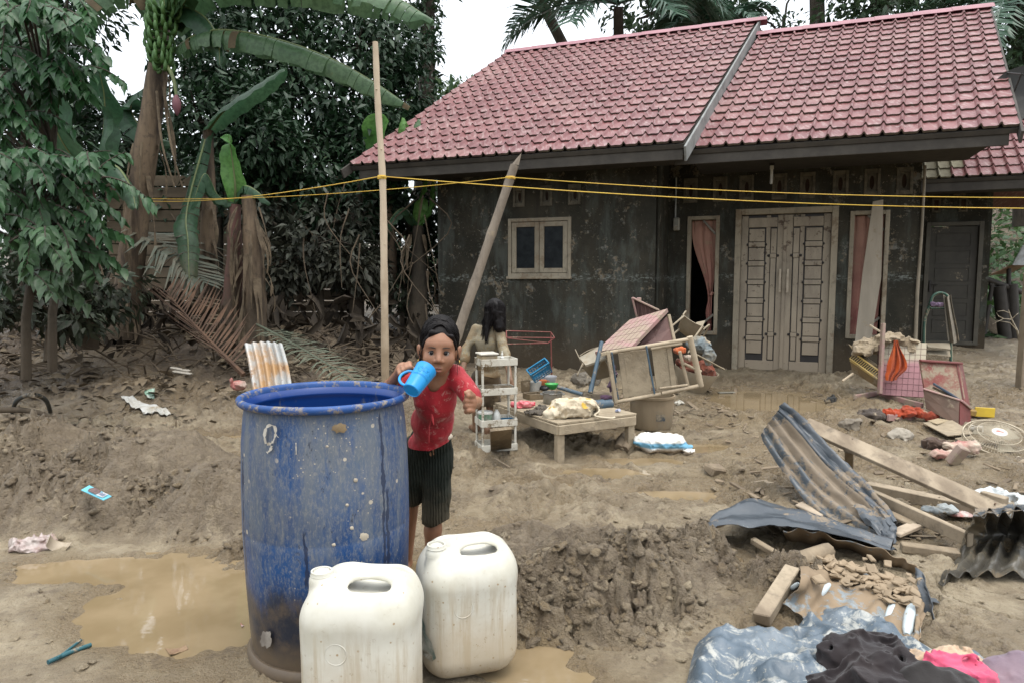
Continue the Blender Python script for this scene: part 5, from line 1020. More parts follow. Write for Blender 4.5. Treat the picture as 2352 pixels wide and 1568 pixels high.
# ---------------------------------------------------------------- poles and lines
POLEM = M('peeled_pole', (.50, .41, .30), (.38, .30, .21), rough=.8, ns=9, st=(1, 1, .35), bump=.4, bs=40, zm=(.75, 1.45), mudcol=(.30, .225, .145))
pb = V((-.83, 4.4, gz(-.83, 4.4) - .05)); pole_pts = bez([pb, at(884, 780, 4.4), at(882, 600, 4.4), at(879, 420, 4.4), at(868, 240, 4.4), at(862, 97, 4.4)], 26)
mb = MB(); mb.tube(pole_pts, [r * (1 + .06 * math.sin(i * 1.7)) for i, r in enumerate(np.linspace(.027, .018, 26))], 10); pl = mb.build('standing_pole', POLEM, sm=50); tag(pl, 'tall peeled wooden pole standing upright behind the drum', 'pole')
mb = MB()
for k in (5, 11, 17, 21): p = V(pole_pts[k]); a = random.uniform(3.4, 6); mb.tube([p, p + V((math.cos(a) * .026, math.sin(a) * .026, .006))], [.01, .004], 6)
mb.build('knot', POLEM, pl, sm=60)
BAMB = M('grey_bamboo', (.27, .225, .175), (.16, .13, .10), rough=.7, ns=6, st=(1, 1, .3), bump=.4, bs=30, mud=.12, grime=.3)
b0 = V((-.74, 5.5, .02)); b1_ = at(1182, 380, 5.5); bam = thing('bamboo_post', 'grey bamboo post leaning to the right and holding the yellow lines', 'bamboo post', b0)
n = 34; mb = MB(); nodes = {7: 1, 13: 1, 19: 1, 25: 1, 31: 1}; mb.tube([b0.lerp(b1_, i / (n - 1)) for i in range(n)], [(.043 - .010 * i / n) * (1.12 if i in nodes else 1) for i in range(n)], 12); mb.build('culm', BAMB, bam, sm=35)
mb = MB(); d_ = (b1_ - b0).normalized(); mb.add([b1_ + V((-.034, -.02, -.01)), b1_ + V((.0, -.034, 0)), b1_ + V((.034, -.01, .0)), b1_ + V((.03, .02, 0)), b1_ + d_ * .10 + V((.022, 0, 0)), b1_ + d_ * .055 + V((.0, -.02, 0))], [(0, 1, 5), (1, 2, 4, 5), (2, 3, 4)]); mb.build('split_end', BAMB, bam)
LINE = M('yellow_line', (.62, .42, .06), (.55, .33, .05), rough=.6, bump=.2, bs=300)
def line(label, pts, r=.0033):
    P = [];
    for a, b in zip(pts[:-1], pts[1:]):
        a, b = V(a), V(b); sag = .012 * (b - a).length
        for k in range(14): f = k / 14; P.append(a.lerp(b, f) - V((0, 0, sag * 4 * f * (1 - f))))
    P.append(V(pts[-1])); mb = MB(); mb.tube(P, r, 6); tag(mb.build('washing_line', LINE, sm=60), label, 'line')
bt = b0.lerp(b1_, .955) + V((0, -.04, 0)); pt = at(877, 407, 4.4) + V((0, -.03, 0)); anc = at(334, 458, 8.05)
line('upper yellow line tied to the top of the bamboo post', [anc + V((0, -.06, .0)), bt, at(2700, 452, 5.2)])
line('lower orange yellow line running from the bare pole to the right', [anc + V((.02, -.1, -.03)), pt, at(2700, 478, 4.9)])
mb = MB(); mb.lathe(at(877, 408, 4.4), [(.026, -.012), (.031, 0), (.026, .012)], 12); mb.build('lashing', LINE, pl, sm=60)
mb = MB(); mb.lathe(b0.lerp(b1_, .955), [(.038, -.012), (.043, 0), (.038, .012)], 12); mb.build('lashing', LINE, bam, sm=60)

# ---------------------------------------------------------------- the child at the drum
def skinmat(name, c1, c2):
    t = NT(name); col = t.mix(t.ramp(t.noise(14, 4), .35, .7), c1, c2); col = t.mix(t.ramp(t.noise(90, 3), .6, .75, 0, .3), col, tuple(q * .7 for q in c1))
    return t.fin(col, .42, t.bump(t.noise(160, 3), .08, .002), .4, Subsurface_Weight=.12, Subsurface_Radius=(.012, .005, .003), Subsurface_Scale=1.)
SKIN = skinmat('brown_skin', (.30, .150, .088), (.245, .118, .068)); SKIN2 = skinmat('brown_skin_muddy', (.22, .125, .075), (.17, .10, .06))
HAIR = M('black_hair', (.005, .004, .004), (.011, .009, .009), rough=.42, ns=60, st=(1, 1, .1), bump=.5, bs=220, spec=.14)
g1 = thing('person', 'child in a red shirt and black pleated shorts drinking from a blue mug', 'person', on(985, 1340))
HC = at(1004, 809.5, 2.535) + V((0, .075, 0)); Fv = V((.09, -.995, .0)).normalized(); Fv = (Fv + V((0, 0, -.04))).normalized(); Xv = V((.995, .09, -.045)).normalized(); Zv = Xv.cross(-Fv).normalized()
if Zv.z < 0: Zv = -Zv
HRm = np.array([tuple(Xv), tuple(Fv), tuple(Zv)]).T
hd = lambda x, f, z: np.array(tuple(HC + Xv * x + Fv * f + Zv * z))
nk = at(1003, 872, 2.67); SL, SR = at(955, 867, 2.72), at(1047, 863, 2.67); CH = at(1000, 915, 2.72); BL, HP = at(994, 968, 2.78), at(988, 1022, 2.835)
ER, WR = at(1091, 922, 2.60), at(1084, 927, 2.455); EL, WL = at(897, 884, 2.655), at(919, 853, 2.545)
v = Vol((-.66, 2.30, -.03), (-.06, 3.28, 1.24), .0042)
v.ell(hd(0, -.015, .038), (.066, .084, .08), HRm, k=.001); v.ell(hd(0, .022, -.022), (.056, .054, .062), HRm, k=.03); v.ell(hd(0, .040, -.062), (.026, .026, .022), HRm, k=.03)
for s in (-1, 1):
    v.ell(hd(s * .031, .044, -.028), (.026, .026, .026), HRm, k=.02); v.ell(hd(s * .073, -.008, -.008), (.010, .018, .031), HRm @ np.array(rot(0, s * .25, s * .5)), k=.008)
    v.ell(hd(s * .0265, .081, -.001), (.0150, .012, .0075), HRm, k=.009, op='s')
v.ell(hd(0, .050, .030), (.047, .026, .026), HRm, k=.02); v.cap(hd(0, .071, .008), hd(0, .0865, -.024), .0075, .011, k=.012)
for s in (-1, 1): v.ell(hd(s * .0115, .0785, -.0295), (.0085, .009, .007), HRm, k=.006)
v.ell(hd(0, .072, -.0565), (.0165, .008, .0048), HRm, k=.005); v.ell(hd(0, .0705, -.066), (.0135, .008, .0055), HRm, k=.005); v.ell(hd(0, .0815, -.0613), (.014, .007, .0016), HRm, k=.003, op='s')
v.cap(hd(0, -.02, -.05), nk, .036, .04, k=.02); v.cap(nk, CH, .042, .054, k=.03); v.cap(CH, HP, .054, .052, k=.03); v.cap(SL, SR, .029, .029, k=.03)
v.cap(SL, EL, .029, .025, k=.02); v.cap(EL, WL, .025, .018, k=.012); v.cap(SR, ER, .029, .025, k=.02); v.cap(ER, WR, .027, .019, k=.012)
LH = at(926, 846, 2.515); v.ell(LH, (.027, .022, .024), None, k=.015); v.cap(WL, LH, .02, .02, k=.01)
for (u, w_, e) in ((941, 833, 0), (933.5, 836, 1), (925.5, 841, 2), (917.5, 848.5, 3)):
    a, b, c, d = at(u + 1, w_ + 2, 2.51), at(u - 1, w_ + 1, 2.475), at(u + 1, w_ + 9, 2.452), at(u + 8, w_ + 13, 2.468); v.cap(a, b, .0095, .0093, k=.006); v.cap(b, c, .0092, .0084, k=.004); v.cap(c, d, .0082, .0074, k=.004)
v.cap(at(931, 850, 2.50), at(945, 849, 2.475), .0095, .008, k=.006); v.cap(at(945, 849, 2.475), at(952, 846, 2.465), .008, .0068, k=.004)
FH = at(1081, 924, 2.425); v.ell(FH, (.022, .024, .034), None, k=.012); v.cap(WR, FH, .02, .02, k=.01)
for k in range(4):
    vv = 909 + k * 11.2; uu = (1072, 1069, 1069, 1072)[k]; a, b, c, d = at(1086, vv, 2.415), at(uu + 4, vv - 1, 2.386), at(uu - 1, vv + 2, 2.405), at(uu + 7, vv + 3, 2.418); v.cap(a, b, .0092, .0092, k=.005); v.cap(b, c, .009, .0085, k=.003); v.cap(c, d, .0082, .0075, k=.003)
v.cap(at(1086, 908, 2.42), at(1077, 899, 2.395), .0105, .0095, k=.006); v.cap(at(1077, 899, 2.395), at(1070, 901, 2.388), .0092, .0078, k=.004)
KR, AR = at(997, 1165, 2.87), at(990, 1310, 2.94); KL, AL = at(946, 1125, 2.93), at(934, 1290, 3.12)
zf = max(gz(AR.x, AR.y), 0); AR.z = max(AR.z, zf + .05)
v.cap(at(1003, 1030, 2.885), KR + V((.004, .02, 0)), .044, .034, k=.02); v.cap(KR + V((.004, .02, 0)), KR.lerp(AR, .4), .034, .036, k=.015); v.cap(KR.lerp(AR, .35), AR, .037, .024, k=.015); v.cap(AR, AR + V((.0, -.11, -.035)), .026, .02, k=.015)
v.cap(at(962, 1030, 2.88), KL, .06, .042, k=.02); v.cap(KL, AL, .038, .024, k=.02); v.cap(AL, AL + V((0, -.1, -.03)), .026, .02, k=.015)
v.build('body', SKIN, g1)
LIP = M('lip', (.27, .10, .075), rough=.45, bump=0); EYEW = M('eye_white', (.40, .36, .33), rough=.2, bump=0); IRIS = M('iris', (.010, .006, .005), rough=.12, bump=0); LASH = M('lash', (.010, .008, .008), rough=.6, bump=0)
Hm = Matrix([[float(q) for q in r] for r in HRm])
for s in (-1, 1):
    mb = MB(); c = V(hd(s * .0265, .0608, -.001)); mb.lathe(c, [(.0001, -.0125), (.0055, -.0112), (.0098, -.0078), (.0125, 0), (.0098, .0078), (.0055, .0112), (.0001, .0125)], 18, Hm, sx=1, sy=1); ey = mb.build('eye', EYEW, g1, sm=80)
    mb = MB(); cc = V(hd(s * .0265 - .0012, .0722, .0008)); Rf = Matrix((Xv, Zv, Fv)).transposed(); mb.lathe(cc, [(.0074, 0), (.0062, .0016), (.003, .0026), (.0001, .0028)], 14, Rf); mb.build('iris', IRIS, ey, sm=80)
    mb = MB(); P = [hd(s * (.0265 - .0155 + .031 * k / 8), .0735 - .004 * abs(k / 4 - 1) ** 2 * 1.5, .0078 * math.sin(math.pi * (k + .4) / 8.8) + .0005) for k in range(9)]; mb.tube(P, [.0006, .0012, .0017, .002, .002, .002, .0018, .0016, .0008], 6); mb.build('lashes', LASH, g1, sm=80)
    mb = MB(); P = [hd(s * (.0265 - .014 + .030 * k / 8), .0792 - .0007 * abs(k - 1) ** 1.35, .0195 + .003 * math.sin(math.pi * k / 8)) for k in range(9)]; mb.tube(P, [.0010, .0018, .002, .002, .0019, .0017, .0015, .0012, .0006], 6); mb.build('eyebrow', M('brow' + str(s), (.03, .018, .013), rough=.7, bump=0), g1, sm=80)
    mb = MB(); mb.tube([hd(s * .0765, -.006, -.036), hd(s * .079, -.002, -.041), hd(s * .0775, .001, -.047)], [.003, .0035, .002], 6); mb.build('earring', M('gold%d' % s, (.55, .38, .12), rough=.3, metal=.8, bump=0), g1, sm=80)
for (z_, rx, th) in ((-.0568, .0148, .0034), (-.0655, .0122, .0042)):
    mb = MB(); P = [hd(rx * (k / 4 - 1), .0792 - .007 * abs(k / 4 - 1) ** 2, z_ + (.0018 if z_ > -.06 else -.0018) * math.cos((k / 4 - 1) * 1.57) * 1.0) for k in range(9)]; mb.tube(P, [th * (.25 + .75 * math.cos((k / 4 - 1) * 1.5)) for k in range(9)], 8); mb.build('lip', LIP, g1, sm=80)
# hair: cap plus strands combed back from a side parting
hv = Vol(tuple(np.array(HC) - .16), tuple(np.array(HC) + np.array([.16, .2, .18])), .0042)
hv.ell(hd(0, -.024, .044), (.0735, .086, .087), HRm, k=.001); hv.ell(hd(0, -.06, .0), (.06, .06, .07), HRm, k=.02)
hv.ell(hd(.004, .098, -.010), (.062, .064, .074), HRm, k=.012, op='s'); hv.ell(hd(0, .07, -.07), (.12, .085, .06), HRm, k=.01, op='s')
hv.cap(hd(-.03, .057, .074), hd(.046, .047, .060), .006, .006, k=.014); hv.cap(hd(.046, .047, .060), hd(.064, .016, .012), .006, .005, k=.014); hv.cap(hd(-.03, .057, .074), hd(-.062, .020, .022), .006, .005, k=.014); hv.noise(.002, 60, 4); hv.build('hair', HAIR, g1)
mb = MB(); random.seed(5)
for k in range(230):
    x0 = random.uniform(-.012, .005); f0 = random.uniform(-.05, .066); s = random.choice((-1, 1, 1)); tgt = (s * random.uniform(.058, .074), random.uniform(-.07, .03) if f0 < .03 else random.uniform(-.01, .045), random.uniform(.0, .045)); P = []
    for i in range(8):
        q = i / 7; x = x0 * (1 - q) + tgt[0] * q; f = f0 * (1 - q) + tgt[1] * q + .02 * math.sin(math.pi * q) * (1 if f0 > .03 else .2); zz = .12 * (1 - q) + tgt[2] * q + .04 * math.sin(math.pi * q)
        p = np.array([x, f + .020, zz - .044]); nrm = np.linalg.norm(p / np.array([.0755, .089, .0895])); p = p / max(nrm, 1e-3) * (1 + random.uniform(-.005, .018)); P.append(hd(p[0], p[1] - .022, p[2] + .044))
    mb.tube(P, [.0012, .0017, .0017, .0016, .0015, .0013, .001, .0005], 4)
for k in range(16): s = -1 if k < 12 else 1; a = (s * random.uniform(.06, .07), random.uniform(-.02, .02), random.uniform(0, .04)); mb.tube([hd(*a), hd(a[0] + s * .008, a[1] + .004, a[2] - .04), hd(a[0] + s * random.uniform(-.002, .012), a[1] + .01, a[2] - random.uniform(.07, .10))], [.0016, .0012, .0005], 4)
for k in range(12): x0 = random.uniform(-.05, .04); mb.tube([hd(x0, random.uniform(-.02, .02), .122), hd(x0 * 1.2, .0, .131), hd(x0 * 1.4 + .01, -.02, .136)], [.0012, .001, .0004], 4)
mb.build('hair_strands', HAIR, g1, sm=80)
# shirt
t = NT('wet_red_shirt'); col = t.mix(t.ramp(t.noise(9, 4), .35, .68), (.42, .020, .030), (.27, .013, .020)); fl = t.math('MULTIPLY', t.ramp(t.noise(32, 6, .75, dist=.8), .55, .63), t.ramp(t.noise(7, 2), .42, .56)); col = t.mix(t.math('MULTIPLY', fl, .75), col, (.50, .24, .21)); col = t.mix(t.ramp(t.noise(13, 5), .60, .72, 0, .5), col, (.15, .045, .03))
REDS = t.fin(col, .62, t.bump(t.math('ADD', t.noise(24, 5, .6, st=(1, 1, .5)), t.math('MULTIPLY', t.noise(240, 2), .15)), .5, .012), .3, Sheen_Weight=.1)
sv = Vol((-.60, 2.45, .60), (-.08, 2.98, 1.08), .0042)
sv.ell(CH, (.085, .074, .10), None, k=.001); sv.cap(nk + V((0, .01, -.015)), CH, .056, .076, k=.03); sv.ell(BL, (.089, .076, .09), None, k=.04); sv.ell(HP, (.095, .085, .075), None, k=.04); sv.cap(SL + V((.01, 0, .003)), SR + V((-.01, 0, .003)), .037, .037, k=.03)
sv.cap(SL, SL.lerp(EL, .66), .039, .041, k=.02); sv.cap(SR, SR.lerp(ER, .80), .040, .044, k=.02)
sv.noise(.0050, 18, 2); sv.noise(.0022, 48, 6)
VB_ = at(995, 899, 2.62)
def keep_shirt(q):
    vv = q[:, 2] < at(1003, 905, 2.6).z; w_ = .01 + .62 * (q[:, 2] - VB_.z); neck = (q[:, 2] > VB_.z) & (np.abs(q[:, 0] - VB_.x - .12 * (q[:, 2] - VB_.z)) < np.minimum(w_, .052)) & (q[:, 1] < nk.y + .06)
    hem = q[:, 2] < at(985, 1036, 2.75).z + .36 * (q[:, 0] - at(985, 1018, 2.75).x) * (q[:, 0] > at(985, 1018, 2.75).x)
    return ~(neck | hem)
sv.build('shirt', REDS, g1, keep=keep_shirt)
mb = MB(); kp = at(997, 948, 2.70) + V((0, -.012, 0)); mb.tube([kp + V((0, -.075, .015)), kp + V((.004, -.08, -.004)), kp + V((.008, -.078, -.028))], [.003, .006, .003], 6); mb.tube([kp + V((0, -.075, .0)), kp + V((-.01, -.076, -.04)), kp + V((-.012, -.07, -.10))], [.002, .003, .002], 6); mb.build('shirt_tie', M('red_tie', (.38, .03, .035), bump=0), g1, sm=80)
# shorts
t = NT('black_pleated_cloth'); col = t.mix(t.ramp(t.noise(7, 4), .4, .7), (.012, .016, .012), (.022, .027, .02)); col = t.mix(t.ramp(t.math('ADD', t.xyz(t.pos)[2], t.math('MULTIPLY', t.noise(12, 6, .7, co=t.pos), .34)), .44, .66, .85, 0), col, (.075, .062, .040)); col = t.mix(t.ramp(t.noise(9, 6, .72, co=t.pos), .60, .69, 0, .5), col, (.11, .085, .055))
wv = t.n('ShaderNodeTexWave', wave_type='BANDS', bands_direction='X'); t.l(t.pos, wv.inputs[0]); wv.inputs['Scale'].default_value = 26; wv.inputs['Distortion'].default_value = 2.5; wv.inputs['Detail'].default_value = 2; wv.inputs['Detail Scale'].default_value = .6
BLKS = t.fin(col, .75, t.bump(t.math('ADD', wv.outputs['Fac'], t.math('MULTIPLY', t.noise(17, 5), 1.6)), .7, .010), .25)
kv = Vol((-.60, 2.68, .20), (-.10, 3.12, .78), .0045)
kv.ell(at(988, 1012, 2.855), (.090, .079, .085), None, k=.001); kv.cap(at(1003, 1040, 2.88), at(1001, 1185, 2.89), .070, .060, k=.014); kv.cap(at(960, 1036, 2.885), at(946, 1132, 2.935), .078, .062, k=.012)
X = np.stack(np.meshgrid(*kv.ax, indexing='ij'), -1); kv.d += .0018 * np.sin(np.arctan2(X[..., 1] - 2.89, X[..., 0] + .33) * 46 + X[..., 2] * 5) * (np.abs(kv.d) < .04); kv.noise(.006, 15, 3)
hz = at(1000, 1208, 2.82).z; kv.build('shorts', BLKS, g1, keep=lambda q: q[:, 2] > hz - .02 * np.sin(q[:, 0] * 30) - .12 * (q[:, 0] - at(1000, 1208, 2.82).x))
bv = Vol((-.50, 2.7, .60), (-.15, 3.05, .78), .0045); bv.ell(at(993, 1002, 2.85), (.088, .074, .022), None, k=.001); bv.build('waistband', M('pale_waistband', (.50, .45, .36), (.36, .31, .24), mud=.3), g1)
mb = MB(); kn = at(975, 1028, 2.78); mb.tube(bez([kn + V((-.012, 0, .008)), kn + V((.012, -.012, .004)), kn + V((.02, 0, -.008)), kn + V((0, -.01, -.014))], 8), [.008, .012, .012, .01, .01, .012, .01, .006], 7); mb.build('waist_knot', BLKS, g1, sm=80)
# mug
MUGM = M('sky_blue_plastic', (.015, .27, .62), (.012, .23, .55), rough=.32, ns=3, bump=.05, mud=.03, ms=20)
m0, m1 = at(944, 897, 2.352), at(979, 847, 2.437); ax_, s1_, s2_ = frame(m1 - m0); Rm = Matrix((s1_, s2_, ax_)).transposed(); ml = (m1 - m0).length; mug = thing('mug', 'sky blue plastic mug tipped to the mouth of the child in red', 'mug', m0)
mb = MB(); mb.lathe(m0, [(.0001, .003), (.025, .003), (.0275, 0), (.0305, .002), (.0315, .006), (.0395, ml - .004), (.0405, ml - .002), (.0395, ml), (.0375, ml - .002), (.030, .012), (.0001, .010)], 40, Rm); mb.build('cup', MUGM, mug, sm=40)
hh_ = lambda f, off: m0.lerp(m1, f) + (at(919, 866, 2.42) - m0.lerp(m1, .5)).normalized() * off
mb = MB(); mb.tube(bez([hh_(.80, .034), hh_(.82, .058), hh_(.66, .076), hh_(.44, .074), hh_(.26, .055), hh_(.18, .030)], 20), .0052, 8); mb.build('handle', MUGM, mug, sm=60)
fc = (V((0, 0, CAM_H)) - m0.lerp(m1, .6)); fc = (fc - ax_ * fc.dot(ax_)).normalized(); fs = ax_.cross(fc)
def mp(a, f, e=.0004): r = .0315 + (.0395 - .0315) * f; return m0.lerp(m1, f) + (fc * math.cos(a) + fs * math.sin(a)) * (r + e)
mb = MB()
for (a0, f0) in ((-.5, .68), (.0, .74), (.45, .68)):
    mb.tube([mp(a0 + math.cos(q) * (.15 + .05 * math.cos(6 * q)) * 1.4, f0 + math.sin(q) * (.15 + .05 * math.cos(6 * q)) * .6) for q in np.linspace(0, 6.2832, 49)], .0008, 5)
for f0 in (.52, .485): mb.tube([mp(a, f0) for a in np.linspace(-1.0, .9, 20)], .0008, 5)
mb.build('embossed_motif', MUGM, mug, sm=70)
# ---------------------------------------------------------------- the child with her back turned
g2 = thing('person', 'child seen from behind with long black hair and a muddy cream blouse', 'person', on(1100, 1005)); z0 = gz(on(1095, 1000).x, on(1095, 1000).y)
h2 = at(1137, 714, 5.83); n2_, s2l, s2r, c2, w2, p2 = at(1126, 748, 5.85), at(1094, 757, 5.88), at(1147, 759, 5.80), at(1120, 785, 5.84), at(1119, 832, 5.85), at(1117, 862, 5.86)
el2, wl2, er2, wr2 = at(1070, 803, 5.82), at(1064, 850, 5.72), at(1160, 815, 5.70), at(1172, 866, 5.58)
kl2, al2, kr2, ar2 = at(1096, 925, 5.82), at(1093, 985, 5.86), at(1130, 930, 5.86), at(1121, 995, 5.80)
v = Vol((-.55, 5.35, -.02), (.12, 6.1, 1.25), .0075)
v.ell(h2, (.07, .08, .09), None, k=.001); v.cap(h2 + V((0, .02, -.05)), n2_, .038, .04, k=.02); v.cap(n2_, c2, .045, .06, k=.03); v.cap(c2, p2, .065, .07, k=.03); v.cap(s2l, s2r, .04, .04, k=.02)
v.cap(s2l, el2, .036, .03, k=.015); v.cap(el2, wl2, .029, .022, k=.012); v.cap(s2r, er2, .036, .03, k=.015); v.cap(er2, wr2, .029, .021, k=.012)
for W, dv in ((wl2, V((-.006, -.01, -.03))), (wr2, V((.004, -.014, -.03)))):
    v.ell(W + dv * .9, (.02, .02, .026), None, k=.012)
    for k in range(4): b = W + dv * 1.5 + V(((k - 1.5) * .013, 0, 0)); v.cap(b, b + V((0, -.006, -.035 - .006 * (k in (1, 2)))), .0085, .007, k=.003); 
    b = W + dv + V((-.022, -.01, 0)); v.cap(b, b + V((-.004, -.012, -.03)), .0085, .007, k=.004)
for H, K, A_ in ((p2 + V((-.05, 0, -.02)), kl2, al2), (p2 + V((.05, 0, -.02)), kr2, ar2)): v.cap(H, K, .07, .05, k=.02); v.cap(K, A_, .046, .03, k=.02); e = V((A_.x, A_.y, z0 + .03)); v.cap(A_, e, .03, .03, k=.01); v.cap(e, e + V((-.05, .10, -.012)), .032, .022, k=.015)
v.build('body', SKIN2, g2)
t = NT('muddy_cream_blouse'); col = t.mix(t.ramp(t.noise(6, 4), .4, .65), (.30, .265, .19), (.23, .20, .14)); dots = t.math('MULTIPLY', t.ramp(t.vor(48), .22, .30, 1, 0), t.ramp(t.noise(9, 2), .40, .55)); col = t.mix(t.math('MULTIPLY', dots, .7), col, (.30, .21, .07))
mz = t.ramp(t.math('ADD', t.xyz(t.pos)[2], t.math('MULTIPLY', t.noise(9, 6, .7), -.35)), .28, .50, .9, 0); md = t.ramp(t.noise(8, 7, .75), .47, .57); md = t.math('MULTIPLY', md, t.ramp(t.xyz(t.pos)[2], .62, .98, 1, .45)); col = t.mix(t.math('MAXIMUM', mz, md), col, (.19, .13, .07))
CREAM = t.fin(col, .8, t.bump(t.noise(22, 5), .5, .015), .2)
sv = Vol((-.52, 5.45, .48), (.10, 6.08, 1.03), .0065)
sv.ell(c2, (.105, .085, .11), None, k=.001); sv.cap(n2_ + V((0, 0, -.03)), c2, .06, .09, k=.04); sv.ell(w2, (.102, .088, .10), None, k=.05); sv.ell(p2, (.125, .105, .06), None, k=.04); sv.cap(s2l, s2r, .044, .044, k=.025); sv.cap(s2l, el2, .042, .039, k=.012); sv.cap(el2, el2.lerp(wl2, .45), .038, .040, k=.012); sv.cap(s2r, er2, .042, .039, k=.012); sv.cap(er2, er2.lerp(wr2, .35), .042, .042, k=.015); sv.noise(.009, 15, 2)
zb = at(1115, 868, 5.8).z; sv.build('blouse', CREAM, g2, keep=lambda q: q[:, 2] > zb + .02 * np.sin(q[:, 0] * 20))
pv = Vol((-.5, 5.55, .1), (.06, 6.1, .62), .0075); pv.ell(p2 + V((0, .0, -.01)), (.118, .1, .08), None, k=.001); pv.cap(p2 + V((-.05, 0, -.03)), kl2, .082, .07, k=.02); pv.cap(p2 + V((.045, 0, -.03)), kr2, .082, .07, k=.02); pv.noise(.009, 14, 4); zk = at(1100, 934, 5.8).z; pv.build('trousers', cloth_mat('mud_brown_trousers', (.085, .058, .032), (.05, .035, .02), .3, mudcol=(.13, .09, .05)), g2, keep=lambda q: q[:, 2] > zk)
hv = Vol(tuple(np.array(h2) - np.array([.16, .2, .36])), tuple(np.array(h2) + np.array([.16, .16, .16])), .006)
hv.ell(h2 + V((0, -.01, .012)), (.084, .088, .096), None, k=.001); hv.cap(h2 + V((.012, -.04, -.02)), at(1146, 752, 5.76), .068, .045, k=.03); hv.cap(h2 + V((-.05, -.055, -.03)), at(1116, 782, 5.73), .036, .012, k=.02); hv.cap(h2 + V((.055, -.03, -.05)), at(1158, 760, 5.78), .03, .012, k=.02); hv.noise(.004, 40, 2); hv.build('hair', HAIR, g2)
mb = MB()
for k in range(150):
    a = random.uniform(-1.5, 1.5); p0 = h2 + V((math.sin(a) * .02, -.02, .108)); p1 = h2 + V((math.sin(a) * .085, -.075 * math.cos(a) - .02, .05)); p2_ = h2 + V((math.sin(a) * .092, -.088 * math.cos(a) - .02, -.04)); e = p2_ + V((random.uniform(-.02, .01) - .02 * (a < 0), .0, -random.uniform(.06, .14) - (.10 if -1.2 < a < -.3 else 0))); mb.tube(bez([p0, p1, p2_, e], 9), list(np.linspace(.003, .0015, 9)), 4)
mb.build('hair_strands', HAIR, g2, sm=80)
# ---------------------------------------------------------------- things by the house
def cropA(x, y): return ((1780 + x / 2.09) / 1.7415, (1150 + y / 2.09) / 1.7415)
def cropB(x, y): return ((2250 + x / 2.24) / 1.7415, (1150 + y / 2.24) / 1.7415)
def cropD(x, y): return ((3250 + x / 2.091) / 1.7415, (1150 + y / 2.091) / 1.7415)
def cropE(x, y): return ((2700 + x / 1.386) / 1.7415, (1600 + y / 1.386) / 1.7415)
WOODM = M('mud_coated_wood', (.36, .295, .205), (.25, .20, .135), rough=.85, ns=5, mud=.35, ms=4, bump=.6, bs=28, bd=.006, grime=.3)
WOODG = M('grey_muddy_wood', (.25, .195, .13), (.14, .108, .074), rough=.85, ns=6, st=(1, .4, 1), mud=.3, ms=5, bump=.6, bs=30, bd=.006, grime=.45)
WHITEP = M('stained_white_plastic', (.56, .54, .47), (.44, .41, .34), rough=.5, ns=8, mud=.34, ms=9, mudcol=(.20, .145, .085), bump=.2)
GREYM = M('mud_grey_plastic', (.30, .255, .185), (.22, .185, .13), rough=.8, ns=5, mud=.5, ms=5, bump=.3)
def one(name, mb, mat, label, cat, sm=None, group=None): return tag(mb.build(name, mat, None, sm=sm), label, cat, group)
def quadslab(pts, th, n=2):
    a, b, c, d = [V(p) for p in pts]; mb = MB(); mb.slab([[a.lerp(b, i / n).lerp(d.lerp(c, i / n), j / n) for j in range(n + 1)] for i in range(n + 1)], th); return mb
def rag(name, label, cat, parts, mat, h=.006, amp=.012, f=16, fold=.02, ff=9, seed=1, zmin=None, part=None):
    P = np.array([np.array(tuple(p[0])) for p in parts]); R = max(max(p[1]) for p in parts) + .05
    v = Vol(P.min(0) - R, P.max(0) + R, h)
    for i, p in enumerate(parts): v.ell(p[0], p[1], np.array(p[2]) if len(p) > 2 else None, k=.03 if i else .001)
    X = np.stack(np.meshgrid(*v.ax, indexing='ij'), -1); m = np.abs(v.d) < .07; Q = X[m]
    w_ = Q + .05 * np.stack([n3(Q, 9, seed), n3(Q, 9, seed + 3), n3(Q, 9, seed + 6)], -1)
    v.d[m] += fold * (np.abs(n3(w_, ff, seed) - .5) * 4 - .6) + .6 * fold * (np.abs(n3(w_, ff * 2.1, seed + 11) - .5) * 4 - .6) + .3 * fold * (np.abs(n3(w_, ff * 4.3, seed + 17) - .5) * 4 - .6) + amp * (n3(Q, f, seed + 2) - .5) * 2
    kw = dict(keep=(lambda q: q[:, 2] > zmin)) if zmin is not None else {}
    o = v.build(name, mat, part, **kw)
    return tag(o, label, cat) if part is None else o
# white shelf rack
ry = R_(18); RB = on(1148, 1046); RB.z = gz(RB.x, RB.y) + .0; rack = thing('shelf_rack', 'muddy white plastic four tier shelf rack beside the back turned child', 'shelf rack', RB)
Rr = rotz(ry); rp = lambda x, y, z: RB + Rr @ V((x, y + .10, z)); RW, RD = .285, .20
tiers = [.025, .215, .455, .675]
for k, zz in enumerate(tiers):
    mb = MB(); c = lambda x, y, z: rp(x, y, zz + z); th = .006; hgt = .05
    mb.box(c(0, 0, .004), (RW, RD, th), Rr, .002); mb.box(c(0, -RD / 2 + .003, hgt / 2 + .004), (RW, th, hgt), Rr, .002); mb.box(c(0, RD / 2 - .003, hgt / 2 + .004), (RW, th, hgt), Rr, .002)
    mb.box(c(-RW / 2 + .003, 0, hgt / 2 + .004), (th, RD - .0125, hgt), Rr, .002); mb.box(c(RW / 2 - .003, 0, hgt / 2 + .004), (th, RD - .0125, hgt), Rr, .002); mb.build('tray', WHITEP, rack)
for x in (-1, 1):
    for y in (-1, 1):
        for k in range(3): mb = MB(); mb.tube([rp(x * (RW / 2 - .014), y * (RD / 2 - .014), tiers[k] + .01), rp(x * (RW / 2 - .014), y * (RD / 2 - .014), tiers[k + 1] + .002)], .0095, 8); mb.build('post', WHITEP, rack, sm=60)
t1, t2, t3 = tiers[3] + .01, tiers[2] + .01, tiers[1] + .01
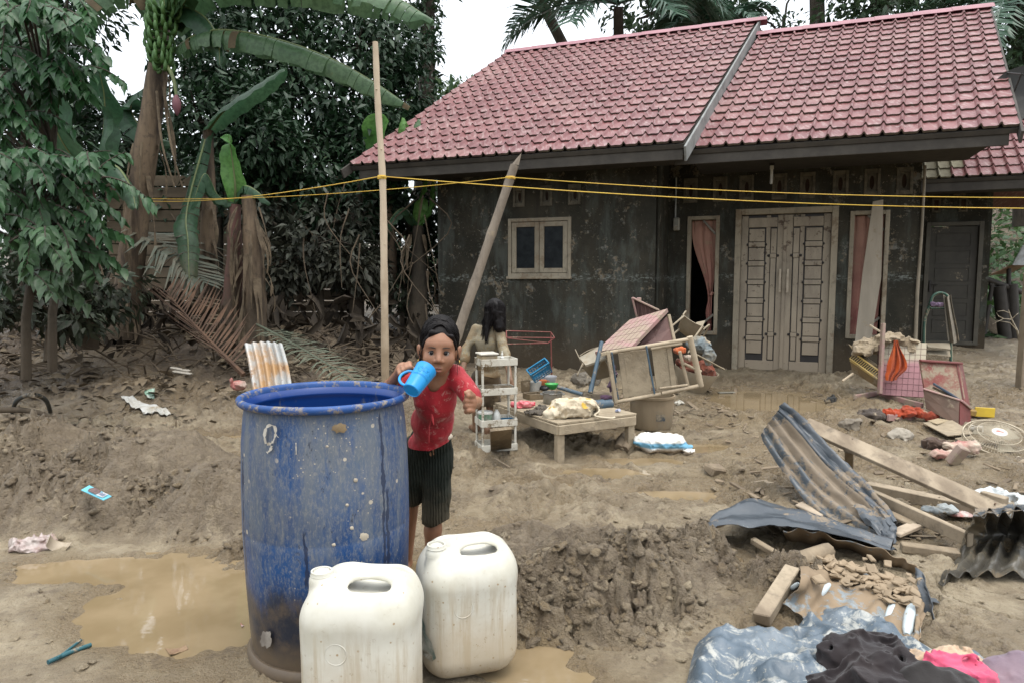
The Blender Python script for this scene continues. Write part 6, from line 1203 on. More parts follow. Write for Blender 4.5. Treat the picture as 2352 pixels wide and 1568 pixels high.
bx = thing('plastic_box', 'small lidded box on the top tier of the white rack', 'box', rp(-.07, 0, t1)); mb = MB(); mb.box(rp(-.07, 0, t1 + .035), (.13, .14, .07), Rr, .01); mb.build('box_body', M('beige_box', (.36, .28, .17), mud=.3), bx); mb = MB(); mb.box(rp(-.07, 0, t1 + .078), (.145, .155, .014), Rr, .004); mb.build('lid', M('pale_lid', (.52, .49, .42), mud=.2), bx)
bt_ = thing('pump_bottle', 'tiny white dropper bottle on the top tier of the rack', 'bottle', rp(.05, .0, t1)); mb = MB(); mb.lathe(rp(.05, .0, t1), [(0, 0), (.016, 0), (.016, .045), (.007, .055), (.007, .06)], 14); mb.build('bottle_body', M('white_b', (.62, .61, .57)), bt_, sm=40); mb = MB(); mb.lathe(rp(.05, .0, t1 + .06), [(.009, 0), (.009, .012), (.004, .016), (.003, .034), (0, .036)], 12); mb.build('cap', M('white_c', (.66, .65, .6)), bt_, sm=40)
BROWNP = M('brown_muddy_pan', (.20, .15, .09), (.12, .09, .055), rough=.6, mud=.3, ms=9)
def bowl(name, label, cat, c, r0, r1, h, mat, th=.006, flip=False, R=None, n=28):
    mb = MB(); mb.lathe(c, [(.0001, 0), (r0, 0), (r0 + (r1 - r0) * .35, h * .4), (r1, h), (r1 + th, h + .002), (r1 + th, h - .004), (r0 + (r1 - r0) * .3 + th, h * .3), (r0, -.003), (.0001, -.003)], n, R); return one(name, mb, mat, label, cat, 50)
bowl('pan', 'shallow brown pan on the second tier of the rack', 'pan', rp(.05, .01, t2), .055, .075, .035, BROWNP); bowl('cup', 'small brown cup beside the pan on the rack', 'cup', rp(-.055, -.01, t2), .026, .034, .055, BROWNP)
bk = thing('paint_bucket', 'small green and white bucket on the third tier of the rack', 'bucket', rp(-.085, 0, t3)); mb = MB(); mb.lathe(rp(-.085, 0, t3), [(0, 0), (.047, 0), (.056, .075), (.058, .078), (.058, .084), (.052, .084), (.05, .01), (0, .01)], 24); mb.build('bucket_body', M('green_bucket', (.10, .24, .14), (.42, .42, .36), ns=14, mud=.25, ms=10), bk, sm=50); mb = MB(); mb.lathe(rp(-.085, 0, t3 + .085), [(.0001, .012), (.054, .012), (.06, .008), (.06, -.004), (.056, -.004)], 24); mb.build('lid', M('white_lid', (.58, .57, .52), mud=.2), bk, sm=50)
bt_ = thing('spray_bottle', 'slim white bottle in the middle of the third rack tier', 'bottle', rp(.0, -.02, t3)); mb = MB(); mb.lathe(rp(.0, -.02, t3), [(0, 0), (.028, 0), (.03, .02), (.03, .07), (.02, .09), (.011, .098), (.011, .112)], 18); mb.build('bottle_body', M('clear_white', (.55, .56, .53), (.40, .38, .33), ns=9, mud=.2, rough=.3), bt_, sm=50); mb = MB(); mb.lathe(rp(.0, -.02, t3 + .112), [(.013, 0), (.013, .018), (.008, .024), (0, .026)], 14); mb.build('cap', BROWNP, bt_, sm=50)
mb = MB(); c = rp(.085, -.02, t3); mb.box(c + V((0, 0, .004)), (.09, .075, .006), Rr, .002)
for (x, y, sx, sy) in ((0, -.036, .09, .004), (0, .036, .09, .004), (-.044, 0, .004, .068), (.044, 0, .004, .068)): mb.box(c + Rr @ V((x, y, .018)), (sx, sy, .03), Rr, .001)
one('plastic_tray', mb, M('blue_tray', (.02, .15, .28), mud=.15), 'little blue tray at the right of the third rack tier', 'tray')
mb = quadslab([on(*cropA(380, 1200), .3), on(*cropA(560, 1180), .3), on(*cropA(555, 1350)), on(*cropA(385, 1370))], .02); one('slate_board', mb, BROWNP, 'dark wet board standing behind the foot of the white rack', 'board')
mb = MB(); mb.beam(on(*cropA(410, 1420), .015), on(*cropA(545, 1500), .01), .02, .008); one('wood_strip', mb, WOODG, 'thin strip lying at the foot of the white rack', 'wood strip')
# low table
TZ = .30; Tc = [V((.335, 4.86, TZ)), V((.955, 5.215, TZ)), V((.47, 6.06, TZ)), V((-.15, 5.705, TZ))]; fx = (Tc[1] - Tc[0]).normalized(); fy = (Tc[3] - Tc[0]).normalized(); TR = Matrix((fx, fy, V((0, 0, 1)))).transposed(); TW_, TDp = (Tc[1] - Tc[0]).length, (Tc[3] - Tc[0]).length
tp_ = lambda a, b, z=TZ: Tc[0] + fx * a + fy * b + V((0, 0, z - TZ))
table = thing('low_table', 'low mud caked wooden table in front of the house', 'table', tp_(TW_ / 2, TDp / 2, .0)); nb = 7
for k in range(nb): mb = MB(); mb.box(tp_(TW_ / 2 + random.uniform(-.008, .008), (k + .5) * TDp / nb, TZ - .009), (TW_ + .02, TDp / nb - .006, .018), TR, .003, .002); mb.build('plank', WOODM, table)
for (a, b) in ((.03, .03), (TW_ - .03, .03), (.03, TDp - .03), (TW_ - .03, TDp - .03)): g = tp_(a, b, 0); mb = MB(); zb = gz(g.x, g.y) - .03; mb.box(tp_(a, b, (zb + TZ - .02) / 2), (.062, .05, TZ - .02 - zb), TR, .004); mb.build('leg', WOODM, table)
for (x0, y0, x1, y1) in ((.0, .0, TW_, .0), (0, 0, 0, TDp), (TW_, 0, TW_, TDp), (0, TDp, TW_, TDp)): mb = MB(); mb.beam(tp_(x0, y0, TZ - .055), tp_(x1, y1, TZ - .055), .024, .07); mb.build('apron', WOODM, table)
def tpx(u, v, z=TZ): return gnd(u, v, z)
# on the table
t = NT('flowered_sheet'); col = t.mix(t.ramp(t.noise(5, 5), .4, .7), (.55, .48, .36), (.40, .33, .23)); fm = t.ramp(t.math('ADD', t.vor(8.5), t.math('MULTIPLY', t.noise(30, 3), .1)), .27, .34, 1, 0); col = t.mix(fm, col, t.mix(t.ramp(t.noise(40, 3), .45, .6), (.52, .34, .06), (.40, .28, .10))); col = t.mix(t.math('MULTIPLY', t.ramp(t.vor(13), .10, .14, 1, 0), .8), col, (.10, .22, .09)); col = t.mix(t.ramp(t.noise(7, 7, .7), .58, .68, 0, .75), col, (.27, .20, .12))
SHEETF = t.fin(col, .85, t.bump(t.noise(30, 4), .4, .01), .2)
sc = tpx(1308, 962); sk_ = rag('cloth_bundle', 'tied cream cloth bundle with yellow flowers lying on the low table', 'cloth bundle', [(sc + V((.0, .10, .055)), (.17, .11, .07)), (sc + V((.12, .12, .06)), (.1, .09, .075)), (sc + V((-.13, .06, .035)), (.09, .07, .045))], SHEETF, .0055, .006, 22, .022, 8, 4)
mb = MB(); mb.tube(bez([sc + V((.2, .1, .1)), sc + V((.23, .07, .05)), sc + V((.19, .03, .02)), sc + V((.30, .0, .008)), sc + V((.34, .03, .008))], 14), .008, 6); mb.build('drawstring', SHEETF, sk_, sm=70)
pt_ = tpx(1269, 925); pot = thing('cooking_pot', 'grey metal cooking pot with lid handle on the table behind the bundle', 'pot', pt_); MET = M('dull_aluminium', (.30, .30, .28), (.20, .19, .17), rough=.4, metal=.6, mud=.3, ms=8); mb = MB(); mb.lathe(pt_, [(0, 0), (.07, 0), (.078, .01), (.08, .085), (.086, .09), (.086, .094), (.076, .093), (.074, .03), (0, .025)], 28); mb.build('pot_body', MET, pot, sm=40)
for s in (-1, 1): mb = MB(); mb.tube([pt_ + V((s * .08, -.02, .075)), pt_ + V((s * .1, -.02, .078)), pt_ + V((s * .1, .02, .078)), pt_ + V((s * .08, .02, .075))], .005, 6); mb.build('pot_handle', MET, pot, sm=60)
mb = MB(); mb.tube(bez([pt_ + V((-.03, -.06, .07)), pt_ + V((-.03, -.09, .09)), pt_ + V((.03, -.09, .09)), pt_ + V((.03, -.06, .07))], 8), .004, 6); mb.build('pot_handle', MET, pot, sm=60)
rc = tpx(1199, 936); rag('plastic_packet', 'crumpled bright red packet on the left end of the table', 'packet', [(rc + V((0, 0, .03)), (.09, .03, .026)), (rc + V((.06, .01, .03)), (.04, .025, .02))], M('red_foil', (.52, .05, .07), (.60, .25, .25), rough=.35, ns=18), .0045, .006, 40, .01, 16, 3)
rag('fishing_net', 'dark crumpled net heaped on the table by the bundle', 'net', [(tpx(1233, 950) + V((0, 0, .012)), (.095, .06, .02)), (tpx(1245, 942) + V((0, 0, .018)), (.05, .04, .024))], M('dark_net', (.07, .06, .05), (.12, .10, .075), ns=60, bump=1., bs=150, rough=.9), .005, .008, 50, .012, 24, 6)
mb = MB(); c = tpx(1226, 915); mb.box(c + V((0, 0, .006)), (.15, .13, .01), TR, .003)
for (x, y, sx, sy) in ((0, -.062, .15, .008), (0, .062, .15, .008), (-.072, 0, .008, .115), (.072, 0, .008, .115)): mb.box(c + TR @ V((x, y, .03)), (sx, sy, .045), TR, .003)
one('wooden_tray', mb, BROWNP, 'square brown tray on the far side of the low table', 'tray')
cb = tpx(1419, 946) ; mb = MB(); mb.lathe(cb + V((0, 0, .014)), [(0, -.02), (.012, -.02), (.014, 0), (.012, .022), (0, .022)], 14, rot(1.2, .3, .4)); one('bottle_cap', mb, M('blue_white_cap', (.50, .52, .56), (.05, .10, .35), ns=40), 'small blue and white container at the right table corner', 'container', 50)
PVC = M('blue_grey_pvc', (.06, .10, .135), (.045, .07, .095), rough=.45, mud=.28, ms=6)
def pipe(label, a, b, r, mat=PVC, socket=0):
    o = thing('pipe', label, 'pipe', a); mb = MB(); mb.tube([a, b], r, 16); mb.build('tube', mat, o, sm=50)
    d = (b - a).normalized()
    for f in ((0,) if socket == 1 else (0, .93) if socket == 2 else ()): p = a.lerp(b, f); mb = MB(); mb.tube([p - d * .005, p + d * .07], r * 1.22, 16); mb.build('socket', mat, o, sm=50)
    return o
pipe('blue grey pipe standing against the overturned frame', at(1356, 900, 5.62), at(1382, 785, 5.85), .017, socket=1); pipe('blue grey pipe lying among the pots', at(1281, 888, 5.75), at(1338, 905, 5.65), .017)
pipe('thick short blue pipe section between the bundle and the frame', at(1368, 930, 5.45), at(1405, 926, 5.5), .036, socket=1)
# bench with kitchen things
KB = thing('plank_bench', 'rough plank bench holding kitchen things near the wall', 'bench', V((.33, 6.4, .15)))
for k in range(3): mb = MB(); mb.beam(V((-.02, 6.2 + .15 * k, .245)), V((.95, 6.2 + .15 * k, .245)), .14, .02); mb.build('plank', WOODG, KB)
for (x, y) in ((.06, 6.22), (.86, 6.22), (.06, 6.5), (.86, 6.5)): mb = MB(); z_ = gz(x, y) - .02; mb.box((x, y, (z_ + .234) / 2), (.05, .05, .234 - z_), None, .004); mb.build('leg', WOODG, KB)
kz = .256; kg = lambda u, v: gnd(u, v, kz)
bowl('cup', 'tall brown cup at the left of the kitchen things', 'cup', kg(1207, 900), .036, .042, .11, BROWNP)
bowl('pot', 'white enamel pot among the kitchen things', 'pot', kg(1227, 896), .058, .066, .085, M('white_enamel', (.58, .57, .52), mud=.15))
rag('black_pan', 'black bent pan in front of the white pot', 'pan', [(kg(1250, 897) + V((0, 0, .025)), (.055, .035, .024))], M('black_plastic', (.02, .02, .021), rough=.3), .005, .005, 30, .006, 14, 3)
cp = bowl('plastic_cup', 'small orange cup with a handle among the kitchen things', 'cup', kg(1246, 887) + V((0, 0, .01)), .03, .04, .055, M('orange_plastic', (.55, .16, .05), (.5, .2, .1))); mb = MB(); q = kg(1246, 887); mb.tube(bez([q + V((.04, 0, .06)), q + V((.065, 0, .055)), q + V((.06, 0, .03)), q + V((.036, 0, .025))], 9), .004, 6); mb.build('handle', M('orange_handle', (.55, .16, .05)), cp, sm=70)
bowl('plastic_bowl', 'bright green bowl beside the orange cup', 'bowl', kg(1267, 892), .04, .062, .05, M('green_plastic', (.07, .42, .10), (.05, .32, .08), rough=.4, mud=.12))
bowl('shallow_dish', 'round brown rimmed dish right of the green bowl', 'dish', kg(1290, 889), .05, .07, .012, BROWNP)
bowl('clear_basin', 'cloudy pale plastic basin behind the orange cup', 'basin', kg(1262, 884) + V((0, .06, .01)), .055, .075, .075, M('cloudy_plastic', (.42, .43, .45), (.33, .33, .34), rough=.35, mud=.12))
bb = thing('plastic_basket', 'blue plastic basket tipped on its side against the wall', 'basket', at(1240, 866, 6.6)); BLU = M('blue_basket', (.015, .18, .33), (.012, .14, .27), rough=.45, mud=.12); c = at(1240, 851, 6.55); Rb = rot(.5, -.55, .2)
for s in (-1, 1):
    mb = MB()
    for k in range(8): mb.box(c + Rb @ V(((k - 3.5) * .026, s * .04, 0)), (.006, .004, .12), Rb, 0); 
    for k in range(5): mb.box(c + Rb @ V((0, s * .0405, (k - 2) * .027)), (.2, .0045, .006), Rb, 0)
    mb.build('lattice_side', BLU, bb)
mb = MB()
for k in range(4): mb.box(c + Rb @ V((0, (k - 1.5) * .024, -.06)), (.2, .008, .005), Rb, 0)
mb.box(c + Rb @ V((.1, 0, 0)), (.005, .085, .12), Rb, .001); mb.box(c + Rb @ V((-.1, 0, 0)), (.005, .085, .12), Rb, .001); mb.build('lattice_base', BLU, bb)
mb = MB()
for (x, y, sx, sy) in ((0, -.045, .22, .012), (0, .045, .22, .012), (-.105, 0, .012, .08), (.105, 0, .012, .08)): mb.box(c + Rb @ V((x, y, .064)), (sx, sy, .01), Rb, .002)
mb.build('rim', BLU, bb)
# red metal rack against the wall
REDM = M('rusty_red_rod', (.20, .05, .045), (.13, .05, .035), rough=.7, mud=.2, ms=8); rk = thing('metal_stand', 'empty red metal rod stand against the stained wall', 'stand', at(1280, 870, 7.2)); A_, B_, C_, D_ = at(1163, 760, 7.1), at(1265, 763, 7.1), at(1274, 776, 6.8), at(1163, 775, 6.8)
for a, b in ((A_, B_), (B_, C_), (A_ - V((0, 0, .075)), at(1256, 787, 7.1)), (at(1163, 790, 6.8), at(1258, 788, 6.8)), (at(1258, 788, 6.8), C_), (D_, C_), (A_, D_)): mb = MB(); mb.tube([a, b], .006, 6); mb.build('rail', REDM, rk, sm=60)
for p in (B_, A_, D_ + V((0, 0, 0))): z_ = gz(p.x, p.y); mb = MB(); mb.tube([p, V((p.x + .02, p.y, z_ - .02))], .007, 6); mb.build('leg', REDM, rk, sm=60)
# tub, overturned frame, pink panels, chairs
tc = on(1506, 990); tc.y += .18; tc.z = gz(tc.x, tc.y); TUBM = M('mud_coated_tub', (.32, .25, .165), (.255, .195, .125), rough=.8, ns=6, st=(1, 1, .3), mud=.3, ms=5, bump=.3)
tub = thing('plastic_tub', 'round mud coated tub standing under the overturned wooden frame', 'tub', tc); mb = MB(); mb.lathe(tc, [(0, 0), (.165, 0), (.18, .02), (.192, .2), (.195, .27), (.205, .275), (.205, .295), (.19, .295), (.185, .25), (.17, .03), (0, .03)], 40); mb.build('tub_body', TUBM, tub, sm=45)
mb = MB(); a0 = -1.35; P = [[tc + V((math.cos(a) * (.1915), math.sin(a) * (.1915), z)) for a in np.linspace(a0 - .22, a0 + .22, 7)] for z in (.09, .12, .15)]; mb.grid(P); mb.build('worn_patch', M('blue_black_patch', (.04, .05, .06), (.30, .24, .16), ns=26), tub)
fr = thing('overturned_bench', 'overturned wooden bench frame of round poles resting on the tub', 'bench', at(1500, 900, 5.7)); fb = lambda x, y, Y=5.6: at(*cropB(x, y), Y)
POLM = M('pale_muddy_pole', (.42, .345, .245), (.32, .255, .175), rough=.8, ns=7, mud=.25, ms=7, bump=.4)
for (a, b, r) in (((425, 580), (1130, 465), .017), ((790, 545), (1070, 500), .014), ((1140, 440), (1240, 880), .026), ((1050, 570), (1130, 900), .014), ((495, 1020), (880, 950), .016), ((890, 945), (1215, 880), .017), ((870, 900), (1120, 870), .011), ((1090, 680), (1240, 750), .012)):
    mb = MB(); mb.tube([fb(*a, 5.62), fb(*b, 5.62 + (.06 if a[0] > 1000 else 0))], r, 10); mb.build('pole', POLM, fr, sm=60)
for (a, b, w_) in (((405, 570), (480, 1030), .045), ((345, 600), (420, 575), .04)): mb = MB(); mb.beam(fb(*a, 5.55), fb(*b, 5.55), .03, w_, (0, -1, .1)); mb.build('post', WOODM, fr)
for (q, dY) in (([(500, 590), (545, 585), (595, 975), (550, 985)], 0), ([(545, 575), (755, 555), (800, 955), (595, 975)], .01), ([(800, 545), (935, 535), (985, 905), (845, 930)], .01), ([(935, 530), (975, 525), (1030, 940), (985, 950)], 0)): mb = quadslab([at(*cropB(*p), 5.66 + dY) for p in q], .018); mb.build('panel', WOODM, fr)
for (a, b) in (((750, 520), (825, 950)), ((440, 575), (500, 1000))): mb = MB(); mb.beam(fb(*a, 5.6), fb(*b, 5.6), .015, .014, (0, -1, 0)); mb.build('dark_strip', PVC, fr)
PINK = M('muddy_pink_plastic', (.36, .20, .19), (.30, .21, .18), rough=.5, ns=5, mud=.45, ms=6, mudcol=(.36, .28, .21)); PINKD = M('pink_inside', (.13, .07, .06), (.09, .05, .045), rough=.7, mud=.15)
def grooves(obj_parent, q, n1, n2, th, mat, off, Ys):
    for k in range(1, n1): a, b = V(q[0]).lerp(V(q[1]), k / n1), V(q[3]).lerp(V(q[2]), k / n1); mb = MB(); mb.tube([a + off, b + off], th, 4); mb.build('groove', mat, obj_parent)
    for k in range(1, n2): a, b = V(q[0]).lerp(V(q[3]), k / n2), V(q[1]).lerp(V(q[2]), k / n2); mb = MB(); mb.tube([a + off, b + off], th, 4); mb.build('groove', mat, obj_parent)
q = [at(*cropB(290, 575), 5.95), at(*cropB(600, 290), 6.35), at(*cropB(940, 190), 6.3), at(*cropB(620, 525), 5.85)]; cup_ = thing('broken_cupboard', 'collapsed pink cupboard with a tile patterned panel on top of the heap', 'cupboard', q[3]); pn = quadslab(q, .035).build('tiled_panel', PINK, cup_); nq = (q[1] - q[0]).cross(q[3] - q[0]).normalized(); nq = nq if nq.z > 0 else -nq; grooves(pn, q, 5, 7, .0016, M('groove_brown', (.17, .09, .08)), nq * .001, None)
q = [at(*cropB(950, 245), 6.3), at(*cropB(1000, 480), 6.2), at(*cropB(700, 545), 6.05), at(*cropB(660, 500), 6.2)]; pn = quadslab(q, .02).build('inner_panel', PINKD, cup_); mb = MB(); mb.beam(q[0], q[1], .03, .03); mb.build('edge', WOODM, pn)
q = [at(*cropB(622, 92), 6.5), at(*cropB(862, 205), 6.45), at(*cropB(870, 420), 6.45), at(*cropB(700, 420), 6.55)]; pn = quadslab(q, .02).build('ribbed_panel', PINKD, cup_); mb = MB(); mb.beam(q[0] + V((0, -.02, 0)), q[1] + V((0, -.02, 0)), .04, .018, (0, 0, 1)); mb.beam(q[0] + V((0, -.02, 0)), q[3] + V((0, -.02, 0)), .03, .018, (1, 0, 0)); mb.box(q[0].lerp(q[1], .25) + V((0, -.02, .015)), (.04, .03, .03), None, .004); mb.build('edge', PINK, pn)
for k in range(5): a = q[0].lerp(q[1], .2 + .15 * k); mb = MB(); mb.beam(a + V((0, -.012, -.02)), V((a.x + .02, a.y - .012, a.z - .25)), .006, .008); mb.build('rib', PINKD, pn)
def chair_shell(label, c, R, s=1., mat=GREYM):
    o = thing('plastic_chair', label, 'chair', c); R3 = R; P = []
    for i in range(9):
        f = i / 8; P.append([c + R3 @ (V(((k / 6 - .5) * .40 * (1 - .18 * max(0, f - .5)), .05 * math.cos((k / 6 - .5) * 2.6) + (.0 if f < .45 else (f - .45) * .5), 0)) * s + V((0, (-.40 + f * .8 if f < .5 else 0) * s, (0 if f < .45 else (f - .45) * .75) * s))) for k in range(7)])
    mb = MB(); mb.slab(P, .006); mb.build('seat_shell', mat, o, sm=60)
    for sx in (-1, 1):
        for sy in (-.36, -.02): mb = MB(); a = c + R3 @ V((sx * .17 * s, sy * s, 0)); b = c + R3 @ V((sx * .2 * s, (sy - .03) * s, -.36 * s)); mb.tube([a, b], [.018 * s, .014 * s], 6); mb.build('leg', mat, o, sm=60)
        mb = MB(); mb.tube(bez([c + R3 @ (V((sx * .2, -.3, 0)) * s), c + R3 @ (V((sx * .22, -.28, .18)) * s), c + R3 @ (V((sx * .21, -.05, .2)) * s), c + R3 @ (V((sx * .19, .1, .16)) * s)], 10), .014 * s, 6); mb.build('armrest', mat, o, sm=60)
    return o
chair_shell('mud grey plastic chair tipped over behind the pipe', at(1352, 850, 6.35), rot(-.5, .9, .5), .62); chair_shell('mud grey plastic chair lying below the torn curtain window', at(1580, 770, 7.0), rot(-.9, .5, -.5), .62)
basin = bowl('laundry_basin', 'big beige basin full of muddy clothes right of the frame', 'basin', on(1598, 905) + V((0, .18, .0)), .13, .235, .26, GREYM, .01, R=rot(.12, .18, 0), n=36)
bc = on(1598, 905) + V((0, .15, .26))
rag('clothes_heap', 'heap of rust brown and striped wet clothes in the beige basin', 'clothes', [(bc + V((.05, 0, .02)), (.17, .13, .08)), (bc + V((.14, -.02, -.04)), (.1, .09, .1)), (bc + V((-.06, .02, .07)), (.1, .1, .06))], cloth_mat('rust_clothes', (.20, .055, .03), (.07, .045, .035), .3), .007, .01, 20, .03, 9, 5)
rag('wet_cloth', 'greyish blue cloth hanging over the back of the clothes heap', 'cloth', [(at(1603, 790, 6.45), (.10, .06, .07)), (at(1628, 815, 6.4), (.05, .05, .09))], cloth_mat('blue_grey_cloth', (.16, .19, .20), (.24, .20, .14), .35), .007, .008, 20, .02, 10, 8)
for (lb, a, b, c_) in (('white and orange striped cloth on the clothes heap', 1585, 820, (.45, .38, .30)), ('small orange rag between the frame poles', 1560, 805, (.5, .12, .04))): rag('rag', lb, 'cloth', [(at(a, b, 6.0), (.055, .04, .03))], cloth_mat('c%d' % a, c_, (.3, .12, .06), .2), .006, .006, 30, .012, 16, a)
mb = MB(); mb.beam(at(1596, 812, 6.2), at(1664, 848, 6.3), .03, .012); one('wood_strip', mb, WOODM, 'pale strip sticking out right of the clothes heap', 'wood strip')
mb = quadslab([at(1600, 740, 7.3), at(1620, 736, 7.3), at(1600, 780, 7.1), at(1575, 775, 7.1)], .012); one('plastic_sheet', mb, GREYM, 'bent grey board below the left window', 'board')
rag('purple_cloth', 'twisted purple cloth hanging beside the standing pipe', 'cloth', [(at(1412, 855, 5.8), (.02, .02, .07)), (at(1403, 885, 5.7), (.025, .025, .05)), (at(1392, 912, 5.6), (.05, .03, .02))], cloth_mat('dull_purple', (.10, .055, .09), (.06, .045, .055), .25), .005, .006, 30, .01, 18, 2)
mb = quadslab([at(1330, 820, 6.2), at(1385, 790, 6.2), at(1392, 822, 6.0), at(1345, 838, 6.0)], .02); one('foam_board', mb, M('pale_foam', (.33, .29, .22), mud=.4), 'pale sagging board behind the standing pipe', 'board')
WSK = NT('white_blue_sack'); q = WSK; col = q.mix(q.ramp(q.noise(5, 5), .4, .66), (.72, .72, .69), (.55, .52, .45)); q.co = q.pos; zz = q.xyz()[2]; col = q.mix(q.math('MULTIPLY', q.ramp(zz, .045, .06, 0, 1), q.ramp(zz, .085, .10, 1, 0)), col, (.14, .33, .47)); col = q.mix(q.ramp(q.math('ADD', zz, q.math('MULTIPLY', q.noise(14, 5), .06)), .05, .085, .85, 0), col, (.30, .22, .14)); WSK = q.fin(col, .6, q.bump(q.noise(40, 4), .4, .008), .3)
s0 = on(1520, 1042); sck = rag('white_sack', 'white plastic sack with a blue stripe on the mud right of the table leg', 'sack', [(s0 + V((-.02, .09, .065)), (.17, .10, .075)), (s0 + V((.09, .09, .06)), (.11, .09, .06)), (s0 + V((.19, .05, .03)), (.05, .04, .03))], WSK, .006, .007, 22, .02, 8, 9); rag('sack_tail', None, None, [(s0 + V((.21, .0, .02)), (.045, .05, .018))], WSK, .005, .006, 40, .014, 20, 4, part=sck)
for (a, b, c_) in ((1432, 1040, 'first'), (1445, 1044, 'second')):
    p = on(a, b); mb = MB(); mb.tube([p + V((-.03, .05, .03)), p + V((0, .1, .06)), p + V((.06, .2, .10))], [.035, .05, .04], 8); one('stone', mb, WOODG, 'dark lump under the table, %s from the left' % c_, 'lump', 60)
for k, (u, v, s, mt, lb) in enumerate(((1525, 960, .06, GREYM, 'muddy clump with leaves right of the tub'), (1560, 930, .05, WHITEP, 'small white plastic lid half sunk right of the tub'), (1690, 1083, .0, None, ''), (1565, 1052, .0, None, ''))):
    if s: rag('debris_lump', lb, 'debris', [(on(u, v) + V((0, .03, .015)), (s, s * .8, .025))], mt, .006, .008, 40, .012, 18, k)
mb = MB(); p = on(1648, 1090); Rq = rot(.3, .1, .4); mb.box(p + V((0, .04, .03)), (.14, .1, .05), Rq, .012, .01); one('old_shoe_box', mb, WOODG, 'crushed brown box on the bare mud in the middle', 'box')
p = on(1668, 905); mb = MB(); mb.beam(p + V((-.09, 0, .02)), p + V((.1, .03, .02)), .06, .012); one('metal_plate', mb, M('dull_tin', (.25, .24, .2), rough=.4, metal=.4, mud=.3), 'small dull tin plate by the house puddle', 'plate')
# plank leaning across the right window
P = [hp(.93, -.10, 2.27), hp(1.04, -.10, 2.29), hp(1.06, -.11, 1.4), hp(.965, -.16, .50), hp(.79, -.16, .47), hp(.85, -.11, 1.4)]
mb = MB(); rows = [(P[0], P[1]), (P[0].lerp(P[5], .3), P[1].lerp(P[2], .3)), (P[5], P[2].lerp(P[3], .05)), (P[5].lerp(P[4], .5), P[2].lerp(P[3], .6)), (P[4], P[3])]; mb.slab([[a.lerp(b, k / 2) for k in range(3)] for a, b in rows], .018); one('leaning_board', mb, M('pale_split_board', (.36, .315, .25), (.27, .235, .185), rough=.85, ns=5, st=(1, 1, .15), bump=.6, bs=24, mud=.2), 'pale split board leaning over the right hand window', 'board')
# dish
DSH = M('mesh_dish_grey', (.03, .03, .027), (.02, .02, .018), rough=.6); dc_ = at(2350, 212, 7.5); dsh = thing('satellite_dish', 'dark round satellite dish beside the right gable end', 'satellite dish', dc_); Rd = rot(R_(72), 0, R_(-40)); mb = MB(); mb.lathe(dc_, [(.0001, -.1), (.1, -.09), (.22, -.055), (.31, 0), (.315, .004), (.22, -.047), (.1, -.08), (.0001, -.09)], 36, Rd); mb.build('reflector', DSH, dsh, sm=40); mb = MB(); mb.tube([at(2325, 292, 7.6), at(2352, 262, 7.7), dc_ + Rd @ V((0, 0, -.13))], .03, 8); mb.build('mount', M('zinc_pole', (.2, .2, .19), metal=.4), dsh, sm=60)
mb = MB(); 
for k in range(3): a = k * 2.1; mb.tube([dc_ + Rd @ V((math.cos(a) * .30, math.sin(a) * .30, .0)), dc_ + Rd @ V((0, 0, .36))], .008, 5)
mb.build('feed_arm', DSH, dsh, sm=60)
# ---------------------------------------------------------------- right hand heap
def dD(x, y, Y): return at(*cropD(x, y), Y)
gr = dD(560, 885, 7.1).z
q = [dD(600, 455, 7.15), dD(955, 462, 7.0), dD(930, 915, 6.8), dD(560, 890, 6.95)]; PKD = NT('pink_grid_door'); t = PKD; col = t.mix(t.ramp(t.noise(3, 5), .4, .65), (.38, .185, .20), (.32, .165, .175)); t.co = t.pos; col = t.mix(t.ramp(t.math('ADD', t.xyz()[2], t.math('MULTIPLY', t.noise(5, 4), .12)), .52, .60), col, (.44, .385, .28)); PKD = t.fin(col, .55, t.bump(t.noise(40, 4), .2, .004), .4)
pcb = thing('pink_cupboard', 'pink and cream grid patterned cupboard door and side behind the orange cloth', 'cupboard', q[3]); pd_ = quadslab(q, .025).build('door', PKD, pcb); grooves(pd_, q, 8, 9, .0016, M('groove_pink', (.20, .10, .10)), V((-.0, -.002, 0)), None)
mb = MB(); mb.beam(dD(592, 300, 6.95), dD(575, 640, 6.9), .05, .03, (1, 0, 0)); mb.beam(dD(575, 640, 6.9), dD(562, 885, 6.85), .055, .03, (1, 0, 0)); ps = mb.build('side_post', PINK, pcb)
mb = quadslab([dD(545, 480, 7.1), dD(578, 470, 6.95), dD(565, 890, 6.9), dD(540, 860, 7.05)], .02); mb.build('side', PINKD, ps)
for (lb, a, b, w_) in (('pink rail lying to the left under the cabinet door', (355, 915), (545, 880), .05), ('pink rail lying below the grid patterned door', (560, 890), (920, 985), .05), ('pale pink board under the rolled red cloth', (630, 1085), (930, 1080), .06)): mb = MB(); mb.beam(on(*cropD(*a), .03), on(*cropD(*b), .03), .03, w_); one('pink_plank', mb, PINK, lb, 'plank')
YEL = M('yellow_crate_plastic', (.50, .34, .09), (.42, .33, .17), rough=.5, mud=.3, ms=6)
cr = thing('plastic_crate', 'yellow slotted crate tipped on its edge left of the pink post', 'crate', dD(430, 800, 7.0)); A0, A1, A2, A3 = dD(310, 590, 7.15), dD(545, 760, 6.9), dD(540, 830, 6.95), dD(330, 700, 7.2); ex = (A1 - A0); up_ = (A3 - A0) * .9
cn = ex.normalized(); vn = V((.12, .28, .12))
for s in range(2):
    o_ = A0 + (vn * 0 if s == 0 else up_ * 0)
for k in range(16): a = A0 + ex * (k / 15.); mb = MB(); mb.beam(a, a + V((.045, -.02, .052)), .004, .006); mb.build('bar', YEL, cr)
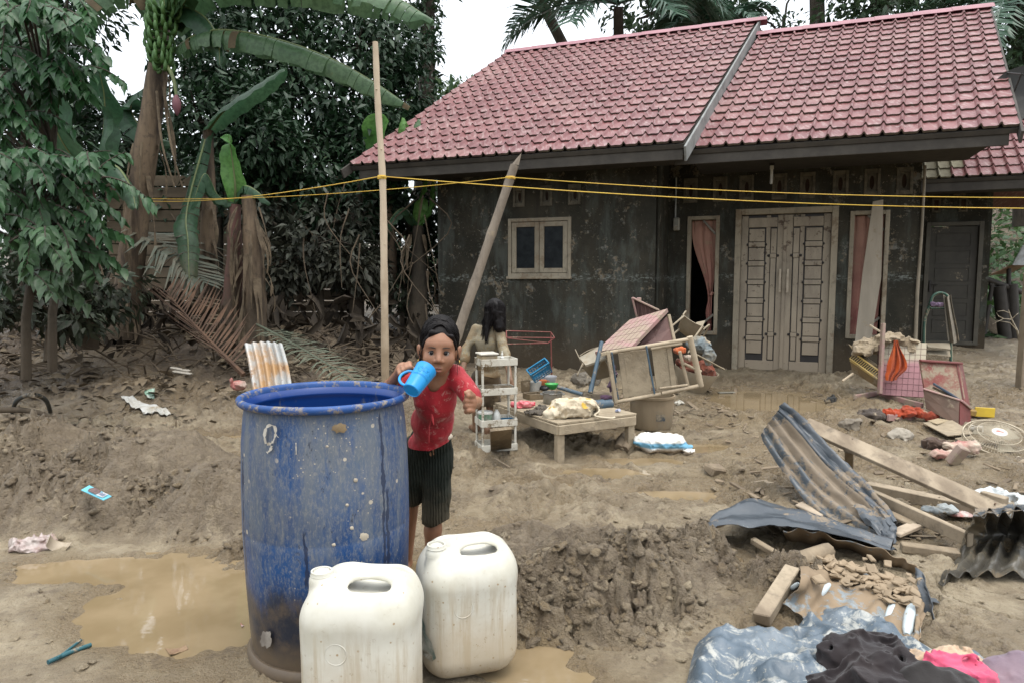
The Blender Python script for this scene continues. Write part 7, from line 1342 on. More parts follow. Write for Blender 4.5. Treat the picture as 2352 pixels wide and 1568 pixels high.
for (a, b, w_) in ((A0, A1, .014), (A0 + V((.045, -.02, .052)), A1 + V((.045, -.02, .052)), .016), (A0.lerp(A3, .15), A1.lerp(A2, .15), .012)): mb = MB(); mb.beam(a, b, .012, w_); mb.build('rim', YEL, cr)
quadslab([A0.lerp(A3, .1), A1.lerp(A2, .1), A2, A3], .006).build('side', M('brown_crate_side', (.24, .17, .09), mud=.35), cr); quadslab([A0 + V((.045, -.02, .052)), A1 + V((.045, -.02, .052)), A1 + vn, A0 + vn], .006).build('base', M('brown_crate_base', (.26, .19, .10), mud=.4), cr)
mb = MB(); mb.beam(dD(250, 780, 6.9), dD(340, 715, 6.95), .02, .02); one('broken_stick', mb, POLM, 'short pale stick leaning at the foot of the door wall', 'stick')
mb = MB(); mb.beam(dD(478, 315, 7.3), dD(590, 385, 7.2), .02, .02); one('broken_stick', mb, POLM, 'pale stick poking out over the cloth bundle', 'stick')
rag('cloth_bundle', 'muddy beige cloths piled over the crate and the pink door', 'cloth', [(dD(480, 490, 7.2), (.15, .12, .08)), (dD(420, 530, 7.1), (.09, .09, .06)), (dD(650, 420, 7.1), (.14, .08, .045)), (dD(800, 460, 7.1), (.10, .06, .045)), (dD(850, 500, 7.02), (.04, .04, .05))], cloth_mat('beige_rags', (.36, .29, .20), (.26, .20, .13), .4), .0065, .008, 24, .028, 9, 7)
OR = cloth_mat('orange_cloth', (.52, .095, .02), (.40, .07, .02), .15); P = []
for i in range(15):
    f = i / 14; xl = 680 - 60 * smooth(0, .75, f) - (10 if f > .8 else 0); xr = 715 + 75 * smooth(0, .62, f) - 90 * smooth(.68, 1, f); yy = 440 + f * 340; P.append([dD(xl + (xr - xl) * k / 10, yy - 20 * abs(k / 10 - .5) * f, 6.86 + .025 * math.sin(k * 1.7 + f * 2) - .02 * f) for k in range(11)])
mb = MB(); mb.slab(P, .004); one('orange_cloth', mb, OR, 'bright orange cloth hanging on the pink grid door', 'cloth', 60)
RBR = M('scuffed_red_cabinet', (.20, .055, .045), (.25, .19, .13), rough=.7, ns=9, mud=.42, ms=6, bump=.4); RBRD = M('dark_red_edge', (.19, .055, .05), (.14, .05, .045), rough=.6, mud=.15)
cb_ = thing('small_cabinet', 'scuffed red brown cabinet lying open right of the pink door', 'cabinet', on(*cropD(1220, 1150))); yb = 6.25
quadslab([dD(900, 612, yb + .25), dD(1228, 640, yb + .2), dD(1310, 1120, yb - .05), dD(960, 1000, yb + .1)], .03).build('back_panel', RBR, cb_)
quadslab([dD(1215, 630, yb + .19), dD(1255, 632, yb + .3), dD(1345, 1130, yb + .1), dD(1300, 1140, yb - .06)], .012).build('side_panel', RBRD, cb_); mb = MB(); mb.beam(dD(900, 608, yb + .24), dD(1250, 632, yb + .2), .05, .02); mb.build('top_edge', RBRD, cb_)
quadslab([dD(925, 850, yb), dD(1230, 940, yb - .15), dD(1220, 1150, yb - .2), dD(950, 1010, yb - .02)], .02).build('drawer_front', M('brown_drawer', (.15, .095, .07), (.11, .075, .055), mud=.3), cb_); quadslab([dD(1235, 945, yb - .14), dD(1320, 990, yb - .1), dD(1325, 1150, yb - .1), dD(1232, 1150, yb - .19)], .02).build('drawer_side', RBRD, cb_)
mb = MB(); mb.beam(dD(925, 842, yb), dD(1232, 938, yb - .15), .03, .015); mb.beam(dD(1240, 940, yb - .14), dD(1325, 1010, yb - .1), .03, .02); mb.build('drawer_edge', PINK, cb_)
mb = MB(); mb.beam(dD(1010, 800, yb), dD(1225, 930, yb - .1), .05, .02); one('shoe_sole', mb, M('navy_strip', (.04, .06, .09), mud=.25), 'dark blue strip lying inside the open cabinet', 'strip'); mb = MB(); mb.beam(dD(1005, 830, yb + .03), dD(1180, 915, yb - .05), .04, .02); one('wood_strip', mb, WOODG, 'brown strip under the blue strip in the cabinet', 'wood strip')
rag('rolled_cloth', 'twisted orange red cloth lying in front of the pink door', 'cloth', [(on(*cropD(660, 1040), .05), (.08, .06, .035)), (on(*cropD(770, 1040), .07), (.10, .06, .045)), (on(*cropD(880, 1045), .06), (.08, .055, .04)), (on(*cropD(985, 1075), .05), (.07, .045, .04))], cloth_mat('red_orange_cloth', (.36, .055, .02), (.22, .045, .025), .25), .006, .006, 26, .02, 11, 12)
for (lb, q, mt) in (('bent plywood sheet in front of the red cabinet', [(920, 1125), (1170, 1105), (1350, 1215), (1130, 1235)], WOODM), ('second plywood sheet sticking out below the first', [(1190, 1255), (1330, 1235), (1420, 1300), (1330, 1330)], WOODM), ('thin pale plank under the red cabinet', [(960, 1110), (1050, 1090), (1160, 1105), (1040, 1135)], M('pale_ply', (.42, .34, .22)))): quadslab_ = quadslab([on(*cropD(*p), .03 + .02 * (k % 2)) for k, p in enumerate(q)], .008, 3); one('plywood_sheet', quadslab_, mt, lb, 'plywood')
pipe('white pipe end beside the fan grille', on(*cropD(1325, 1170), .04), on(*cropD(1425, 1180), .05), .028, M('white_pipe', (.60, .57, .50), mud=.2))
yb_ = thing('toy_bucket', 'yellow plastic scoop right of the red cabinet', 'scoop', on(*cropD(1420, 1050))); YL = M('bright_yellow', (.60, .42, .04), (.5, .34, .04), mud=.15); mb = MB(); c = on(*cropD(1440, 1040), .05); mb.box(c, (.18, .012, .09), rot(0, .05, -.1), .004); mb.box(c + V((0, .08, -.035)), (.18, .16, .012), rot(0, .05, -.1), .004); mb.build('scoop', YL, yb_); mb = MB(); mb.box(c + V((-.13, -.01, 0)), (.07, .06, .06), rot(.1, .1, .1), .01); mb.build('grip', M('brown_yellow', (.32, .2, .06), mud=.3), yb_)
# fan grille
fc_ = on(2312, 1040) + V((.02, .13, .09)); Rf = rot(R_(24), R_(-6), 0); FAN = M('muddy_white_wire', (.50, .44, .33), (.38, .32, .23), rough=.6, mud=.3, ms=10); fan = thing('fan_grille', 'round white wire fan grille lying tilted at the right edge', 'fan grille', fc_); FR = .235
ring = lambda r, z: [fc_ + Rf @ V((math.cos(a) * r, math.sin(a) * r, z)) for a in np.linspace(0, 2 * math.pi, 49)]
for (r, z, w_) in ((FR, 0, .006), (FR * .985, -.045, .004), (FR * .62, .045, .0025), (FR * .85, .024, .0025)): mb = MB(); mb.tube(ring(r, z), w_, 6, cap=False); mb.build('ring', FAN, fan, sm=70)
wp = [(.04, .055), (.10, .052), (.15, .043), (.19, .028), (.225, .008), (FR, -.012), (FR * .985, -.045)]
mb = MB(); mb.tube([V((r, 0, z)) for r, z in wp], .0016, 4, cap=False); proto = None
for k in range(72):
    m3 = Rf @ Matrix.Rotation(k * 2 * math.pi / 72, 3, 'Z')
    if proto is None: proto = bpy.data.meshes.new('wire'); proto.from_pydata([tuple(q) for q in mb.v], [], mb.f); proto.materials.append(FAN)
    o = bpy.data.objects.new('wire', proto); COL.objects.link(o); o.parent = fan; o.matrix_local = m3.to_4x4()
mb = MB(); mb.lathe(fc_ + Rf @ V((0, 0, .055)), [(.0001, .006), (.04, .006), (.052, .003), (.054, -.004), (.0001, -.004)], 28, Rf); bd_ = mb.build('badge', M('white_badge', (.60, .56, .50), mud=.12), fan, sm=50)
mb = MB(); mb.box(fc_ + Rf @ V((0, 0, .0616)), (.05, .012, .001), Rf @ rotz(-.5), 0); mb.box(fc_ + Rf @ V((0, .014, .0616)), (.02, .005, .001), Rf @ rotz(-.5), 0); mb.build('badge_print', M('faded_red_print', (.45, .12, .10)), bd_)
mb = MB(); 
for k in range(3): a = k * 2.094 + .3; P = [[fc_ + Rf @ (Matrix.Rotation(a, 3, 'Z') @ V((r, (w_ - .5) * .11 * (r / .16), -.01 + (w_ - .5) * .03))) for w_ in (0, .33, .66, 1)] for r in (.04, .08, .12, .165)]; m2 = MB(); m2.slab(P, .004); m2.build('blade', M('fan_blade%d' % k, (.33, .29, .21), mud=.3), fan, sm=60)
RAGW = cloth_mat('white_red_rag', (.46, .38, .30), (.34, .12, .11), .35)
rag('rag', 'white and red rag draped over a small box near the fan grille', 'cloth', [(on(*cropD(1180, 1330), .06), (.10, .05, .035)), (on(*cropD(1080, 1390), .04), (.08, .04, .03)), (on(*cropD(1340, 1340), .07), (.06, .05, .045))], RAGW, .006, .007, 26, .018, 12, 5); mb = MB(); c = on(*cropD(1255, 1500)) + V((0, .06, .07)); mb.box(c, (.085, .06, .15), rot(.4, .35, .2), .008); one('tin_box', mb, M('pinkish_tin', (.30, .22, .18), mud=.4), 'small upright tin box beside the red and white rag', 'box')
rag('dark_cloth', 'dark brown cloth lump on the mud left of the rag', 'cloth', [(on(*cropD(1040, 1310), .04), (.10, .07, .05))], cloth_mat('dark_brown_cloth', (.09, .06, .045), None, .35), .006, .008, 26, .02, 11, 9)
# green ladder with a rag at the side door
GRN = M('green_tube', (.05, .12, .085), (.035, .08, .06), rough=.5, mud=.25, ms=6); ld = thing('step_ladder', 'green tubular step ladder with an arched top at the side door', 'ladder', at(2160, 840, 9.0)); lx = lambda x, y, Y=9.0: at((3600 + x / 1.568) / 1.7415, (500 + y / 1.568) / 1.7415, Y)
for (dY, dx, mt) in ((0, 0, GRN), (.05, 5, M('pale_tube', (.30, .28, .20)))): mb = MB(); mb.tube(bez([lx(150 + dx, 1500, 9.0 + dY), lx(148 + dx, 1340, 9.0 + dY), lx(155 + dx, 1220, 9.0 + dY), lx(185 + dx, 1130, 9.0 + dY), lx(205 + dx, 1075, 9.0 + dY), lx(250 + dx, 1052 + dx, 9.0 + dY), lx(300 + dx, 1080, 9.0 + dY), lx(312 + dx, 1200, 9.0 + dY), lx(315 + dx, 1350, 9.0 + dY), lx(318 + dx, 1480, 9.0 + dY)], 40), .016, 8); mb.build('side_tube', mt, ld, sm=60)
for y in (1365, 1410): mb = quadslab([lx(165, y, 8.95), lx(312, y, 8.95), lx(318, y + 40, 8.8), lx(175, y + 25, 8.8)], .01); mb.build('tread', GREYM, ld)
mb = MB(); mb.tube([lx(190, 1150), lx(310, 1150)], .012, 6); mb.build('cross_bar', GRN, ld, sm=60)
P = [[lx(270 + 50 * k / 6 + 22 * smooth(0, 1, f) * (k / 6) + f * 30 * (k < 99), 1080 + 290 * f - 30 * abs(k / 6 - .5), 8.93 + .03 * math.sin(k * 1.6)) for k in range(7)] for f in np.linspace(0, 1, 12)]; mb = MB(); mb.slab(P, .005); one('hanging_rag', mb, cloth_mat('grey_rag', (.24, .21, .16), None, .3), 'long grey rag hanging over the green ladder', 'cloth', 60)
rag('cloth_scrap', 'small lilac scrap tied to the ladder top', 'cloth', [(lx(230, 1125, 8.95), (.09, .03, .03))], cloth_mat('lilac', (.24, .17, .26), None, .2), .006, .006, 26, .014, 14, 3)
# right edge: post, shack, poles
mb = MB(); p = on(2338, 890); mb.box(V((p.x + .05, p.y, p.z + .62)), (.1, .1, 1.34), rot(0, .01, .1), .01); mb.add([V((p.x, p.y - .05, p.z + 1.285)), V((p.x + .1, p.y - .05, p.z + 1.285)), V((p.x + .1, p.y + .05, p.z + 1.285)), V((p.x, p.y + .05, p.z + 1.285)), V((p.x + .05, p.y, p.z + 1.37))], [(0, 1, 4), (1, 2, 4), (2, 3, 4), (3, 0, 4)]); one('gate_post', mb, M('pale_post', (.30, .24, .17), mud=.3), 'thick pale post with a pointed top at the right edge', 'post')
sh = thing('shack', 'collapsed shack of dark poles under a grey sheet at the right edge', 'shack', at(2320, 760, 11.5)); ry_ = 11.6
for (a, b, r) in (((525, 960), (760, 1050), .05), ((580, 990), (530, 1310), .035), ((683, 900), (680, 1150), .035), ((700, 1000), (720, 1400), .09), ((560, 1000), (660, 1000), .03), ((620, 1010), (660, 1340), .1)): mb = MB(); mb.tube([lx(*a, ry_), lx(*b, ry_)], r, 8); mb.build('pole', M('black_pole%d' % a[0], (.04, .035, .03), bump=.5), sh, sm=60)
quadslab([lx(560, 945, 11.4), lx(700, 880, 11.4), lx(830, 860, 12.2), lx(700, 930, 12.2)], .01).build('rust_sheet', M('rust_sheet', (.24, .13, .07), (.16, .10, .07)), sh); quadslab([lx(705, 880, 11.3), lx(770, 760, 11.3), lx(860, 720, 11.8), lx(860, 880, 11.6)], .01).build('grey_sheet', M('pale_tarp', (.26, .27, .27), (.16, .17, .17)), sh); quadslab([lx(515, 1160, 12), lx(640, 1260, 12), lx(640, 1340, 11.8), lx(515, 1260, 11.8)], .02).build('board', WOODG, sh)
mb = MB(); mb.tube([lx(755, 1380, 9.2), lx(735, 1290, 9.2), lx(700, 1220, 9.2), lx(680, 1160, 9.2)], [.014, .012, .009, .005], 6)
for a, b, c in (((735, 1290), (690, 1240), (600, 1225)), ((700, 1220), (650, 1215), (580, 1250)), ((690, 1180), (650, 1165), (610, 1170)), ((700, 1220), (730, 1190), (745, 1180)), ((650, 1215), (620, 1200), (605, 1180))): mb.tube([lx(*a, 9.2), lx(*b, 9.15), lx(*c, 9.2)], [.007, .005, .002], 5)
one('bare_shrub', mb, M('pale_twig', (.36, .31, .23)), 'bare pale branching twig beside the pointed post', 'twig', 60)
# ---------------------------------------------------------------- wrecked roofing and timber, right foreground
def sheetmat(name, base, base2, mud, mc=(.24, .19, .135), scratch=.5, ms=3.2):
    t = NT(name); col = t.mix(t.ramp(t.noise(6, 5), .4, .65), base, base2)
    f = t.ramp(t.math('ADD', t.math('MULTIPLY', t.noise(ms, 7, .7), .75), t.math('MULTIPLY', t.noise(ms * 8, 4, .7), .25)), .62 - mud * .34, .68 - mud * .30)
    col = t.mix(f, col, t.mix(t.noise(14, 5), mc, tuple(q * .62 for q in mc)))
    s = t.math('MULTIPLY', t.ramp(t.noise(34, 7, .8, dist=1.2), .655, .69), scratch); col = t.mix(s, col, (.55, .56, .54))
    return t.fin(col, t.ramp(f, 0, 1, .33, .8), t.bump(t.math('ADD', t.noise(40, 5), f), .35, .006), .5)
SHD = sheetmat('slate_blue_sheet_clean', (.038, .047, .057), (.06, .07, .08), .2, scratch=.9); SHM = sheetmat('slate_blue_sheet_muddy', (.045, .056, .066), (.08, .092, .10), .44, ms=2.4, scratch=.35); SHI = sheetmat('sheet_inner_mud', (.20, .23, .245), (.15, .175, .185), .66, mc=(.27, .195, .12), scratch=.15); SHK = sheetmat('sheet_dark_inner', (.06, .055, .045), (.10, .088, .065), .3, mc=(.15, .115, .07), scratch=.1)
def E3(x, y, Y): return at(*cropE(x, y), Y)
def G3(x, y, dz=.02): return on(*cropE(x, y), dz)
def loft(lines, nu, nv, waves=0, amp=0., along=True, jit=0., seed=0):
    """surface through polylines (rows), corrugated; along=True puts the waves across the rows"""
    A = np.stack([bez(l, nu) for l in lines]); B = np.stack([bez(list(A[:, i]), nv) for i in range(nu)], 0)
    gu = np.gradient(B, axis=0); gv = np.gradient(B, axis=1); N = np.cross(gu, gv); N /= np.linalg.norm(N, axis=2, keepdims=True) + 1e-9
    u = np.linspace(0, 1, nu)[:, None]; v_ = np.linspace(0, 1, nv)[None, :]; ph = (v_ if along else u) * waves * 2 * math.pi + 0 * (u + v_)
    d = amp * np.sin(ph) + jit * (fbm(u * 9 + 0 * v_, v_ * 9 + 0 * u, 3, seed) - .5); return B + N * d[..., None]
def corr(name, label, lines, nu, nv, waves, amp, mat, along=True, jit=.03, seed=1, th=.0025, parent=None):
    mb = MB(); mb.slab(loft(lines, nu, nv, waves, amp, along, jit, seed), th); o = mb.build(name, mat, parent, sm=50); return tag(o, label, 'roofing sheet') if label else o
L1 = [E3(475, 190, 4.05), E3(530, 290, 3.98), E3(730, 570, 3.76), E3(900, 705, 3.56), E3(1090, 805, 3.4), E3(1200, 838, 3.34)]; R1 = [E3(612, 38, 4.2), E3(720, 122, 4.16), E3(850, 252, 4.06), E3(1000, 412, 3.9), E3(1130, 560, 3.7), E3(1215, 700, 3.5)]
def mixl(A, B, f, lift=0.): return [a.lerp(b, f) + V((0, 0, lift)) for a, b in zip([V(q) for q in bez(A, 8)], [V(q) for q in bez(B, 8)])]
s1 = thing('roofing_sheet', 'bent slate blue corrugated sheet rising from the mud below the nailed plank', 'roofing sheet', L1[-1]); corr('lower_half', None, [mixl(L1, R1, 0), mixl(L1, R1, .3, .02), mixl(L1, R1, .62, .03)], 40, 44, 3.2, .017, SHM, True, .03, 2, parent=s1); corr('upper_half', None, [mixl(L1, R1, .62, .03), mixl(L1, R1, .82, .05), mixl(L1, R1, 1, .0)], 40, 34, 2.0, .015, SHD, True, .04, 3, parent=s1)
corr('crumpled_end', None, [[E3(980, 580, 3.62), E3(1080, 690, 3.45), E3(1195, 835, 3.3)], [E3(1120, 600, 3.6), E3(1160, 700, 3.42), E3(1205, 800, 3.32)], [E3(1212, 690, 3.5), E3(1216, 740, 3.42), E3(1210, 800, 3.34)]], 14, 14, 1.5, .01, SHD, True, .06, 7, parent=s1)
s2 = thing('roofing_sheet', 'torn dark corrugated sheet arched over the mud like a wave', 'roofing sheet', G3(150, 860))
FA = [E3(92, 850, 3.22), E3(150, 716, 3.2), E3(380, 700, 3.16), E3(600, 703, 3.13), E3(850, 745, 3.08), E3(1190, 838, 3.02)]; BA = [E3(200, 872, 3.32), E3(240, 690, 3.42), E3(380, 572, 3.62), E3(620, 618, 3.62), E3(1000, 742, 3.45), E3(1215, 846, 3.2)]
corr('arched_flap', None, [mixl(FA, BA, 0), mixl(FA, BA, .5, .045), mixl(FA, BA, 1)], 46, 26, 2.4, .014, SHD, True, .04, 5, parent=s2)
IN = [[E3(600, 706, 3.14), E3(640, 850, 3.5), G3(700, 965, .06), G3(600, 1130, .035)], [E3(850, 748, 3.09), E3(870, 850, 3.36), G3(905, 985, .06), G3(760, 1225, .035)], [E3(1190, 850, 3.0), E3(1160, 950, 3.1), G3(1130, 1062, .06), G3(1000, 1290, .035)], [E3(1340, 932, 2.9), E3(1320, 1030, 2.92), G3(1300, 1105, .06), G3(1270, 1335, .035)], [E3(1400, 1100, 2.74), E3(1390, 1155, 2.72), G3(1375, 1225, .05), G3(1350, 1348, .03)]]
corr('inner_sheet', None, IN, 44, 60, 8, .007, SHI, True, .03, 9, parent=s2)
FO = [[E3(1335, 925, 2.89), E3(1345, 1060, 2.76), E3(1358, 1200, 2.62), E3(1378, 1345, 2.46)], [E3(1375, 955, 2.82), E3(1412, 1075, 2.66), E3(1445, 1215, 2.55), E3(1470, 1370, 2.44)]]; corr('side_flap', None, FO, 24, 7, 1, .006, SHD, True, .03, 4, parent=s2)
for k, (a, b, w_) in enumerate((((640, 1112), (765, 1012), .014), ((755, 1118), (858, 1018), .015), ((640, 1045), (685, 1012), .009), ((1085, 1205), (1150, 1090), .014), ((1180, 1225), (1222, 1108), .018), ((1285, 1300), (1312, 1125), .02))):
    mb = MB(); p, q = G3(*a, .045), G3(*b, .055); mb.tube([p.lerp(q, f) for f in np.linspace(0, 1, 7)], [w_ * r for r in (.5, .9, 1, 1.05, 1, .8, .5)], 8); mb.build('bare_ridge', M('pale_blue_ridge%d' % k, (.48, .54, .56), (.40, .45, .46), rough=.5, mud=.12, ms=14), s2, sm=70)
mb = MB(); random.seed(31)
for k in range(190):
    a = random.random(); u, v = 760 + a * 560 + random.uniform(-60, 60), 880 + a * 190 + random.gauss(0, 38); p = G3(u, v, .065 + .02 * random.random()); s = random.uniform(.012, .034); mb.box(p, (s * 1.6, s * 1.2, s * .4), rot(random.uniform(-.6, .3), random.uniform(-.5, .5), random.uniform(0, 6)), s * .12, s * .12)
o = mb.build('mud_flakes', M('flaked_mud', (.30, .225, .145), (.22, .165, .105), bs=60), s2); tag(o, kind='stuff')
s3 = thing('roofing_sheet', 'curled muddy corrugated sheet with a dark hollow at the right edge', 'roofing sheet', G3(1700, 960)); C3 = [[G3(1458, 1002, .02), E3(1560, 875, 3.12), E3(1635, 730, 3.14), E3(1655, 640, 3.12)], [G3(1600, 965, .04), G3(1690, 870, .06), E3(1745, 740, 3.32), E3(1785, 625, 3.05)], [G3(1800, 965, .04), G3(1840, 870, .06), E3(1870, 740, 3.4), E3(1905, 615, 3.0)], [G3(2060, 965, .04), G3(2070, 870, .06), E3(2080, 740, 3.35), E3(2110, 610, 2.95)]]
corr('curl', None, C3, 30, 44, 5, .016, SHK, True, .05, 12, parent=s3); corr('outer_lip', None, [[E3(1655, 640, 3.12), E3(1785, 625, 3.05), E3(1905, 615, 3.0), E3(2110, 610, 2.95)], [E3(1665, 610, 3.22), E3(1795, 585, 3.2), E3(1900, 580, 3.2), E3(2100, 575, 3.15)]], 30, 8, 1, .006, SHM, True, .03, 3, parent=s3)
PLK = M('nailed_plank_wood', (.34, .275, .195), (.17, .13, .088), rough=.8, ns=6, st=(1, .35, .35), bump=.6, bs=20, bd=.005, mud=.2, ms=5, grime=.55)
bm = thing('nailed_plank', 'long nailed plank lying slantwise over the wrecked roofing', 'plank', E3(1840, 640, 3.34)); a, b = E3(716, 128, 4.32), E3(1846, 636, 3.34); mb = MB(); mb.beam(a, b, .112, .028, V((0, -.8, .8)), .003); mb.build('board', PLK, bm)
NAIL = M('rusty_nail', (.12, .06, .035), rough=.7, metal=.3, bump=0); pn_ = V((0, -.75, .66)).normalized(); STN = M('rust_stain_spot', (.16, .10, .065), (.11, .07, .045), rough=.85, ns=30)
for (x, y) in ((958, 255), (975, 228), (1590, 525), (1612, 545), (1760, 585), (1800, 632), (1130, 320)): f = (x - 716) / 1130; p = E3(x, y, 4.32 + (3.34 - 4.32) * f) - V((0, .01, -.005)); mb = MB(); mb.tube([p, p + pn_ * .02 + V((-.004, 0, .004))], [.0035, .0028], 6); mb.lathe(p + pn_ * .02 + V((-.004, 0, .004)), [(.0001, .001), (.005, .001), (.005, -.001), (.0001, -.001)], 8, Matrix(frame(pn_)[1:] + (pn_,)).transposed() if False else None); mb.build('nail', NAIL, bm)
def beam(label, a, b, w_, t_, mat=PLK, up=(0, 0, 1), name='timber'):
    mb = MB(); mb.beam(a, b, w_, t_, up, .004, .003); return one(name, mb, mat, label, 'timber')
beam('short upright post propping the nailed plank', E3(965, 270, 4.1), G3(968, 420, .0), .05, .05)
beam('thick timber lying behind the nailed plank', G3(1060, 480, .04), G3(1690, 612, .04), .08, .06); beam('narrow timber slanting down below the thick one', G3(1090, 525, .05), G3(1640, 775, .08), .035, .065)
beam('short timber lying left of the bent sheet', G3(422, 478, .02), G3(655, 446, .02), .06, .045); beam('grey timber in front of the curled sheet', G3(1252, 812, .02), G3(1572, 856, .02), .06, .045, WOODG)
beam('square timber sticking out from under the arched sheet', E3(625, 745, 3.5), E3(500, 1062, 2.93), .085, .06, PLK, (.3, -.3, 1)); beam('lower timber beneath the square one', G3(650, 940, .03), G3(478, 1215, .02), .06, .045); mb = MB(); mb.tube([G3(615, 925, .07), G3(720, 880, .08), G3(850, 830, .09)], [.04, .042, .036], 8); one('timber', mb, WOODG, 'round timber lying across under the arched sheet', 'timber', 50)
beam('thin timber in the dark under the arch', G3(430, 775, .07), G3(555, 850, .07), .03, .03, WOODG); beam('pale board lying between the two sheets', G3(690, 570, .02), G3(830, 640, .02), .1, .02, M('pale_board', (.42, .34, .25), mud=.2)); beam('flat pale board right of the bent sheet', G3(1215, 740, .02), G3(1335, 690, .02), .07, .02, M('pale_board2', (.42, .34, .25), mud=.3))
beam('board below the narrow timber', G3(1170, 620, .02), G3(1330, 690, .02), .06, .02, WOODG); beam('stub of timber behind the end of the nailed plank', E3(1700, 525, 3.5), E3(1835, 565, 3.4), .05, .05)
beam('small pale chip on the mud at the right edge', G3(1870, 1428, .01), G3(1940, 1436, .01), .03, .01, M('pale_chip', (.5, .42, .3))); beam('grey metal strip right of the arched sheet', G3(1395, 1100, .02), G3(1462, 1112, .02), .03, .004, SHD)
rag('pale_sheet', 'crumpled pale grey plastic behind the nailed plank at the right edge', 'plastic sheet', [(G3(1740, 560, .06), (.12, .10, .06)), (G3(1860, 600, .08), (.14, .12, .07)), (G3(1980, 620, .08), (.12, .10, .07))], M('pale_grey_plastic', (.50, .53, .53), (.38, .39, .38), rough=.4, mud=.25, ms=6), .007, .01, 18, .03, 8, 3); rag('paper_scrap', 'colourful printed scrap lying behind the plank', 'paper', [(G3(1600, 632, .015), (.09, .05, .014))], M('printed_scrap', (.55, .52, .48), (.40, .14, .12), ns=30, mud=.2), .005, .005, 30, .008, 18, 5); rag('paper_scrap', 'grey crumpled scrap left of the printed one', 'paper', [(G3(1480, 606, .02), (.10, .05, .02))], M('grey_scrap', (.36, .39, .39), mud=.35), .005, .005, 30, .012, 16, 6); rag('paper_scrap', 'white wet scrap left of the post under the plank', 'paper', [(G3(915, 345, .02), (.035, .03, .03))], M('white_scrap', (.6, .58, .54), mud=.2), .005, .005, 30, .01, 16, 8)
# tarpaulin and clothes
poly = np.array([tuple(gnd(*cropE(x, y), z))[:2] for x, y, z in ((20, 1640, .03), (60, 1500, .05), (112, 1268, .10), (225, 1255, .10), (258, 1195, .12), (330, 1225, .12), (400, 1255, .07), (490, 1300, .06), (600, 1210, .08), (720, 1150, .08), (800, 1088, .09), (900, 1120, .07), (1020, 1172, .06), (1180, 1250, .05), (1340, 1342, .05), (1520, 1385, .05), (1700, 1432, .04), (1800, 1500, .03), (1890, 1575, .03))]); poly = np.vstack([poly, [(poly[-1][0] + .02, 1.45), (.40, 1.45)]])
def inpoly(x, y, P):
    r = np.zeros(x.shape, bool); j = len(P) - 1
    for i in range(len(P)):
        c = ((P[i, 1] > y) != (P[j, 1] > y)) & (x < (P[j, 0] - P[i, 0]) * (y - P[i, 1]) / (P[j, 1] - P[i, 1] + 1e-12) + P[i, 0]); r ^= c; j = i
    return r
st = .0085; gx, gy = np.meshgrid(np.arange(.30, 1.95, st), np.arange(1.44, 2.95, st), indexing='ij'); wx = gx + .012 * (fbm(gx * 14, gy * 14, 2, 3) - .5); wy = gy + .012 * (fbm(gx * 14, gy * 14, 2, 4) - .5); ins = inpoly(wx, wy, poly)
dist = np.full(gx.shape, 9.)
for i in range(len(poly)):
    a, b = poly[i], poly[(i + 1) % len(poly)]; ab = b - a; tt = np.clip(((gx - a[0]) * ab[0] + (gy - a[1]) * ab[1]) / (ab @ ab), 0, 1); dist = np.minimum(dist, np.hypot(gx - a[0] - tt * ab[0], gy - a[1] - tt * ab[1]))
q1 = fbm(gx * 3.2 + .4 * fbm(gx * 2, gy * 2, 2, 1), gy * 3.2, 3, 13); q2 = fbm(gx * 7 + 1.2 * q1, gy * 5, 3, 17); rid = (1 - np.abs(2 * q1 - 1) * 2.2); rid2 = 1 - np.abs(2 * q2 - 1) * 2.4; w1, _ = worley(gx * 6 + q2, gy * 6 + q1, 41)
q3 = fbm(gx * 15 + 2 * q2, gy * 11, 2, 19); rid3 = 1 - np.abs(2 * q3 - 1) * 2.4
hz_ = np.minimum(dist * .8, .028) + .048 * rid * smooth(0, .06, dist) + .034 * rid2 * smooth(0, .04, dist) + .012 * rid3 * smooth(0, .03, dist) + .05 * np.exp(-((gx - .72) / .16) ** 2 - ((gy - 2.25) / .14) ** 2) + .02 * (.5 - w1) * smooth(0, .04, dist) + .004 * (fbm(gx * 40, gy * 40, 2, 6) - .5)
gzz = ground_parts(gx.ravel(), gy.ravel(), False)[0].reshape(gx.shape) * .6 + .008 + np.maximum(hz_, .0); I = np.arange(gx.size).reshape(gx.shape); F = np.stack([I[:-1, :-1], I[1:, :-1], I[1:, 1:], I[:-1, 1:]], -1).reshape(-1, 4); F = F[ins.ravel()[F].all(1)]; us = np.unique(F); rm = -np.ones(gx.size, int); rm[us] = np.arange(len(us))
t = NT('muddy_blue_tarpaulin'); col = t.mix(t.ramp(t.noise(4, 5), .36, .66), (.085, .115, .145), (.055, .078, .10)); f1 = t.ramp(t.noise(11, 8, .78, dist=.7), .50, .61); col = t.mix(t.math('MULTIPLY', f1, .75), col, (.45, .44, .39)); f2 = t.ramp(t.noise(46, 6, .8, dist=.6), .60, .65); col = t.mix(t.math('MULTIPLY', f2, .8), col, (.48, .44, .35)); col = t.mix(t.ramp(t.noise(3, 4), .5, .68, 0, .35), col, (.26, .29, .31))
TARP = t.fin(col, .38, t.bump(t.math('ADD', t.noise(18, 6, .65, dist=1.), t.math('MULTIPLY', f2, .3)), .45, .012), .5)
tp0 = mobj('tarpaulin', relax_edge(np.stack([gx.ravel(), gy.ravel(), gzz.ravel()], -1)[us], rm[F], 12), rm[F], TARP, smooth_=True); tag(tp0, 'crumpled muddy blue tarpaulin spread at the bottom right', 'tarpaulin')
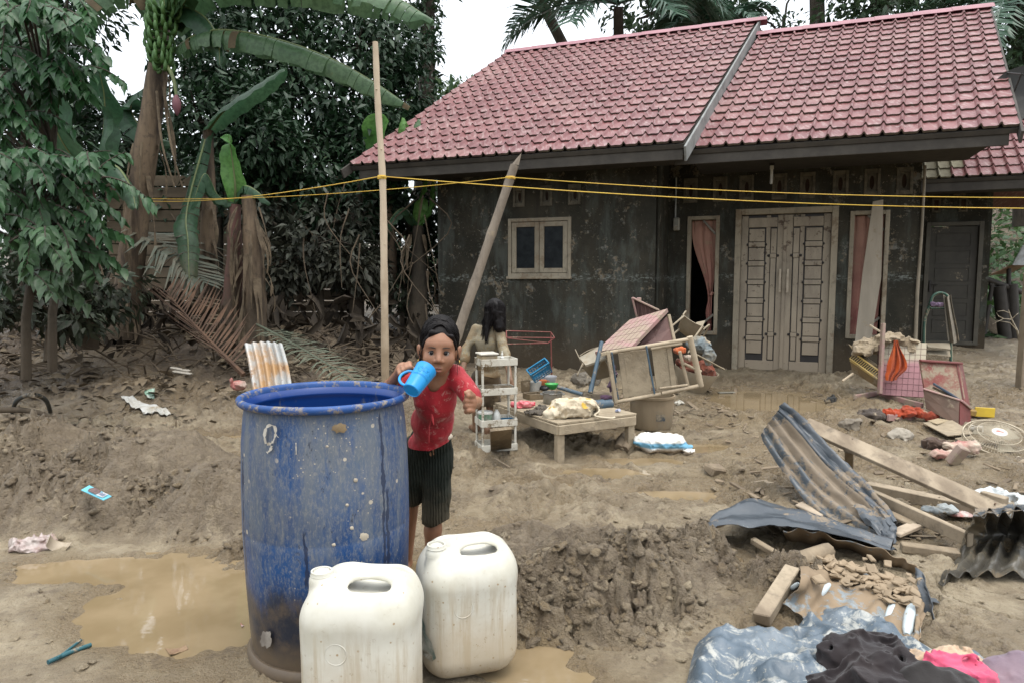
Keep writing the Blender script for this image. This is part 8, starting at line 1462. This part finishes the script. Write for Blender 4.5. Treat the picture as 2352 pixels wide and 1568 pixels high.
def tz(u, v): p = gnd(*cropE(u, v), .1); i = int(np.clip((p.x - .30) / st, 0, gx.shape[0] - 1)); j = int(np.clip((p.y - 1.44) / st, 0, gx.shape[1] - 1)); return V((p.x, p.y, gzz[i, j] if ins[i, j] else gz(p.x, p.y)))
rag('black_shirt', 'crumpled black shirt lying on the blue tarpaulin', 'clothes', [(tz(1010, 1420) + V((0, -.04, .02)), (.13, .09, .04)), (tz(1130, 1450) + V((0, -.05, .015)), (.12, .08, .045)), (tz(960, 1520) + V((0, -.05, .02)), (.14, .10, .05)), (tz(1130, 1560) + V((0, -.04, .02)), (.13, .09, .05)), (tz(860, 1410) + V((.01, 0, .0)), (.04, .05, .025))], cloth_mat('black_jersey', (.020, .016, .017), (.028, .022, .022), .04), .005, .006, 30, .028, 9, 21)
rag('beige_cloth', 'crumpled beige cloth right of the black shirt', 'clothes', [(tz(1300, 1490) + V((0, 0, .02)), (.08, .06, .04)), (tz(1450, 1470) + V((0, 0, .02)), (.12, .05, .04)), (tz(1600, 1490) + V((0, 0, .02)), (.1, .06, .04)), (tz(1700, 1540) + V((0, 0, .01)), (.06, .06, .03))], cloth_mat('beige_jersey', (.50, .37, .26), (.42, .30, .20), .08), .005, .006, 30, .024, 11, 22)
rag('pink_cloth', 'bright pink cloth crumpled in front of the beige one', 'clothes', [(tz(1500, 1530) + V((0, -.035, .055)), (.09, .06, .045)), (tz(1590, 1545) + V((0, -.045, .055)), (.1, .07, .045))], cloth_mat('pink_jersey', (.56, .09, .16), (.46, .07, .13), .0), .005, .006, 26, .026, 10, 23)
rag('dark_trousers', 'charcoal trousers at the bottom edge below the pink cloth', 'clothes', [(tz(1380, 1590) + V((0, -.03, .03)), (.12, .07, .05)), (tz(1480, 1610) + V((0, -.05, .02)), (.12, .08, .05))], cloth_mat('charcoal_cloth', (.03, .027, .026), None, .03), .0055, .006, 26, .014, 9, 24)
rag('mauve_cloth', 'grey mauve cloth in the bottom right corner', 'clothes', [(tz(1830, 1570) + V((0, 0, .03)), (.08, .05, .03)), (tz(1920, 1560) + V((0, 0, .04)), (.08, .06, .04))], cloth_mat('mauve_jersey', (.17, .13, .16), (.22, .16, .18), .06), .0055, .006, 26, .018, 10, 25)
# ---------------------------------------------------------------- small things on the left
rs = bez([at(562, 790, 4.6), at(600, 784, 4.6), at(652, 790, 4.62)], 3); corr('rusty_sheet', 'short rusty corrugated sheet standing behind the drum', [[at(562, 790, 4.75), at(574, 850, 4.65), at(592, 960, 4.5)], [at(608, 785, 4.75), at(622, 850, 4.65), at(636, 960, 4.5)], [at(648, 790, 4.75), at(664, 850, 4.65), at(680, 960, 4.5)]], 14, 50, 5.5, .014, sheetmat('rusty_zinc', (.42, .43, .42), (.40, .24, .11), .12, mc=(.30, .15, .07), scratch=.2), True, .0, 1)
def flat(name, label, cat, pts, mat, dz=.014, amp=.018, n=18, seed=1):
    P4 = [on(*p, dz) for p in pts]; A = []
    for i in range(n):
        row = []
        for j in range(n): p = P4[0].lerp(P4[1], i / (n - 1)).lerp(P4[3].lerp(P4[2], i / (n - 1)), j / (n - 1)); p.z = gz(p.x, p.y) + dz + amp * float(fbm(np.array([i * .35 + seed]), np.array([j * .35]), 3, seed)[0]); row.append(p)
        A.append(row)
    mb = MB(); mb.slab(A, .0015); return one(name, mb, mat, label, cat, 60)
flat('white_cloth', 'torn whitish cloth flattened on the mud left of the drum', 'cloth', [(270, 905), (300, 902), (402, 945), (330, 952)], M('pale_wet_cloth', (.50, .50, .47), (.36, .33, .27), ns=6, mud=.22, ms=6), .01, .03, 16, 3); flat('wrapper', 'small green and white wrapper above the flattened cloth', 'wrapper', [(331, 892), (355, 890), (354, 905), (333, 906)], M('green_wrap', (.14, .34, .22), (.5, .52, .47), ns=30), .012, .02, 8, 5)
pk = thing('snack_packet', 'light blue snack packet lying on the left mud heap', 'packet', on(220, 1132)); pz = max(on(u_, v_).z for u_, v_ in ((186, 1124), (205, 1113), (256, 1138), (237, 1147), (220, 1130))) + .02; q = [gnd(186, 1124, pz), gnd(205, 1113, pz + .012), gnd(256, 1138, pz), gnd(237, 1147, pz - .008)]; quadslab(q, .004, 3).build('foil', M('light_blue_foil', (.16, .50, .62), (.13, .43, .55), rough=.35, ns=9, bump=.3), pk)
lp = lambda f, g, e: q[0].lerp(q[3], f).lerp(q[1].lerp(q[2], f), g) + V((0, 0, e))
mb = MB(); mb.add([lp(.25, .15, .006), lp(.62, .12, .006), lp(.66, .5, .006), lp(.6, .88, .006), lp(.28, .9, .006), lp(.2, .5, .006)], [(0, 1, 2, 3, 4, 5)]); mb.build('picture_print', M('dark_print', (.07, .05, .05), (.16, .10, .09), ns=60), pk); mb = MB(); mb.add([lp(.64, .1, .006), lp(.92, .14, .006), lp(.9, .9, .006), lp(.68, .84, .006)], [(0, 1, 2, 3)]); mb.build('white_print', M('white_print', (.6, .62, .62)), pk); mb = MB()
for k in range(4): mb.add([lp(.70 + .05 * k, .25, .0075), lp(.725 + .05 * k, .25, .0075), lp(.725 + .05 * k, .75 - .08 * (k % 2), .0075), lp(.70 + .05 * k, .75 - .08 * (k % 2), .0075)], [(0, 1, 2, 3)])
mb.build('text_print', M('navy_print', (.05, .08, .22)), pk)
rag('plastic_bag', 'cloudy plastic bag with a brown print at the left edge', 'bag', [(on(72, 1252, .03), (.10, .06, .035)), (on(100, 1240, .03), (.06, .04, .03))], M('cloudy_bag', (.42, .37, .34), (.24, .15, .14), ns=14, rough=.25, mud=.25, ms=14), .005, .006, 30, .02, 13, 31)
p = on(120, 1275); mb = MB(); mb.lathe(p + V((0, .03, .03)), [(.045, 0), (.05, .03), (.052, .06)], 18, rot(-.9, .4, .3), a0=0, a1=3.6); one('broken_cup', mb, M('pale_shell', (.45, .39, .30), (.33, .27, .2), mud=.3), 'broken pale half cup beside the cloudy bag', 'cup', 60)
flat('wrapper', 'tiny red wrapper at the edge of the left puddle', 'wrapper', [(266, 1292), (288, 1286), (292, 1291), (270, 1297)], M('red_wrap', (.5, .1, .09), (.6, .5, .48), ns=40), .01, .012, 6, 2); flat('wrapper', 'red wrapper tucked against the foot of the drum', 'wrapper', [(547, 1410), (552, 1408), (562, 1440), (556, 1444)], M('red_wrap2', (.45, .09, .09), (.5, .4, .38), ns=40), .012, .015, 6, 4)
a, b = on(110, 1520, .012), on(208, 1480, .012); mb = MB(); mb.tube([a, a.lerp(b, .5) + V((0, 0, .004)), b], .008, 8); mb.tube([a + V((.02, .02, .004)), b + V((-.05, .025, .004))], .005, 6); one('blue_rod', mb, M('teal_plastic_rod', (.03, .11, .13), mud=.3, ms=12), 'dark teal plastic rod lying in the left foreground', 'rod', 60)
flat('dead_leaf', 'wet brown leaf lying right of the teal rod', 'leaf', [(378, 1490), (420, 1478), (432, 1490), (392, 1506)], M('wet_brown_leaf', (.17, .10, .06), (.26, .18, .10), ns=30), .006, .006, 10, 7); flat('dead_leaf', 'green and yellow leaf on the heap at the left edge', 'leaf', [(5, 1078), (20, 1062), (30, 1072), (18, 1085)], M('green_leaf_bit', (.13, .2, .06), (.3, .24, .1), ns=20), .03, .03, 8, 8)
for k, (u0, lb) in enumerate(((392, 'upper white foam strip on the bank'), (398, 'lower white foam strip on the bank'))): a, b = on(u0, 843 + 9 * k, .03), on(u0 + 42, 851 + 7 * k, .02); mb = MB(); mb.beam(a, b, .05, .02, (0, 0, 1), .008); one('foam_strip', mb, M('foam%d' % k, (.55, .5, .42), mud=.2), lb, 'foam strip')
rag('plastic_bag', 'small tied white bag with a red corner left of the rusty sheet', 'bag', [(on(548, 884, .05), (.07, .05, .045)), (on(532, 872, .08), (.025, .025, .03))], M('white_bag', (.33, .27, .22), (.4, .1, .09), ns=7, mud=.25), .006, .006, 26, .012, 12, 33)
mb = MB(); mb.tube(bez([on(28, 945, .01), on(40, 918, .14), on(75, 905, .20), on(105, 918, .14), on(116, 945, .01)], 18), .018, 8); one('hose', mb, M('black_hose', (.025, .03, .03), mud=.2), 'black hose arching out of the litter at the left edge', 'hose', 60)
rag('paper_scrap', 'pale crumpled paper between the left branches', 'paper', [(on(92, 962, .03), (.11, .05, .025))], M('pale_paper', (.50, .46, .37), mud=.2), .006, .006, 26, .014, 12, 34)
# stray clods and chips over the open mud
mb = MB(); random.seed(77)
for k in range(420):
    u, v = random.uniform(20, 2350), 1568 - 640 * random.random() ** .7; p = on(u, v); s = random.uniform(.006, .02) * (1.6 if random.random() < .12 else 1)
    mb.box(p + V((0, 0, s * .2)), (s * random.uniform(1, 2), s * random.uniform(.8, 1.4), s * random.uniform(.5, 1)), rot(random.uniform(-.4, .4), random.uniform(-.4, .4), random.uniform(0, 6)), s * .25, s * .2)
tag(mb.build('mud_clods', MUDMAT), 'loose clods and chips scattered over the mud', kind='stuff')

# splinters, chips and rags strewn through the wreckage
mb = MB(); random.seed(99)
for k in range(330):
    u, v = (random.uniform(1620, 2400), random.uniform(890, 1240)) if k % 3 else (random.uniform(1310, 1700), random.uniform(895, 985)); p = on(u, v); a = random.uniform(0, 6.28); L = random.uniform(.03, .16) * (2 if random.random() < .1 else 1); w_ = random.uniform(.008, .035); e = V((math.cos(a), math.sin(a) * .7, random.uniform(-.1, .25))) * L
    mb.beam(p + V((0, 0, .008)), p + e + V((0, 0, .012)), w_, random.uniform(.004, .012), (random.uniform(-.4, .4), random.uniform(-.4, .4), 1), .002, .003)
tag(mb.build('small_wreckage', M('muddy_splinters', (.24, .185, .125), (.10, .075, .05), rough=.85, ns=3, mud=.3, bump=.4)), 'splinters and chips strewn through the wreckage on the right', kind='stuff')
for (lb, pts, mt, sd) in (('muddy grey rag sunk in the mud below the pink cupboard', (1960, 985, .12, .07), cloth_mat('g1', (.20, .17, .13), None, .4), 61), ('pale crumpled rag on the mud below the red cloth roll', (2075, 1010, .10, .06), cloth_mat('g2', (.36, .32, .26), None, .35), 62), ('dark sodden cloth on the mud behind the nailed plank', (2010, 960, .13, .05), cloth_mat('g3', (.07, .055, .045), None, .4), 63), ('brown sodden cloth under the overturned bench', (1480, 905, .16, .07), cloth_mat('g4', (.10, .07, .05), None, .4), 64), ('grey sodden cloth heaped behind the blue pipes', (1345, 880, .16, .1), cloth_mat('g5', (.17, .15, .12), None, .4), 65), ('black pot shard on the mud beside the pink planks', (1915, 925, .06, .05), M('g6', (.03, .03, .028), mud=.3), 66)): rag('sodden_cloth' if sd < 66 else 'pot_shard', lb, 'cloth' if sd < 66 else 'shard', [(on(pts[0], pts[1]) + V((0, .04, .02)), (pts[2], pts[2] * .7, pts[3]))], mt, .0065, .008, 24, .02, 11, sd)
